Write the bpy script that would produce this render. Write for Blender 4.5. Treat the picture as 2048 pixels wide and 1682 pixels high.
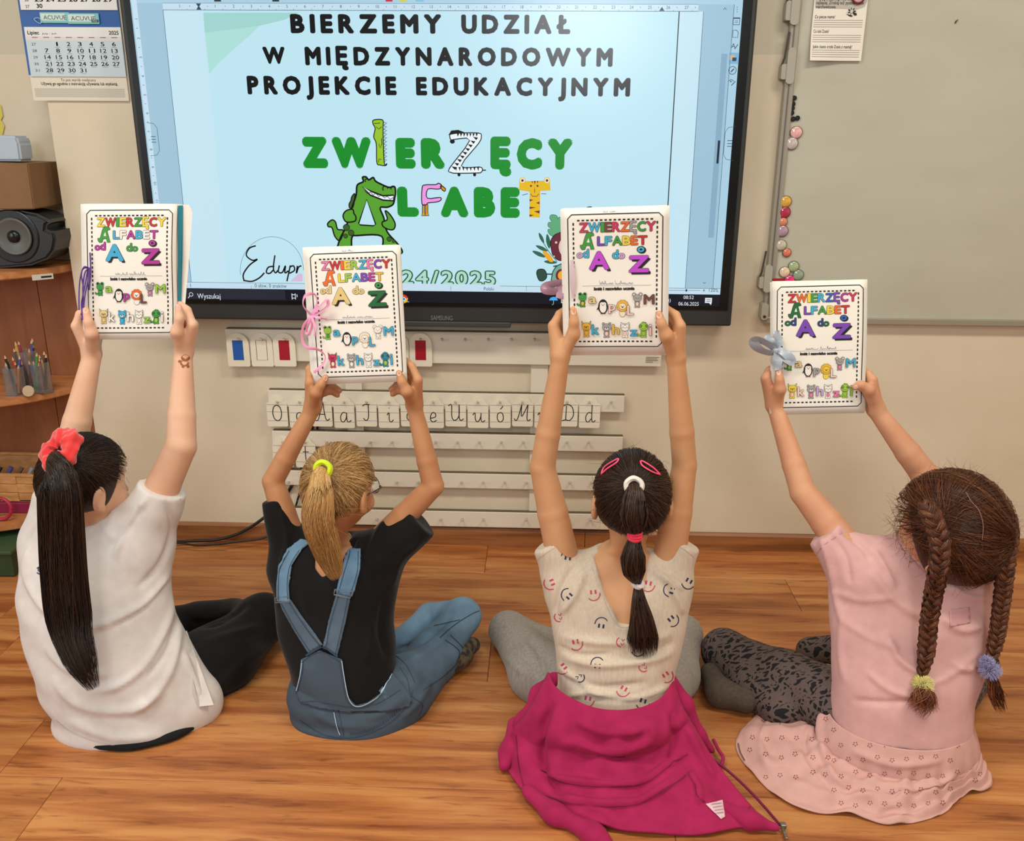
import bpy, bmesh, math, random
import numpy as np
from mathutils import Vector, Matrix
from mathutils.bvhtree import BVHTree
for o in list(bpy.data.objects): bpy.data.objects.remove(o)
C = bpy.context.scene.collection
PI = math.pi
# ---------------- camera ----------------
YAW, PIT, ROL, F = 0.03210968, 0.31475459, 0.00673718, 1800.0
CH = 1.32
def _rx(a): c, s = math.cos(a), math.sin(a); return np.array([[1,0,0],[0,c,-s],[0,s,c]])
def _rz(a): c, s = math.cos(a), math.sin(a); return np.array([[c,-s,0],[s,c,0],[0,0,1]])
RC = _rz(YAW) @ _rx(PI/2-PIT) @ _rz(ROL)
CP = np.array([0, 0, CH])
cam = bpy.data.cameras.new('camera'); cam.sensor_width = 36; cam.lens = F/2048*36; cam.clip_start = .05
co = bpy.data.objects.new('camera', cam); C.objects.link(co)
M4 = Matrix([list(RC[i])+[CP[i]] for i in range(3)]+[[0,0,0,1]]); co.matrix_world = M4
bpy.context.scene.camera = co
# ---------------- world, lights, exposure ----------------
sc = bpy.context.scene
vs = sc.view_settings; vs.view_transform = 'Standard'; vs.look = 'None'; vs.gamma = 1; vs.exposure = -0.11
w = bpy.data.worlds.new('world'); sc.world = w; w.use_nodes = True
w.node_tree.nodes['Background'].inputs[0].default_value = (1.0, .98, .93, 1)
w.node_tree.nodes['Background'].inputs[1].default_value = 0.16
def area(name, loc, rot, sx, sy, power, col):
    l = bpy.data.lights.new(name, 'AREA'); l.shape = 'RECTANGLE'; l.size = sx; l.size_y = sy; l.energy = power; l.color = col
    o = bpy.data.objects.new(name, l); C.objects.link(o); o.location = loc; o.rotation_euler = rot
    return o
WARM = (1, .92, .79)
area('ceiling_light', (-1.1, 1.0, 2.95), (0,0,0), 1.3, .35, 43, WARM)
area('ceiling_light', (1.3, 1.0, 2.95), (0,0,0), 1.3, .35, 43, WARM)
area('ceiling_light', (0.0, -1.4, 2.95), (0,0,0), 2.4, .5, 42, WARM)
area('window_light', (-3.2, -.3, 1.7), (0, math.radians(-90), 0), 1.5, 2.4, 50, (.80, .90, 1))
area('rear_window_light', (0.34, -3.6, 2.30), (math.radians(87), 0, 0), 1.0, .8, 52, (.92, .97, 1))
# ---------------- pixel <-> world helpers ----------------
def ray(px, py): return RC @ np.array([(px-1024)/F, -(py-841)/F, -1.0])
def at(px, py, Y): r = ray(px, py); return CP + r*(Y/r[1])
def onz(px, py, z=0.0): r = ray(px, py); return CP + r*((z-CH)/r[2])
def proj(P):
    q = (np.asarray(P, float)-CP) @ RC
    return np.stack([1024+F*q[..., 0]/-q[..., 2], 841-F*q[..., 1]/-q[..., 2]], -1)
W = 2.722            # wall plane
# ---------------- materials ----------------
def lin(c):
    c = np.asarray(c[:3], float)/255; return tuple(np.where(c <= .04045, c/12.92, ((c+.055)/1.055)**2.4))+(1,)
_m = {}
def mat(name, col, rough=.6, spec=.5, metal=0, emit=None, es=1.0, noise=None, bump=None, trans=0, sheen=0, alpha=1, coat=0, var=None):
    if name in _m: return _m[name]
    m = bpy.data.materials.new(name); m.use_nodes = True; nt = m.node_tree; b = nt.nodes['Principled BSDF']
    c = lin(col); b.inputs['Base Color'].default_value = c; b.inputs['Roughness'].default_value = rough
    b.inputs['Specular IOR Level'].default_value = spec; b.inputs['Metallic'].default_value = metal
    b.inputs['Transmission Weight'].default_value = trans; b.inputs['Sheen Weight'].default_value = sheen
    b.inputs['Coat Weight'].default_value = coat
    if sheen: b.inputs['Sheen Roughness'].default_value = .5
    if alpha < 1: b.inputs['Alpha'].default_value = alpha
    if emit is not None: b.inputs['Emission Color'].default_value = lin(emit); b.inputs['Emission Strength'].default_value = es
    tc = None
    def coord(scale):
        t = nt.nodes.new('ShaderNodeTexCoord'); mp = nt.nodes.new('ShaderNodeMapping'); mp.inputs['Scale'].default_value = scale
        nt.links.new(t.outputs['Object'], mp.inputs[0]); return mp.outputs[0]
    if noise:      # (scale xyz, color2, amount, detail)
        s, c2, amt = noise[:3]
        n = nt.nodes.new('ShaderNodeTexNoise'); n.inputs['Scale'].default_value = 1; n.inputs['Detail'].default_value = 5
        nt.links.new(coord(s), n.inputs['Vector'])
        r = nt.nodes.new('ShaderNodeValToRGB'); r.color_ramp.elements[0].position = .5-amt/2; r.color_ramp.elements[1].position = .5+amt/2
        r.color_ramp.elements[0].color = c; r.color_ramp.elements[1].color = lin(c2)
        nt.links.new(n.outputs['Fac'], r.inputs[0]); nt.links.new(r.outputs[0], b.inputs['Base Color'])
    if bump:       # (scale xyz, strength, distance)
        n = nt.nodes.new('ShaderNodeTexNoise'); n.inputs['Scale'].default_value = 1; n.inputs['Detail'].default_value = 3
        nt.links.new(coord(bump[0]), n.inputs['Vector'])
        bp = nt.nodes.new('ShaderNodeBump'); bp.inputs['Strength'].default_value = bump[1]; bp.inputs['Distance'].default_value = bump[2]
        nt.links.new(n.outputs['Fac'], bp.inputs['Height']); nt.links.new(bp.outputs[0], b.inputs['Normal'])
    _m[name] = m; return m
def wood(name, c1, c2, c3, rough=.35, sx=.9, sy=9, sz=9, contrast=1.0, fleck=0):
    if name in _m: return _m[name]
    m = bpy.data.materials.new(name); m.use_nodes = True; nt = m.node_tree; b = nt.nodes['Principled BSDF']; L = nt.links.new
    t = nt.nodes.new('ShaderNodeTexCoord'); oi = nt.nodes.new('ShaderNodeObjectInfo')
    ad = nt.nodes.new('ShaderNodeVectorMath'); ad.operation = 'ADD'
    ml = nt.nodes.new('ShaderNodeVectorMath'); ml.operation = 'SCALE'; ml.inputs[3].default_value = 37
    cb = nt.nodes.new('ShaderNodeCombineXYZ'); [L(oi.outputs['Random'], cb.inputs[i]) for i in range(3)]
    L(cb.outputs[0], ml.inputs[0]); L(t.outputs['Object'], ad.inputs[0]); L(ml.outputs[0], ad.inputs[1])
    mp = nt.nodes.new('ShaderNodeMapping'); mp.inputs['Scale'].default_value = (sx, sy, sz); L(ad.outputs[0], mp.inputs[0])
    n1 = nt.nodes.new('ShaderNodeTexNoise'); n1.inputs['Scale'].default_value = 1.6; n1.inputs['Detail'].default_value = 6; n1.inputs['Distortion'].default_value = .8
    n2 = nt.nodes.new('ShaderNodeTexNoise'); n2.inputs['Scale'].default_value = 10; n2.inputs['Detail'].default_value = 8; n2.inputs['Roughness'].default_value = .7
    L(mp.outputs[0], n1.inputs['Vector']); L(mp.outputs[0], n2.inputs['Vector'])
    mx = nt.nodes.new('ShaderNodeMath'); mx.operation = 'MULTIPLY_ADD'; mx.inputs[1].default_value = .34; L(n2.outputs['Fac'], mx.inputs[0]); L(n1.outputs['Fac'], mx.inputs[2])
    r = nt.nodes.new('ShaderNodeValToRGB'); e = r.color_ramp.elements; e[0].position = .67-.17*contrast; e[1].position = .67+.17*contrast
    e[0].color = lin(c1); e[1].color = lin(c3); k = e.new(.67); k.color = lin(c2)
    L(mx.outputs[0], r.inputs[0])
    col_ = r.outputs[0]
    if fleck:
        m3 = nt.nodes.new('ShaderNodeMapping'); m3.inputs['Scale'].default_value = (7, 60, 60); L(ad.outputs[0], m3.inputs[0])
        n3 = nt.nodes.new('ShaderNodeTexNoise'); n3.inputs['Scale'].default_value = 1; n3.inputs['Detail'].default_value = 3; n3.inputs['Distortion'].default_value = 1.2; L(m3.outputs[0], n3.inputs['Vector'])
        r3 = nt.nodes.new('ShaderNodeValToRGB'); r3.color_ramp.elements[0].position = .27; r3.color_ramp.elements[1].position = .42; r3.color_ramp.elements[0].color = (.45, .36, .30, 1); r3.color_ramp.elements[1].color = (1, 1, 1, 1); L(n3.outputs['Fac'], r3.inputs[0])
        mm = nt.nodes.new('ShaderNodeMixRGB'); mm.blend_type = 'MULTIPLY'; mm.inputs[0].default_value = fleck; L(col_, mm.inputs[1]); L(r3.outputs[0], mm.inputs[2]); col_ = mm.outputs[0]
    hs = nt.nodes.new('ShaderNodeHueSaturation'); vm = nt.nodes.new('ShaderNodeMapRange'); vm.inputs[3].default_value = .93; vm.inputs[4].default_value = 1.07
    L(oi.outputs['Random'], vm.inputs[0]); L(vm.outputs[0], hs.inputs['Value']); L(col_, hs.inputs['Color']); L(hs.outputs[0], b.inputs['Base Color'])
    b.inputs['Roughness'].default_value = rough
    bp = nt.nodes.new('ShaderNodeBump'); bp.inputs['Strength'].default_value = .12; bp.inputs['Distance'].default_value = .001; L(mx.outputs[0], bp.inputs['Height']); L(bp.outputs[0], b.inputs['Normal'])
    _m[name] = m; return m
# ---------------- object helpers ----------------
def tag(o, label=None, cat=None, group=None, kind=None):
    if label: o['label'] = label
    if cat: o['category'] = cat
    if group: o['group'] = group
    if kind: o['kind'] = kind
    return o
def empty(name, loc=(0,0,0), label=None, cat=None, group=None):
    o = bpy.data.objects.new(name, None); C.objects.link(o); o.location = loc; o.empty_display_size = .05
    return tag(o, label, cat, group)
def wloc(o):
    p = np.zeros(3)
    while o is not None: p = p+np.array(o.location); o = o.parent
    return p
def obj(name, verts, faces, m, parent=None, smooth=False, midx=None, loc=None):
    me = bpy.data.meshes.new(name)
    verts = np.asarray(verts, float)
    if loc is not None: verts = verts-np.asarray(loc)
    if parent: verts = verts-wloc(parent)
    me.from_pydata(verts.tolist(), [], [tuple(int(i) for i in f) for f in faces])
    for mm in (m if isinstance(m, (list, tuple)) else [m]): me.materials.append(mm)
    if midx is not None: me.polygons.foreach_set('material_index', list(midx))
    if smooth: me.polygons.foreach_set('use_smooth', [True]*len(me.polygons))
    me.update()
    o = bpy.data.objects.new(name, me); C.objects.link(o)
    if loc is not None: o.location = loc
    if parent: o.parent = parent
    return o
class MB:
    """collects shapes, then links them as one mesh object (world coordinates)"""
    def __init__(s): s.v = []; s.f = []; s.mi = []; s.mats = []; s.sm = False
    def mslot(s, m):
        if m not in s.mats: s.mats.append(m)
        return s.mats.index(m)
    def add(s, v, f, m=None):
        n = len(s.v); s.v.extend([tuple(map(float, p)) for p in v]); s.f.extend([tuple(int(i)+n for i in q) for q in f])
        k = s.mslot(m) if m is not None else 0
        s.mi.extend([k]*len(f)); return s
    def bm(s, b, m=None):
        b.verts.ensure_lookup_table(); r = s.add([v.co for v in b.verts], [[v.index for v in f.verts] for f in b.faces], m); b.free(); return r
    def box(s, lo, hi, m=None, bev=0, seg=2, rot=None, piv=None):
        b = bmesh.new(); bmesh.ops.create_cube(b, size=1)
        lo = Vector(lo); hi = Vector(hi); sz = hi-lo; c = (hi+lo)/2
        for v in b.verts: v.co = Vector((v.co.x*sz.x, v.co.y*sz.y, v.co.z*sz.z))
        if bev: bmesh.ops.bevel(b, geom=b.edges[:], offset=min(bev, .49*min(abs(sz.x), abs(sz.y), abs(sz.z))), segments=seg, affect='EDGES', profile=.5)
        if rot is not None: bmesh.ops.rotate(b, verts=b.verts, matrix=rot)
        for v in b.verts: v.co += c
        return s.bm(b, m)
    def tube(s, pts, r, m=None, n=8, cap=True):
        pts = [np.asarray(p, float) for p in pts]; N = len(pts); rr = r if hasattr(r, '__len__') else [r]*N
        vs_, fs = [], []; up = None
        for i, p in enumerate(pts):
            t = pts[min(i+1, N-1)]-pts[max(i-1, 0)]; t = t/(np.linalg.norm(t)+1e-12)
            if up is None: up = np.array([0, 0, 1.]) if abs(t[2]) < .9 else np.array([1., 0, 0])
            a = np.cross(t, up); a /= np.linalg.norm(a)+1e-12; b = np.cross(a, t); up = b
            for k in range(n):
                th = 2*PI*k/n; vs_.append(p+rr[i]*(math.cos(th)*a+math.sin(th)*b))
        for i in range(N-1):
            for k in range(n): fs.append((i*n+k, i*n+(k+1) % n, (i+1)*n+(k+1) % n, (i+1)*n+k))
        if cap: fs.append(tuple(range(n-1, -1, -1))); fs.append(tuple((N-1)*n+k for k in range(n)))
        return s.add(vs_, fs, m)
    def prism(s, poly, y0, y1, m=None):   # polygon in (x,z), extruded along y ; y0 = front (towards camera)
        n = len(poly); v = [(x, y0, z) for x, z in poly]+[(x, y1, z) for x, z in poly]
        f = [tuple(range(n)), tuple(range(2*n-1, n-1, -1))]+[(i, i+n, (i+1) % n+n, (i+1) % n) for i in range(n)]
        return s.add(v, f, m)
    def lathe(s, prof, c, ax, m=None, n=24):   # prof [(r,h)], around axis ax from c
        ax = np.asarray(ax, float); ax /= np.linalg.norm(ax); u = np.cross(ax, [0, 0, 1.] if abs(ax[2]) < .9 else [1., 0, 0]); u /= np.linalg.norm(u); v_ = np.cross(ax, u)
        vs_ = [np.asarray(c)+ax*h+r*(math.cos(2*PI*k/n)*u+math.sin(2*PI*k/n)*v_) for r, h in prof for k in range(n)]
        fs = [(i*n+k, (i+1)*n+k, (i+1)*n+(k+1) % n, i*n+(k+1) % n) for i in range(len(prof)-1) for k in range(n)]
        fs += [tuple(range(n)), tuple((len(prof)-1)*n+k for k in range(n-1, -1, -1))]
        return s.add(vs_, fs, m)
    def build(s, name, m=None, parent=None, smooth=False, loc=None):
        return obj(name, s.v, s.f, s.mats if s.mats else m, parent, smooth, s.mi if s.mats else None, loc)
def rrect(x0, z0, x1, z1, r, n=5):
    out = []
    for cx, cz, a0 in ((x1-r, z1-r, 0), (x0+r, z1-r, 90), (x0+r, z0+r, 180), (x1-r, z0+r, 270)):
        for k in range(n+1):
            a = math.radians(a0+90*k/n); out.append((cx+r*math.cos(a), cz+r*math.sin(a)))
    return out
# ---------------- text ----------------
_tx = {}
def glyphs(txt, off=0.0, res=3):
    k = (txt, off, res)
    if k in _tx: return _tx[k]
    cu = bpy.data.curves.new('t', 'FONT'); cu.body = txt; cu.offset = off; cu.resolution_u = res; cu.fill_mode = 'FRONT'
    o = bpy.data.objects.new('t', cu); C.objects.link(o)
    me = bpy.data.meshes.new_from_object(o.evaluated_get(bpy.context.evaluated_depsgraph_get()))
    v = np.array([q.co[:2] for q in me.vertices]); f = [tuple(p.vertices) for p in me.polygons]
    bpy.data.objects.remove(o); bpy.data.curves.remove(cu); bpy.data.meshes.remove(me)
    if len(v) == 0: v = np.zeros((1, 2)); f = []
    _tx[k] = (v, f); return _tx[k]
HCAP = None
class Plane2D:
    """flat print on a plane: P(u,v,layer) -> world"""
    def __init__(s, P, du=.00022): s.P = P; s.mb = MB(); s.lay = 0; s.du = du
    def up(s): s.lay += 1
    cnt = 0
    def h(s): s.cnt += 1; return s.lay*s.du+(s.cnt % 36)*5e-6      # prints never share one plane
    def poly(s, pts, m):
        d = s.h(); s.mb.add([s.P(u, v, d) for u, v in pts], [tuple(range(len(pts)))], m)
    def tris(s, v, f, m):
        d = s.h(); s.mb.add([s.P(u, q, d) for u, q in v], f, m)
    def rect(s, u0, v0, u1, v1, m): s.poly([(u0, v0), (u1, v0), (u1, v1), (u0, v1)], m)
    def ell(s, cu, cv, ru, rv, m, n=20, a=0, rot=0):
        s.poly([(cu+ru*math.cos(t)*math.cos(rot)-rv*math.sin(t)*math.sin(rot), cv+ru*math.cos(t)*math.sin(rot)+rv*math.sin(t)*math.cos(rot)) for t in [2*PI*k/n for k in range(n)]], m)
    def line(s, pts, wd, m, closed=False):
        pts = [np.array(p, float) for p in pts]; n = len(pts)
        L, Rr = [], []
        for i, p in enumerate(pts):
            if closed: t = pts[(i+1) % n]-pts[i-1]
            else: t = pts[min(i+1, n-1)]-pts[max(i-1, 0)]
            t = t/(np.linalg.norm(t)+1e-9); nn = np.array([-t[1], t[0]])*wd/2; L.append(p+nn); Rr.append(p-nn)
        fs = [(i, n+i, n+(i+1) % n, (i+1) % n) for i in range(n if closed else n-1)]
        s.tris(L+Rr, fs, m)
    def text(s, txt, u0, v0, u1, cap, m, off=.0, res=3, u1fit=True, slant=0):
        v, f = glyphs(txt, 0, res)
        if not f: return
        if off > 0:
            n_ = len(v); v = np.concatenate([v+off*np.array(d) for d in ((-1, -1), (1, -1), (1, 1), (-1, 1))]); f = [tuple(i+n_*j for i in q) for j in range(4) for q in f]
        off = max(off, 0); h = .729+2*off; lo = v[:, 0].min(); wd = v[:, 0].max()-lo
        sx = (u1-u0)/wd if u1 is not None else cap/h*1.0; sy = cap/h
        q = np.stack([u0+(v[:, 0]-lo)*sx+slant*v[:, 1]*sy, v0+(v[:, 1]+off)*sy], 1); s.tris(q, f, m)
    def letters(s, txt, u0, v0, u1, cap, ms, off=.05, gap=.12, outline=None, oo=.0, sq=1):
        """letters fitted side by side; ms: list of materials"""
        ws = []; k = 0; x = 0
        for c in txt:
            if c == ' ': ws.append(.55); continue
            v = glyphs(c)[0]; ws.append(v[:, 0].max()-v[:, 0].min()+2*off)
        tot = sum(ws)+gap*(len(txt)-1); sx = (u1-u0)/tot; h = .729+2*off; sy = cap/h
        for c, w_ in zip(txt, ws):
            if c != ' ':
                v, f = glyphs(c); cx = (v[:, 0].min()+v[:, 0].max())/2; b = np.stack([u0+(x+w_/2+(v[:, 0]-cx))*sx, v0+(v[:, 1]+off)*sy], 1)
                def fat(r, m):
                    for rr in ((r, r*.5) if r > .05 else (r,)):
                        for a in range(12): s.tris(b+rr*np.array([math.cos(a*PI/6)*sx, math.sin(a*PI/6)*sy]), f, m)
                if outline is not None: fat(off+oo, outline); s.up(); fat(off, ms[k % len(ms)]); s.lay -= 1
                else: fat(off, ms[k % len(ms)]); s.tris(b, f, ms[k % len(ms)])
                k += 1
            x += w_+gap
    def build(s, name, parent=None): return s.mb.build(name, None, parent)
def spline(pts, n=8, closed=False):
    P = [np.array(p, float) for p in pts]; N = len(P); out = []
    rng = range(N if closed else N-1)
    for i in rng:
        if closed: a, b, c, d = P[i-1], P[i], P[(i+1) % N], P[(i+2) % N]
        else: a, b, c, d = P[max(i-1, 0)], P[i], P[i+1], P[min(i+2, N-1)]
        for k in range(n):
            t = k/n; out.append(.5*((2*b)+(-a+c)*t+(2*a-5*b+4*c-d)*t*t+(-a+3*b-3*c+d)*t**3))
    if not closed: out.append(P[-1])
    return out
# ================= SETTING =================
cream = (226, 212, 186)
def wall_mat():
    m = bpy.data.materials.new('painted_wall'); m.use_nodes = True; nt = m.node_tree; L = nt.links.new; b = nt.nodes['Principled BSDF']
    g = nt.nodes.new('ShaderNodeNewGeometry'); sx = nt.nodes.new('ShaderNodeSeparateXYZ'); L(g.outputs['Position'], sx.inputs[0])
    zb = at(1500, 109, W)[2]
    cmp_ = nt.nodes.new('ShaderNodeMath'); cmp_.operation = 'GREATER_THAN'; cmp_.inputs[1].default_value = float(zb); L(sx.outputs[2], cmp_.inputs[0])
    n = nt.nodes.new('ShaderNodeTexNoise'); n.inputs['Scale'].default_value = 3.5; n.inputs['Detail'].default_value = 6; L(g.outputs['Position'], n.inputs['Vector'])
    r = nt.nodes.new('ShaderNodeValToRGB'); r.color_ramp.elements[0].color = lin((214, 201, 174)); r.color_ramp.elements[1].color = lin((223, 210, 186)); r.color_ramp.elements[0].position = .3; r.color_ramp.elements[1].position = .6
    L(n.outputs['Fac'], r.inputs[0])
    mx = nt.nodes.new('ShaderNodeMixRGB'); L(cmp_.outputs[0], mx.inputs[0]); L(r.outputs[0], mx.inputs[1]); mx.inputs[2].default_value = lin((204, 197, 174)); L(mx.outputs[0], b.inputs['Base Color'])
    b.inputs['Roughness'].default_value = .55
    n2 = nt.nodes.new('ShaderNodeTexNoise'); n2.inputs['Scale'].default_value = 60; n2.inputs['Detail'].default_value = 4; L(g.outputs['Position'], n2.inputs['Vector'])
    bp = nt.nodes.new('ShaderNodeBump'); bp.inputs['Strength'].default_value = .25; bp.inputs['Distance'].default_value = .002; L(n2.outputs['Fac'], bp.inputs['Height']); L(bp.outputs[0], b.inputs['Normal'])
    return m
WM = wall_mat()
# front wall, floor, side and rear shell
XA = float(at(95, 202, W)[0])
tag(MB().box((XA, W, -.05), (3.3, W+.20, 3.0)).build('wall_front', WM), kind='structure')
tag(MB().box((-3.5, W+.12, -.05), (XA, W+.20, 3.0)).build('wall_alcove', WM), kind='structure')
tag(MB().box((3.3, -3.8, -.05), (3.4, W+.2, 3.0)).build('wall_right', WM), kind='structure'); tag(MB().box((-3.5, -3.8, -.05), (-3.4, W+.2, 3.0)).build('wall_left', WM), kind='structure')
FM = wood('floor_laminate', (146, 82, 40), (180, 112, 60), (200, 138, 80), fleck=.75, rough=.42, sx=.9, sy=11, sz=11, contrast=.95)
fl = tag(MB().box((-3.5, -3.8, -.06), (3.3, W+.12, -.0105)).build('floor', mat('subfloor', (90, 60, 38), .8)), kind='structure')
random.seed(4)
yy = W+.181; row = 0; plank = {}
while yy > -.6:
    x0 = -2.6 - random.random()*1.2
    while x0 < 3.2:
        if x0+1.28 > -2.7:
            k = 'p'
            if k not in plank:
                o = MB().box((-.6395, -.0960, -.010), (.6395, .0960, 0), bev=.0009, seg=1).build('plank', FM); plank[k] = o.data
            else:
                o = bpy.data.objects.new('plank', plank[k]); C.objects.link(o)
            o.location = (x0+.64, yy-.0965, 0); o.parent = fl
        x0 += 1.28
    yy -= .193; row += 1
# baseboard
BBM = wood('baseboard_wood', (112, 66, 34), (148, 94, 52), (168, 112, 66), rough=.4, sx=.9, sy=14, sz=14)
zt = at(1395, 1067, W-.014)[2]
bb = MB()
prof = [(0, 0), (0, zt), (-.008, zt), (-.014, zt-.008), (-.014, 0)]
xl, xr = -3.3, 3.3
for x0, x1 in ((XA, at(1170, 1060, W)[0]-.001), (at(1170, 1060, W)[0]+.001, 3.3)):
    n = len(prof); bb.add([(x0, W+a, b) for a, b in prof]+[(x1, W+a, b) for a, b in prof], [tuple(range(n-1, -1, -1)), tuple(range(n, 2*n))]+[(i, (i+1) % n, (i+1) % n+n, i+n) for i in range(n)])
tag(bb.build('baseboard_front', BBM), kind='structure')
tag(MB().box((-3.3, W+.106, 0), (XA, W+.12, zt)).build('baseboard_alcove', BBM), kind='structure')
# ================= INTERACTIVE DISPLAY =================
TY = W-.095
def T(px, py, d=0.0): p = at(px, py, TY-d); return (p[0], p[2])
black = mat('display_black_glass', (10, 10, 11), .22)
frm = mat('display_frame_grey', (44, 46, 46), .42, bump=((200, 200, 200), .05, .0005))
tvL = T(314, 650)[0]; tvR = T(1462, 654)[0]; tvB = T(1462, 653)[1]; tvT = tvB+.99
sxL = T(307, 400)[0]; sxR = T(1438, 608)[0]; szB = T(1438, 612)[1]; szT = tvT-.03
gl = T(1200, 617)[1]
tv = empty('interactive_display', ((tvL+tvR)/2, TY, tvB), 'large black interactive touch display showing a lettered project page, mounted on the wall', 'display')
b = MB().box((tvL, TY, tvB), (tvR, W-.012, tvT), bev=.006)
b.build('housing', frm, tv)
MB().box((tvL+.014, TY-.004, gl), (tvR-.014, TY+.001, tvT-.01), bev=.001).build('glass', black, tv)
MB().box((T(800, 640)[0]-.25, TY-.006, tvB-.012), (T(800, 640)[0]+.33, TY+.04, tvB+.004), bev=.003).build('sensor_bar', mat('sensor_bar', (58, 58, 56), .5), tv)
for kx in (-.4, .4): MB().box((tvL/2+tvR/2+kx-.05, W-.015, tvB+.2), (tvL/2+tvR/2+kx+.05, W-.0005, tvB+.75)).build('wall_bracket', frm, tv)
p = Plane2D(lambda u, v, d: (u, TY-.0008-d, v))
a0 = T(862, 640); a1 = T(905, 631)
p.text('SAMSUNG', a0[0], a0[1]+.0, a1[0], a1[1]-a0[1], mat('logo_grey', (124, 124, 120), .4), off=0)
p.build('wordmark', tv)
SES = 1.08
def scr(name, c, es=1.0): return mat('screen_'+name, (4, 4, 5), .235, .5, emit=c, es=es*SES)
S = Plane2D(lambda u, v, d: (u, TY-.0045-d, v), du=.00022)
s_bg = scr('window', (158, 194, 214)); s_page = scr('page', (196, 228, 242)); s_page2 = scr('page_image', (190, 228, 241)); s_tool = scr('toolbar', (170, 206, 226))
s_task = scr('taskbar', (13, 19, 32)); s_ink = scr('ink', (6, 6, 8)); s_dk = scr('dark_line', (45, 70, 84)); s_green = scr('green', (18, 140, 40)); s_mint = scr('mint', (160, 212, 206)); s_mint2 = scr('mint_light', (172, 222, 216))
s_wht = scr('white', (236, 246, 250)); s_stat = scr('status', (196, 222, 238))
def R2(x0, y0, x1, y1, m): a = T(x0, y0); c = T(x1, y1); S.rect(a[0], c[1], c[0], a[1], m)
# true vertical on-screen borders are taken at one height each
S.rect(sxL, szB, sxR, szT, s_bg)
S.up()
zr0 = T(900, 22)[1]; zrt = T(900, 8)[1]; ztool = T(900, 8)[1]
S.rect(sxL, ztool, sxR, szT, s_tool)
pgL = T(328, 22)[0]; pgR = T(1388, 300)[0]; imL = T(408, 30)[0]; imR = T(1330, 500)[0]; zst = T(900, 570)[1]; ztk = T(900, 582)[1]
S.rect(pgL, zst, pgR, zr0, s_page); S.up()
S.rect(imL, zst, imR, zr0, s_page2); S.up()
S.rect(sxL, ztk, sxR, zst, s_stat); S.up(); S.rect(sxL, szB, sxR, ztk, s_task)
S.rect(T(1447, 300)[0]+.0, zst, sxR, ztool, s_tool)                       # sidebar
S.rect(T(1437, 200)[0]-.002, T(1416, 475)[1], T(1437, 200)[0]+.014, T(1450, 108)[1], scr('scrollbar', (136, 172, 196)))
S.up()
# green corner waves
zt0 = zr0
S.tris([T(408, 26), T(600, 26), T(570, 40), T(520, 52), T(460, 60), T(411, 66)], [(0, 1, 2, 3, 4, 5)], s_mint)
q = [T(411, 66), T(460, 60), T(520, 52), T(500, 72), T(470, 98), T(440, 125), T(420, 148)]
S.tris(q, [tuple(range(len(q)))], s_mint2)
# rulers
S.rect(pgL, zr0, T(1396, 20)[0], zrt, s_stat)
S.up()
u1 = (T(1371.6, 16)[0]-T(434.6, 16)[0])/26; ux0 = T(434.6, 16)[0]-u1
for k in range(-1, 28):
    if k: S.text(str(abs(k)), ux0+k*u1-.004, zr0+.006, None, .008, s_dk)
    S.rect(ux0+(k+.5)*u1-.0006, zr0+.008, ux0+(k+.5)*u1+.0006, zr0+.011, s_dk)
    S.rect(ux0+(k+.33)*u1-.0006, zr0+.001, ux0+(k+.33)*u1+.0006, zr0+.003, s_dk)
S.line([(pgL, zr0), (T(1396, 20)[0], zr0)], .0012, s_dk); S.line([(pgL, zrt), (T(1396, 20)[0], zrt)], .0008, s_dk)
for xx in (ux0, T(1323, 22)[0]):
    S.tris([(xx-.007, zr0+.001), (xx+.007, zr0+.001), (xx, zr0+.011)], [(0, 1, 2)], s_dk)
S.tris([(ux0-.007, zrt-.001), (ux0+.007, zrt-.001), (ux0, zrt-.011)], [(0, 1, 2)], s_dk)
vz0 = T(278, 37.6)[1]+u1; vl = T(300, 200)[0]
S.rect(sxL+.004, zst, sxL+.018, vz0, s_stat); S.up()
for k in range(1, 16):
    z = vz0-k*u1
    if z > zst+.02:
        v_, f_ = glyphs(str(k)); q_ = np.stack([sxL+.016-v_[:, 1]*.011, z-.004+v_[:, 0]*.011], 1); S.tris(q_, f_, s_dk)
        S.rect(sxL+.009, z-u1/2-.0006, sxL+.013, z-u1/2+.0006, s_dk)
S.line([(pgL, zst), (pgL, zr0)], .0012, s_dk); S.line([(imR, zst), (imR, zr0)], .0028, s_ink); S.line([(pgR, zst), (pgR, zr0)], .0012, s_dk)
S.line([(sxL, zst), (sxR, zst)], .0010, s_dk)
xs_ = T(1450, 300)[0]; S.line([(xs_-.006, zst), (xs_-.006, ztool)], .001, s_dk)
# side handles
for cx_, dd in ((sxL+.022, 1), (T(1458, 287)[0], -1)):
    zc_ = T(1458, 287)[1]; S.line([(cx_-dd*.014, zc_+.045), (cx_+dd*.006, zc_+.042), (cx_+dd*.014, zc_+.03), (cx_+dd*.014, zc_-.03), (cx_+dd*.006, zc_-.042), (cx_-dd*.014, zc_-.045)], .0012, s_dk)
    for k in (-1, 0, 1): S.rect(cx_-.006, zc_+k*.0075-.0009, cx_+.007, zc_+k*.0075+.0009, s_dk)
S.rect(T(1436, 300)[0]-.003, T(1436, 327)[1], T(1436, 300)[0]+.003, T(1436, 281)[1], scr('slider', (24, 34, 50)))
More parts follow.
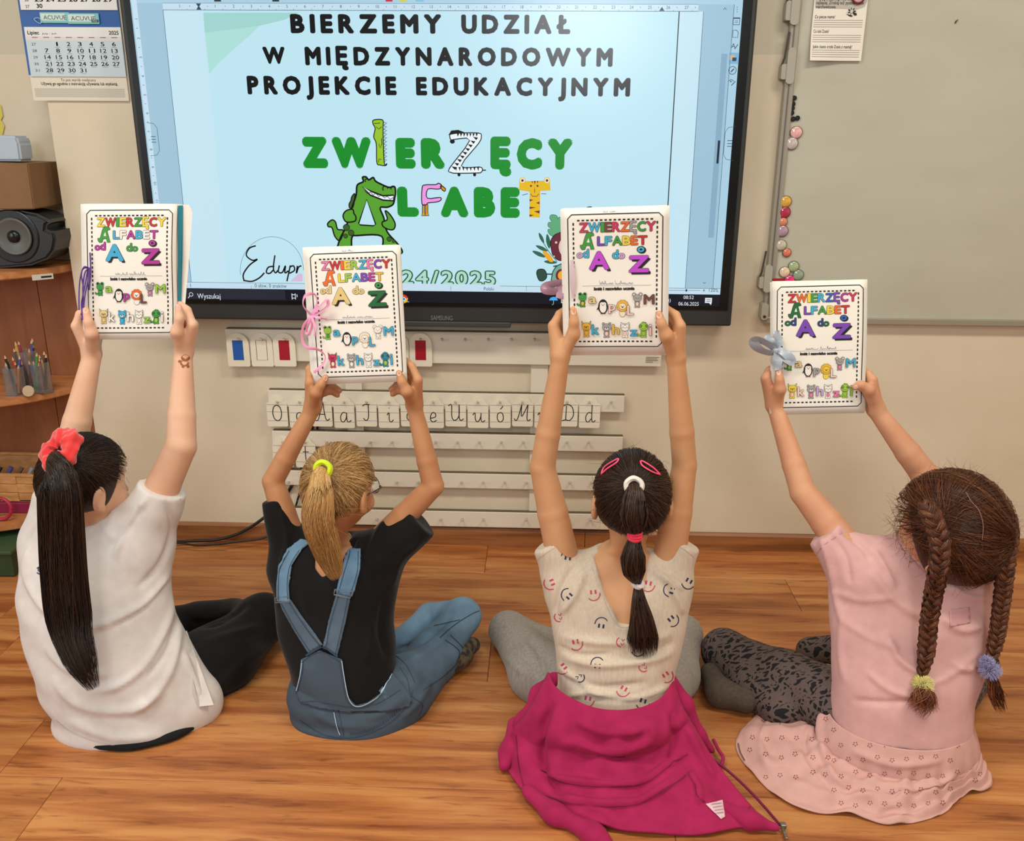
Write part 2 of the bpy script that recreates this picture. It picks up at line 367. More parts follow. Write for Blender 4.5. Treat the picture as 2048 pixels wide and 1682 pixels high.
# side icons
def ic(x, y): return T(x, y)
sq = lambda c, r, w_=.0016: S.line([(c[0]-r, c[1]-r), (c[0]+r, c[1]-r), (c[0]+r, c[1]+r), (c[0]-r, c[1]+r)], w_, s_dk, True)
for k in range(3): c = ic(1473.5, 15+k*4.5); S.ell(c[0], c[1], .0012, .0012, s_dk, 8)
c = ic(1472, 43); sq(c, .0085, .002); S.rect(c[0]-.0085, c[1]+.006, c[0]+.0085, c[1]+.0085, s_dk); S.rect(c[0]-.004, c[1], c[0]+.004, c[1]+.0012, s_dk); S.rect(c[0]-.004, c[1]-.004, c[0]+.004, c[1]-.0028, s_dk)
c = ic(1470, 68); S.line([(c[0]-.007, c[1]-.009), (c[0]+.007, c[1]-.009), (c[0]+.007, c[1]+.004), (c[0]+.002, c[1]+.009), (c[0]-.007, c[1]+.009)], .0016, s_dk, True)
c = ic(1468, 93); S.text('A', c[0]-.009, c[1]-.005, c[0]+.003, .013, s_dk); S.line([(c[0]+.001, c[1]-.007), (c[0]+.009, c[1]+.005)], .002, s_dk)
c = ic(1466, 117); S.rect(c[0]-.012, c[1]-.014, c[0]+.013, c[1]+.014, scr('tile', (120, 180, 214))); S.up(); S.rect(c[0]-.009, c[1]-.004, c[0]+.003, c[1]+.008, scr('folder', (214, 176, 138))); S.rect(c[0]-.003, c[1]-.007, c[0]+.008, c[1]+.002, s_dk); S.lay -= 1
c = ic(1464, 141); S.line([(c[0]+.010*math.cos(t/16*2*PI), c[1]+.010*math.sin(t/16*2*PI)) for t in range(16)], .0016, s_dk, True); S.line([(c[0]-.004, c[1]-.004), (c[0]+.004, c[1]+.004)], .003, s_dk)
c = ic(1463, 165); S.line(spline([(c[0]-.01, c[1]+.002), (c[0]-.003, c[1]+.007), (c[0]+.005, c[1]+.003)], 4), .0016, s_dk); S.ell(c[0]-.003, c[1]+.002, .002, .002, s_dk, 10); S.line([(c[0]-.001, c[1]-.008), (c[0]+.009, c[1]+.003)], .002, s_dk)
c = ic(1449, 18); S.line([(c[0]-.004, c[1]-.002), (c[0], c[1]+.002), (c[0]+.004, c[1]-.002)], .0014, s_dk)
c = ic(1408, 565); S.line([(c[0]-.004, c[1]+.002), (c[0], c[1]-.002), (c[0]+.004, c[1]+.002)], .0014, s_dk)
# slide lettering: bbox given in pixels (left, baseline, right, cap top)
def SL(txt, x0, yb, x1, yt, ms, off=.045, gap=.16, **k):
    a = T(x0, yb); c = T(x1, yt); S.letters(txt, a[0], a[1], c[0], c[1]-a[1], ms, off=off, gap=gap, **k)
S.up()
SL('BIERZEMY', 583, 67, 883, 27, [s_ink], off=.06, gap=.22); SL('UDZIAŁ', 923, 68, 1141, 28, [s_ink], off=.06, gap=.22)
SL('W', 528, 128, 570, 92, [s_ink], off=.06); SL('MIĘDZYNARODOWYM', 612, 131, 1226, 94, [s_ink], off=.06, gap=.24)
SL('PROJEKCIE', 497, 189, 793, 151, [s_ink], off=.06, gap=.24); SL('EDUKACYJNYM', 833, 191, 1261, 154, [s_ink], off=.06, gap=.24)
SL('ZW', 607, 336, 742, 271, [s_green], off=.095, gap=.14); SL('ER', 793, 337, 890, 273, [s_green], off=.095, gap=.16)
SL('ĘCY', 981, 338, 1146, 274, [s_green], off=.095, gap=.16); SL('L', 796, 433, 837, 370, [s_green], off=.095)
SL('ABE', 882, 434, 1040, 371, [s_green], off=.095, gap=.16)
# animal letters
def PX(pts): return [T(x, y) for x, y in pts]
def shape(pts, m, ow=.0028, sm=5, oc=None):
    q = spline(PX(pts), sm, True) if sm > 1 else PX(pts); c = np.mean(q, 0)
    v = [tuple(a) for a in q]
    from mathutils.geometry import tessellate_polygon
    S.tris(v, tessellate_polygon([[Vector((a[0], a[1], 0)) for a in v]]), m); S.up(); S.line(v, ow, oc or s_ink, True); S.lay -= 1
sg = scr('reptile_green', (88, 160, 46)); sg2 = scr('lime', (150, 196, 40)); spk = scr('flamingo', (236, 152, 226)); sor = scr('orange', (222, 150, 30)); sye = scr('tiger', (228, 186, 26)); sbr = scr('tiger_stripe', (120, 40, 40)); sdg = scr('spot', (62, 92, 40))
def Z1(x, y): return (580+x/3.531, 220+y/3.531)      # zoom crop units -> photo pixels
shape([Z1(*q) for q in [(592, 72), (650, 68), (662, 90), (660, 140), (668, 370), (686, 378), (676, 392), (640, 388), (616, 370), (612, 240), (594, 190), (604, 130), (590, 100)]], sg2)
for k in range(11): a, c = T(*Z1(664, 85+k*26)), T(*Z1(686, 92+k*26)); S.line([a, c, T(*Z1(667, 106+k*26))], .0018, s_ink)
S.line(PX([Z1(598, 96), Z1(640, 92)]), .0018, s_ink); S.line(PX([Z1(612, 118), Z1(630, 136), Z1(650, 118)]), .0018, s_ink); S.line(PX([Z1(630, 240), Z1(640, 268), Z1(652, 240), Z1(650, 200)]), .0018, s_ink); S.line(PX([Z1(628, 370), Z1(630, 345), Z1(650, 350)]), .0018, s_ink)
# zebra Z
shape([Z1(*q) for q in [(1130, 180), (1160, 165), (1330, 162), (1352, 190), (1330, 240), (1210, 395), (1340, 402), (1360, 420), (1350, 440), (1320, 444), (1180, 446), (1140, 440), (1128, 410), (1270, 215), (1160, 208), (1140, 215)]], s_wht, sm=3)
S.up()
for k in range(7): x = 1180+k*22; S.tris(PX([Z1(x, 165), Z1(x+16, 166), Z1(x+6, 190)]), [(0, 1, 2)], s_ink)
for k in range(9): x = 1330-k*19; y = 195+k*26; S.tris(PX([Z1(x, y), Z1(x-14, y+18), Z1(x-36, y-6)]), [(0, 1, 2)], s_ink)
for k in range(7): x = 1165+k*26; S.tris(PX([Z1(x, 402), Z1(x+16, 402), Z1(x+10, 432)]), [(0, 1, 2)], s_ink)
S.lay -= 1
q = PX([Z1(*a) for a in [(1120, 178), (1140, 145), (1190, 140), (1240, 160), (1200, 164), (1150, 172)]]); S.up(); S.up(); S.tris(q, [tuple(range(6))], s_ink); c = T(*Z1(1148, 222)); S.ell(c[0], c[1], .007, .006, s_ink, 12)
for x in (1195, 1305): c = T(*Z1(x, 456)); S.ell(c[0], c[1], .0045, .005, s_ink, 8)
S.line(PX([Z1(1358, 425), Z1(1385, 424)]), .003, s_ink); S.lay -= 2
# crocodile A
shape([Z1(*q) for q in [(520, 505), (515, 475), (540, 472), (560, 492), (590, 476), (606, 500), (640, 520), (700, 545), (740, 540), (748, 580), (742, 620), (730, 665), (690, 685), (640, 690), (665, 760), (690, 860), (768, 950), (790, 1010), (660, 1010), (650, 890), (480, 885), (440, 900), (430, 1010), (340, 1010), (352, 920), (400, 820), (440, 690), (470, 600), (478, 530)]], sg, ow=.005)
S.up(); S.up()
S.tris(PX([Z1(545, 632), Z1(608, 806), Z1(590, 816), Z1(500, 810), Z1(488, 800)]), [(0, 1, 2, 3, 4)], s_page2); S.line(PX([Z1(545, 632), Z1(608, 806), Z1(590, 816), Z1(500, 810), Z1(488, 800)]), .004, s_ink, True)
q = PX([Z1(*a) for a in [(515, 540), (580, 575), (660, 605), (735, 600), (732, 640), (660, 635), (570, 600)]]); S.tris(q, [(0, 1, 6), (1, 2, 6), (2, 5, 6), (2, 3, 4, 5)], s_wht); S.line(q, .0045, s_ink, True)
S.line(PX([Z1(530+k*20, (568, 585)[k % 2]+k*5) for k in range(11)]), .002, s_ink)
for x, y, r in ((675, 555, 12), (728, 550, 9), (545, 498, 8)): c = T(*Z1(x, y)); S.line([(c[0]+r*.0006*math.cos(t), c[1]+r*.0006*math.sin(t)) for t in [k*PI/8 for k in range(11)]], .003, s_ink)
S.lay -= 2
for pts in ([(445, 700), (400, 710), (378, 745), (395, 785), (430, 790), (465, 780), (468, 750), (455, 730)], [(675, 710), (712, 740), (745, 800), (735, 840), (700, 842), (660, 820), (655, 790), (690, 770)]):
    S.up(); shape([Z1(*a) for a in pts], sg, ow=.004); S.lay -= 1
shape([Z1(*a) for a in [(380, 850), (340, 840), (325, 790), (300, 775), (270, 800), (275, 822), (300, 830), (320, 890), (355, 920)]], sg, ow=.004)
S.lay -= 1; shape([Z1(*a) for a in [(462, 592), (440, 610), (432, 640), (420, 665), (425, 690), (450, 680)]], sdg, ow=.003); S.lay += 1
S.up(); S.up()
for x, y, r in ((435, 866, 18), (396, 888, 13), (703, 910, 14), (734, 925, 9), (402, 828, 20)): c = T(*Z1(x, y)); S.ell(c[0], c[1], r*.00047+.001, r*.00045+.001, s_ink, 14); S.up(); S.ell(c[0], c[1], r*.00045, r*.0004, sdg, 14); S.lay -= 1
S.lay -= 2
# flamingo F
shape([Z1(*q) for q in [(935, 550), (955, 528), (1030, 526), (1050, 516), (1072, 530), (1064, 552), (1040, 558), (975, 558), (972, 622), (1060, 616), (1068, 634), (1040, 648), (975, 655), (970, 665), (934, 662)]], spk, sm=3)
shape([Z1(*q) for q in [(1066, 530), (1100, 555), (1092, 574), (1068, 552)]], sor, sm=2)
for x in (945, 968): shape([Z1(*q) for q in [(x-8, 665), (x+8, 665), (x+8, 725), (x+16, 745), (x-14, 745), (x-8, 725)]], sor, sm=1, ow=.002)
# tiger T
shape([Z1(*q) for q in [(1620, 505), (1835, 500), (1838, 565), (1765, 570), (1762, 757), (1692, 755), (1695, 575), (1620, 562)]], sye, sm=1, ow=.0012, oc=sor)
for x in (1642, 1815): c = T(*Z1(x, 497)); S.up(); S.ell(c[0], c[1], .009, .009, sye, 14); S.up(); S.ell(c[0], c[1], .0065, .0065, s_wht, 12); S.up(); S.ell(c[0], c[1], .004, .004, sbr, 10); S.lay -= 3
S.up(); S.up()
for x0, y0, x1, y1, x2, y2 in ((1692, 628, 1718, 634, 1692, 645), (1692, 682, 1738, 686, 1692, 698), (1762, 645, 1738, 655, 1762, 664), (1764, 708, 1724, 715, 1762, 730), (1692, 735, 1722, 742, 1692, 752), (1706, 502, 1716, 502, 1714, 520), (1722, 500, 1736, 500, 1729, 526), (1744, 500, 1754, 500, 1747, 520)): S.tris(PX([Z1(x0, y0), Z1(x1, y1), Z1(x2, y2)]), [(0, 1, 2)], sbr)
for x in (1702, 1748): c = T(*Z1(x, 535)); S.ell(c[0], c[1], .003, .003, sbr, 8)
for q in ([(1728, 540), (1720, 562), (1734, 562)],): S.tris(PX([Z1(*a) for a in q]), [(0, 1, 2)], sor)
S.line(PX([Z1(*a) for a in [(1700, 590), (1712, 608), (1745, 608), (1757, 590)]]), .0018, sbr); S.line(PX([Z1(1728, 560), Z1(1728, 582)]), .0018, sbr); S.line(PX([Z1(1680, 590), Z1(1640, 600)]), .0015, s_ink); S.line(PX([Z1(1775, 590), Z1(1810, 592)]), .0015, s_ink)
S.lay -= 2
# bottom of the slide: script wordmark, ring, year, forest picture
S.line([T(*q) for q in [(545+63*math.cos(t), 540-67*math.sin(t)) for t in [k*PI/24 for k in range(0, 26)]]], .0010, s_dk)
for st in ([(513, 491), (500, 496), (494, 510), (506, 520), (516, 518), (500, 530), (488, 548), (490, 562)], [(488, 560), (505, 562), (520, 555), (530, 545)], [(551, 510), (548, 535), (552, 545), (557, 540)], [(550, 532), (538, 534), (534, 544), (541, 546), (549, 538)],
           [(560, 530), (558, 543), (566, 544), (572, 531), (571, 545), (578, 541)], [(582, 530), (578, 548), (575, 562)], [(580, 534), (588, 531), (590, 540), (580, 546)], [(596, 531), (594, 546), (598, 534), (604, 531)]):
    S.line(spline([T(*q) for q in st], 5), .0042, s_ink)
S.tris(PX([(582, 562), (600, 545), (606, 548), (606, 562)]), [(0, 1, 2, 3)], scr('lilac', (214, 188, 220)))
sog = scr('outline_green', (40, 96, 50)); sgh = scr('pale_green', (176, 218, 206))
a = T(805, 568); c = T(990, 541); S.letters('24/2025', a[0], a[1], c[0], c[1]-a[1], [sgh], off=.02, gap=.14, outline=sog, oo=.06)
S.up(); S.up(); R2(800, 566, 1000, 577, s_stat); S.up()
a = T(968, 580); c = T(988, 573); S.text('Polski', a[0], a[1], c[0], c[1]-a[1], s_dk)
a = T(511, 574); c = T(574, 567); S.text('0 słów, 0 znaków', a[0], a[1], c[0], c[1]-a[1], s_dk)
a = T(366, 573); c = T(383, 566); S.text('1 z 1', a[0], a[1], c[0], c[1]-a[1], s_dk)
a = T(1417, 583); c = T(1438, 576); S.text('120%', a[0], a[1], c[0]-.003, c[1]-a[1], s_dk)
a = T(1337, 580); S.line([a, T(1350, 580)], .001, s_dk); S.line([T(1345, 580), T(1400, 580)], .001, s_dk); c = T(1372, 580); S.ell(c[0], c[1], .003, .004, s_dk, 10); c = T(1407, 580); S.line([(c[0]-.004, c[1]), (c[0]+.004, c[1])], .0014, s_dk); S.line([(c[0], c[1]-.004), (c[0], c[1]+.004)], .0014, s_dk)
for x in (504, 902, 1053): S.line([T(x, 571), T(x, 581)], .0008, s_dk)
sw = scr('taskbar_text', (222, 228, 236)); sgr = scr('search_box', (34, 40, 52))
S.rect(T(372, 590)[0], szB+.003, T(572, 590)[0], ztk-.002, sgr); S.up()
c = T(384, 588); S.line([(c[0]+.0055*math.cos(t), c[1]+.0055*math.sin(t)) for t in [k*PI/6 for k in range(12)]], .0016, sw, True); S.line([(c[0]-.004, c[1]-.004), (c[0]-.010, c[1]-.011)], .002, sw)
a = T(397, 596); c = T(442, 586); S.text('Wyszukaj', a[0], a[1], c[0], c[1]-a[1], sw)
c = T(590, 592)
for dx in (-.008, .002): S.rect(c[0]+dx, c[1]-.009, c[0]+dx+.002, c[1]+.009, sw)
S.rect(c[0]-.008, c[1]+.004, c[0]+.004, c[1]+.006, sw); S.rect(c[0]-.008, c[1]-.006, c[0]+.004, c[1]-.004, sw); S.rect(c[0]+.007, c[1]-.002, c[0]+.009, c[1]+.006, sw)
# browser round icon (partly behind a booklet)
c = T(808, 597)
for r, cc in ((.013, (206, 56, 40)),): S.ell(c[0], c[1], r, r, scr('icon_red', cc), 20)
S.up(); S.tris([(c[0]-.013, c[1]-.0), (c[0]-.009, c[1]-.010), (c[0]+.001, c[1]-.013), (c[0], c[1])], [(0, 1, 2, 3)], s_green); S.tris([(c[0]+.001, c[1]-.013), (c[0]+.010, c[1]-.008), (c[0]+.013, c[1]+.003), (c[0], c[1])], [(0, 1, 2, 3)], sye); S.up(); S.ell(c[0], c[1], .0062, .0062, s_wht, 14); S.up(); S.ell(c[0], c[1], .0045, .0045, scr('icon_blue', (60, 120, 220)), 14); S.lay -= 3
S.rect(c[0]-.016, szB+.001, c[0]+.016, szB+.003, scr('active', (120, 200, 220)))
c = T(1107, 600); S.tris([(c[0]-.013, c[1]), (c[0]-.009, c[1]+.008), (c[0], c[1]+.011), (c[0]+.009, c[1]+.008), (c[0]+.013, c[1])], [(0, 1, 2, 3, 4)], scr('umbrella', (70, 170, 230))); S.line([(c[0], c[1]), (c[0], c[1]-.011), (c[0]-.004, c[1]-.013)], .0018, scr('umbrella2', (120, 190, 230)))
a = T(1122, 605); c = T(1135, 595); S.text('De', a[0], a[1], c[0], c[1]-a[1], sw)
a = T(1366, 597); c = T(1387, 590); S.text('08:52', a[0], a[1], c[0], c[1]-a[1], sw)
a = T(1356, 610); c = T(1397, 603); S.text('06.06.2025', a[0], a[1], c[0], c[1]-a[1], sw)
c = T(1416, 601); S.rect(c[0]-.010, c[1]-.006, c[0]+.010, c[1]+.009, sw); S.tris([(c[0]+.002, c[1]-.006), (c[0]+.01, c[1]-.006), (c[0]+.008, c[1]-.012)], [(0, 1, 2)], sw); S.up()
for k in range(2): S.rect(c[0]-.006, c[1]+.003-k*.005, c[0]+.006, c[1]+.0045-k*.005, s_task)
c = T(1338, 600); S.text('))', c[0]-.004, c[1]-.004, c[0]+.004, .01, sw)
# toolbar scraps at the very top
for x, y, cc in ((430, 1, (50, 60, 60)), (546, 1, (50, 60, 60)), (772, 1, (200, 40, 60)), (800, 1, (214, 204, 60))): R2(x, y-2, x+14, y+3, scr('tb%d' % x, cc))
R2(832, -4, 848, 4, scr('tbsel', (130, 190, 220)))
# forest picture, lower right of the slide (half hidden by the booklet)
def Z2(x, y): return (1040+x/6.471, 390+y/6.471)
lf1 = scr('leaf', (96, 168, 120)); lf2 = scr('leaf_dark', (44, 104, 80)); man = scr('mane', (104, 44, 56)); skn = scr('fur', (222, 196, 188)); jeep = scr('jeep', (120, 168, 150)); jd = scr('jeep_dark', (46, 78, 66)); amb = scr('amber', (240, 170, 40)); mau = scr('scarf', (170, 130, 150))
shape([Z2(*a) for a in [(420, 530), (370, 490), (362, 440), (412, 440), (362, 400), (370, 350), (410, 350), (385, 300), (395, 258), (440, 252), (480, 270), (490, 310), (505, 280), (560, 320), (550, 370), (600, 350), (610, 470), (560, 530), (480, 520)]], lf1, ow=.0015, sm=2, oc=lf2)
for a, d in (((245, 485), (310, 620)), ((350, 500), (380, 690)), ((205, 650), (360, 722)), ((160, 720), (330, 800)), ((310, 855), (480, 870)), ((425, 920), (500, 910)), ((860, 160), (930, 150))):
    mx_, my_ = (a[0]+d[0])/2, (a[1]+d[1])/2; nx, ny = -(d[1]-a[1])*.13, (d[0]-a[0])*.13
    shape([Z2(*a), Z2(mx_+nx, my_+ny), Z2(*d), Z2(mx_-nx, my_-ny)], lf2, ow=.001, sm=3, oc=jd)
S.line(PX([Z2(300, 610), Z2(380, 740), Z2(480, 860)]), .002, lf2)
S.up()
shape([Z2(*a) for a in [(295, 730), (330, 725), (400, 790), (430, 850), (390, 860), (340, 810)]], amb, ow=.001, oc=sor)
shape([Z2(*a) for a in [(600, 440), (520, 480), (440, 520), (395, 600), (405, 700), (430, 780), (500, 840), (620, 830), (700, 700), (680, 500)]], man, ow=.002)
S.up(); shape([Z2(*a) for a in [(540, 570), (500, 640), (510, 730), (560, 790), (640, 800), (680, 650), (620, 580)]], skn, ow=.001, oc=man)
S.up(); 
for x, y, r, m_ in ((467, 610, .0035, skn), (440, 790, .0025, skn), (558, 720, .0014, s_ink)): c = T(*Z2(x, y)); S.ell(c[0], c[1], r, r, m_, 12)
shape([Z2(*a) for a in [(420, 1140), (415, 1030), (440, 960), (500, 900), (620, 870), (700, 900), (700, 1150), (600, 1160)]], jeep, ow=.003, oc=jd)
shape([Z2(*a) for a in [(215, 1000), (235, 960), (300, 955), (335, 990), (345, 1060), (300, 1105), (250, 1100), (225, 1050)]], jd, ow=.002)
S.line(PX([Z2(345, 1018), Z2(420, 1020)]), .004, jd)
S.up(); c = T(*Z2(540, 1035)); S.ell(c[0], c[1], .018, .019, man, 20); S.up(); S.ell(c[0], c[1], .0115, .013, amb, 18); S.up()
scr_img = S.build('screen_image', tv)

# mauve satin bow of the third booklet hangs in front of the display: built with the booklet

# ================= PEG RAILS AND CARDS =================
rw = mat('rail_white', (228, 220, 202), .45); pegm = mat('peg_plastic', (205, 196, 178), .3, alpha=.85)
railY = W-.026
def rail(x0, x1, yt, yb, pegs, peg_y, label, hooks_up=False, blank=None):
    e = empty('peg_rail', (float(at(x0, yb, railY)[0]), W, float(at(x0, yb, railY)[2])), label, 'rail', None)
    ym = (x0+x1)/2
    zt = at(ym, yt, railY)[2]; zb = at(ym, yb, railY)[2]; xa, xb = at(x0, yb, railY)[0], at(x1, yb, railY)[0]
    MB().box((xa, railY, zb), (xb, railY+.012, zt), bev=.0015).build('rail_board', rw, e)
    MB().box((xa+.004, railY+.004, zt-.0003), (xb, railY+.016, zt+.003), bev=.0004).build('top_shade_strip', mat('shade_brown', (96, 82, 60), .6), e)  # dark strip standing in for the shadow line along the rail's top edge
    zp = None
    for px in pegs:
        g = at(px, peg_y, railY)
        MB().tube([(g[0], railY+.001, g[2]), (g[0], railY-.010, g[2]+.001), (g[0], railY-.016, g[2]+.005)], [.0032, .0030, .0042], n=10).build('peg', pegm, e, smooth=True)
    return e, xa, xb, zb, zt
pit = 43.1
R1 = rail(456, 1322, 664, 727, [479+k*46 for k in range(3)]+[885+k*46.1 for k in range(5)]+[842, 618, 1132], 679, 'topmost and tallest cream peg rail, tucked right under the big display')
ex = MB(); pl = Plane2D(lambda u, v, d: (u, railY-.0005-d, v))
a = at(1290, 727, railY); c = at(1322, 713, railY); pl.rect(a[0], a[2]+.001, c[0], c[2], mat('sticker', (214, 206, 186), .5)); pl.up()
for k, wd in enumerate((.9, .8, .85, .5)): pl.rect(a[0]+.002, c[2]-.004-k*.005, a[0]+.002+(c[0]-a[0]-.004)*wd, c[2]-.002-k*.005, mat('sticker_ink', (90, 84, 74), .5))
pl.build('sticker', R1[0])
R2_ = rail(538, 1248, 786, 819, [556.5+44.4*k for k in range(15)]+[1222], 804, 'second peg rail from the top, carrying the long row of cursive letter cards')
R3 = rail(546, 1245, 868, 898, [568, 612]+[654+43.6*k for k in range(13)], 884, 'third peg rail from the top, carrying two letter cards at its left end')
R4 = rail(556, 1238, 947, 976, [578+43.2*k for k in range(15)], 964, 'fourth peg rail from the top, bare of cards, above the lowest one')
R5 = rail(562, 1230, 1023, 1053, [584+42.6*k for k in range(15) if k != 10], 1038, 'lowest peg rail, just above the wooden baseboard')
for nm, x0, x1 in (('l', 689, 722), ('r', 1062, 1096)):
    a = at(x0, 730, W-.012); b_ = at(x1, 730, W-.012)
    o = MB().box((a[0], railY+.0121, R5[3]), (b_[0], W-.0002, R1[3]+.004), bev=.001).build('mounting_strip', rw, None)
    tag(o, 'pale vertical mounting strip behind the peg rails, '+('left one, by the blonde ponytail' if nm == 'l' else 'right one, beside the raised bare arm'), 'strip', 'mounting strips')
# small dark cord channel behind left arm and cables
cardm = mat('card_ivory', (238, 230, 208), .4); blu = mat('ruling_blue', (96, 110, 140), .5); inkm = mat('card_ink', (18, 18, 20), .5)
glyph = {
 'O': [[(.5, .92), (.32, .82), (.25, .55), (.32, .3), (.5, .2), (.68, .3), (.75, .55), (.68, .82), (.5, .92)]],
 'o': [[(.5, .62), (.36, .55), (.33, .38), (.4, .24), (.52, .2), (.66, .3), (.66, .5), (.58, .6), (.5, .62)]],
 'A': [[(.05, .3), (.15, .2), (.3, .3), (.55, .95), (.62, .95)], [(.6, .95), (.68, .4), (.78, .22), (.95, .3)], [(.35, .5), (.7, .5)]],
 'a': [[(.65, .58), (.45, .62), (.3, .45), (.32, .25), (.45, .2), (.6, .35), (.65, .58)], [(.65, .6), (.65, .3), (.74, .2), (.9, .28)]],
 'J': [[(.3, .88), (.45, .95), (.7, .95)], [(.62, .95), (.62, .45), (.55, .25), (.42, .22), (.32, .32)]],
 'i': [[(.4, .5), (.52, .6), (.52, .3), (.62, .2), (.76, .3)], [(.52, .8), (.53, .83)]],
 'E': [[(.7, .85), (.55, .95), (.38, .88), (.38, .68), (.55, .6)], [(.55, .6), (.3, .52), (.28, .3), (.45, .2), (.7, .3)]],
 'e': [[(.32, .36), (.6, .42), (.62, .56), (.48, .62), (.36, .5), (.34, .3), (.48, .2), (.68, .28)]],
 'U': [[(.1, .88), (.22, .95), (.28, .85), (.28, .4), (.4, .22), (.58, .28), (.7, .5), (.7, .95)], [(.7, .95), (.7, .35), (.8, .22), (.95, .3)]],
 'u': [[(.2, .5), (.33, .6), (.35, .35), (.42, .22), (.56, .26), (.66, .45), (.67, .6)], [(.67, .6), (.67, .32), (.76, .2), (.9, .28)]],
 'ó': [[(.5, .62), (.36, .55), (.33, .38), (.4, .24), (.52, .2), (.66, .3), (.66, .5), (.58, .6), (.5, .62)], [(.5, .76), (.66, .9)]],
 'M': [[(.03, .3), (.12, .2), (.25, .35), (.45, .95)], [(.45, .95), (.45, .4), (.8, .95)], [(.8, .95), (.75, .35), (.82, .2), (.95, .28)]],
 'm': [[(.1, .5), (.2, .6), (.2, .2)], [(.2, .4), (.35, .6), (.45, .5), (.45, .2)], [(.45, .4), (.6, .6), (.7, .5), (.7, .3), (.85, .22)]],
 'D': [[(.45, .9), (.42, .25)], [(.1, .28), (.2, .2), (.42, .24), (.65, .22), (.85, .45), (.8, .78), (.6, .94), (.35, .92), (.2, .82)]],
 'd': [[(.62, .58), (.45, .62), (.3, .45), (.32, .25), (.45, .2), (.6, .35)], [(.63, .95), (.63, .35), (.7, .2), (.85, .28)]],
 't': [[(.5, .92), (.5, .35), (.58, .2), (.75, .28)], [(.35, .66), (.7, .66)]]}
def card(cx, cy0, cy1, wd, y, letter, label, group, arch=True, flag=None, k=0):
    """hanging card: pixel centre x, top / bottom y"""
    Yc = railY-.004-(.0035 if k % 2 else 0)
    a = at(cx, cy1, Yc); t = at(cx, cy0, Yc); hw = wd/2
    zb, zt = a[2], t[2]; ht = zt-zb; sh = zt-(hw*1.0 if flag else hw*.8)
    e = empty('flag_card' if flag else 'letter_card', (float(a[0]), Yc, float(zb)), label, 'card', group)
    x = a[0]; n = 12
    pts = [(x-hw, zb+.004), (x-hw+.004, zb), (x+hw-.004, zb), (x+hw, zb+.004), (x+hw, sh-.004)]
    aw = hw*(.98 if flag else .75)
    if not flag: pts += [(x+hw, sh), (x+hw-.003, sh+.003)]
    pts += [(x+aw*math.cos(i*PI/n), sh+(zt-sh)*math.sin(i*PI/n)) for i in range(1 if not flag else 0, n+(1 if flag else 0))]
    if not flag: pts += [(x-hw+.003, sh+.003), (x-hw, sh)]
    MB().prism(pts, Yc, Yc+.003).build('card_plate', cardm, e)
    q = Plane2D(lambda u, v, d: (u, Yc-.0002-d, v))
    if flag:
        fw, f0, f1 = .35*hw*2/2*1.35, zb+ht*.19, zb+ht*.78
        if flag == 'white': q.line([(x-fw, f0), (x+fw, f0), (x+fw, f1), (x-fw, f1)], .0016, inkm, True)
        else: q.rect(x-fw, f0, x+fw, f1, mat('flag_'+flag, (26, 92, 176) if flag == 'blue' else (168, 14, 38), .45))
    else:
        bz = zb; bh = sh-zb
        for fr in (.98, .66, .26): q.line([(x-hw+.001, bz+bh*(fr*.98)), (x+hw-.001, bz+bh*(fr*.98))], .0011, blu)
        q.up()
        for st in glyph.get(letter, []):
            pts2 = spline([(x-hw*.85+u*hw*1.7, bz+bh*(.26+(v-.2)*(.72/.75))) for u, v in st], 6)
            q.line(pts2, .0028, inkm)
    q.build('print', e)
    return e
letters = list('OoAaJiEeUuóMmDd')
cwid = .0655
desc = {'O': 'capital O', 'o': 'small o', 'A': 'capital A', 'a': 'small a', 'J': 'capital J', 'i': 'small i', 'E': 'capital E', 'e': 'small e', 'U': 'capital U', 'u': 'small u', 'ó': 'small accented ó', 'M': 'capital M', 'm': 'small m', 'D': 'capital D', 'd': 'small d'}
for k, L_ in enumerate(letters):
    cx = 556.5+44.4*k; lo = 0 if L_.isupper() else 3
    card(cx, 792+lo*.3, 853+lo, cwid, 0, L_, 'ivory ruled card with a cursive %s on the second peg rail' % desc[L_], 'cursive letter cards', k=k % 2 if L_.isupper() else 1)
card(568, 874, 934, cwid, 0, '', 'blank ruled ivory card at the left end of the third peg rail', 'cursive letter cards', k=0)
card(613, 875, 935, cwid, 0, 't', 'ivory ruled card with a small cursive t on the third peg rail', 'cursive letter cards', k=1)
for cx, fl_, lb in ((479, 'blue', 'white arch-topped card with a blue oblong, leftmost on the top peg rail'), (526, 'white', 'white arch-topped card with an empty outlined oblong on the top peg rail'), (571, 'red', 'white arch-topped card with a red oblong, beside the outlined one'), (842, 'red', 'white arch-topped card with a red oblong, alone right of the second booklet'), (796, 'white', 'white arch-topped card mostly hidden behind the second booklet')):
    card(cx, 666, 733, .070, 0, None, lb, 'oblong marker cards', flag=fl_, k=1 if cx in (479, 571, 842) else 0)

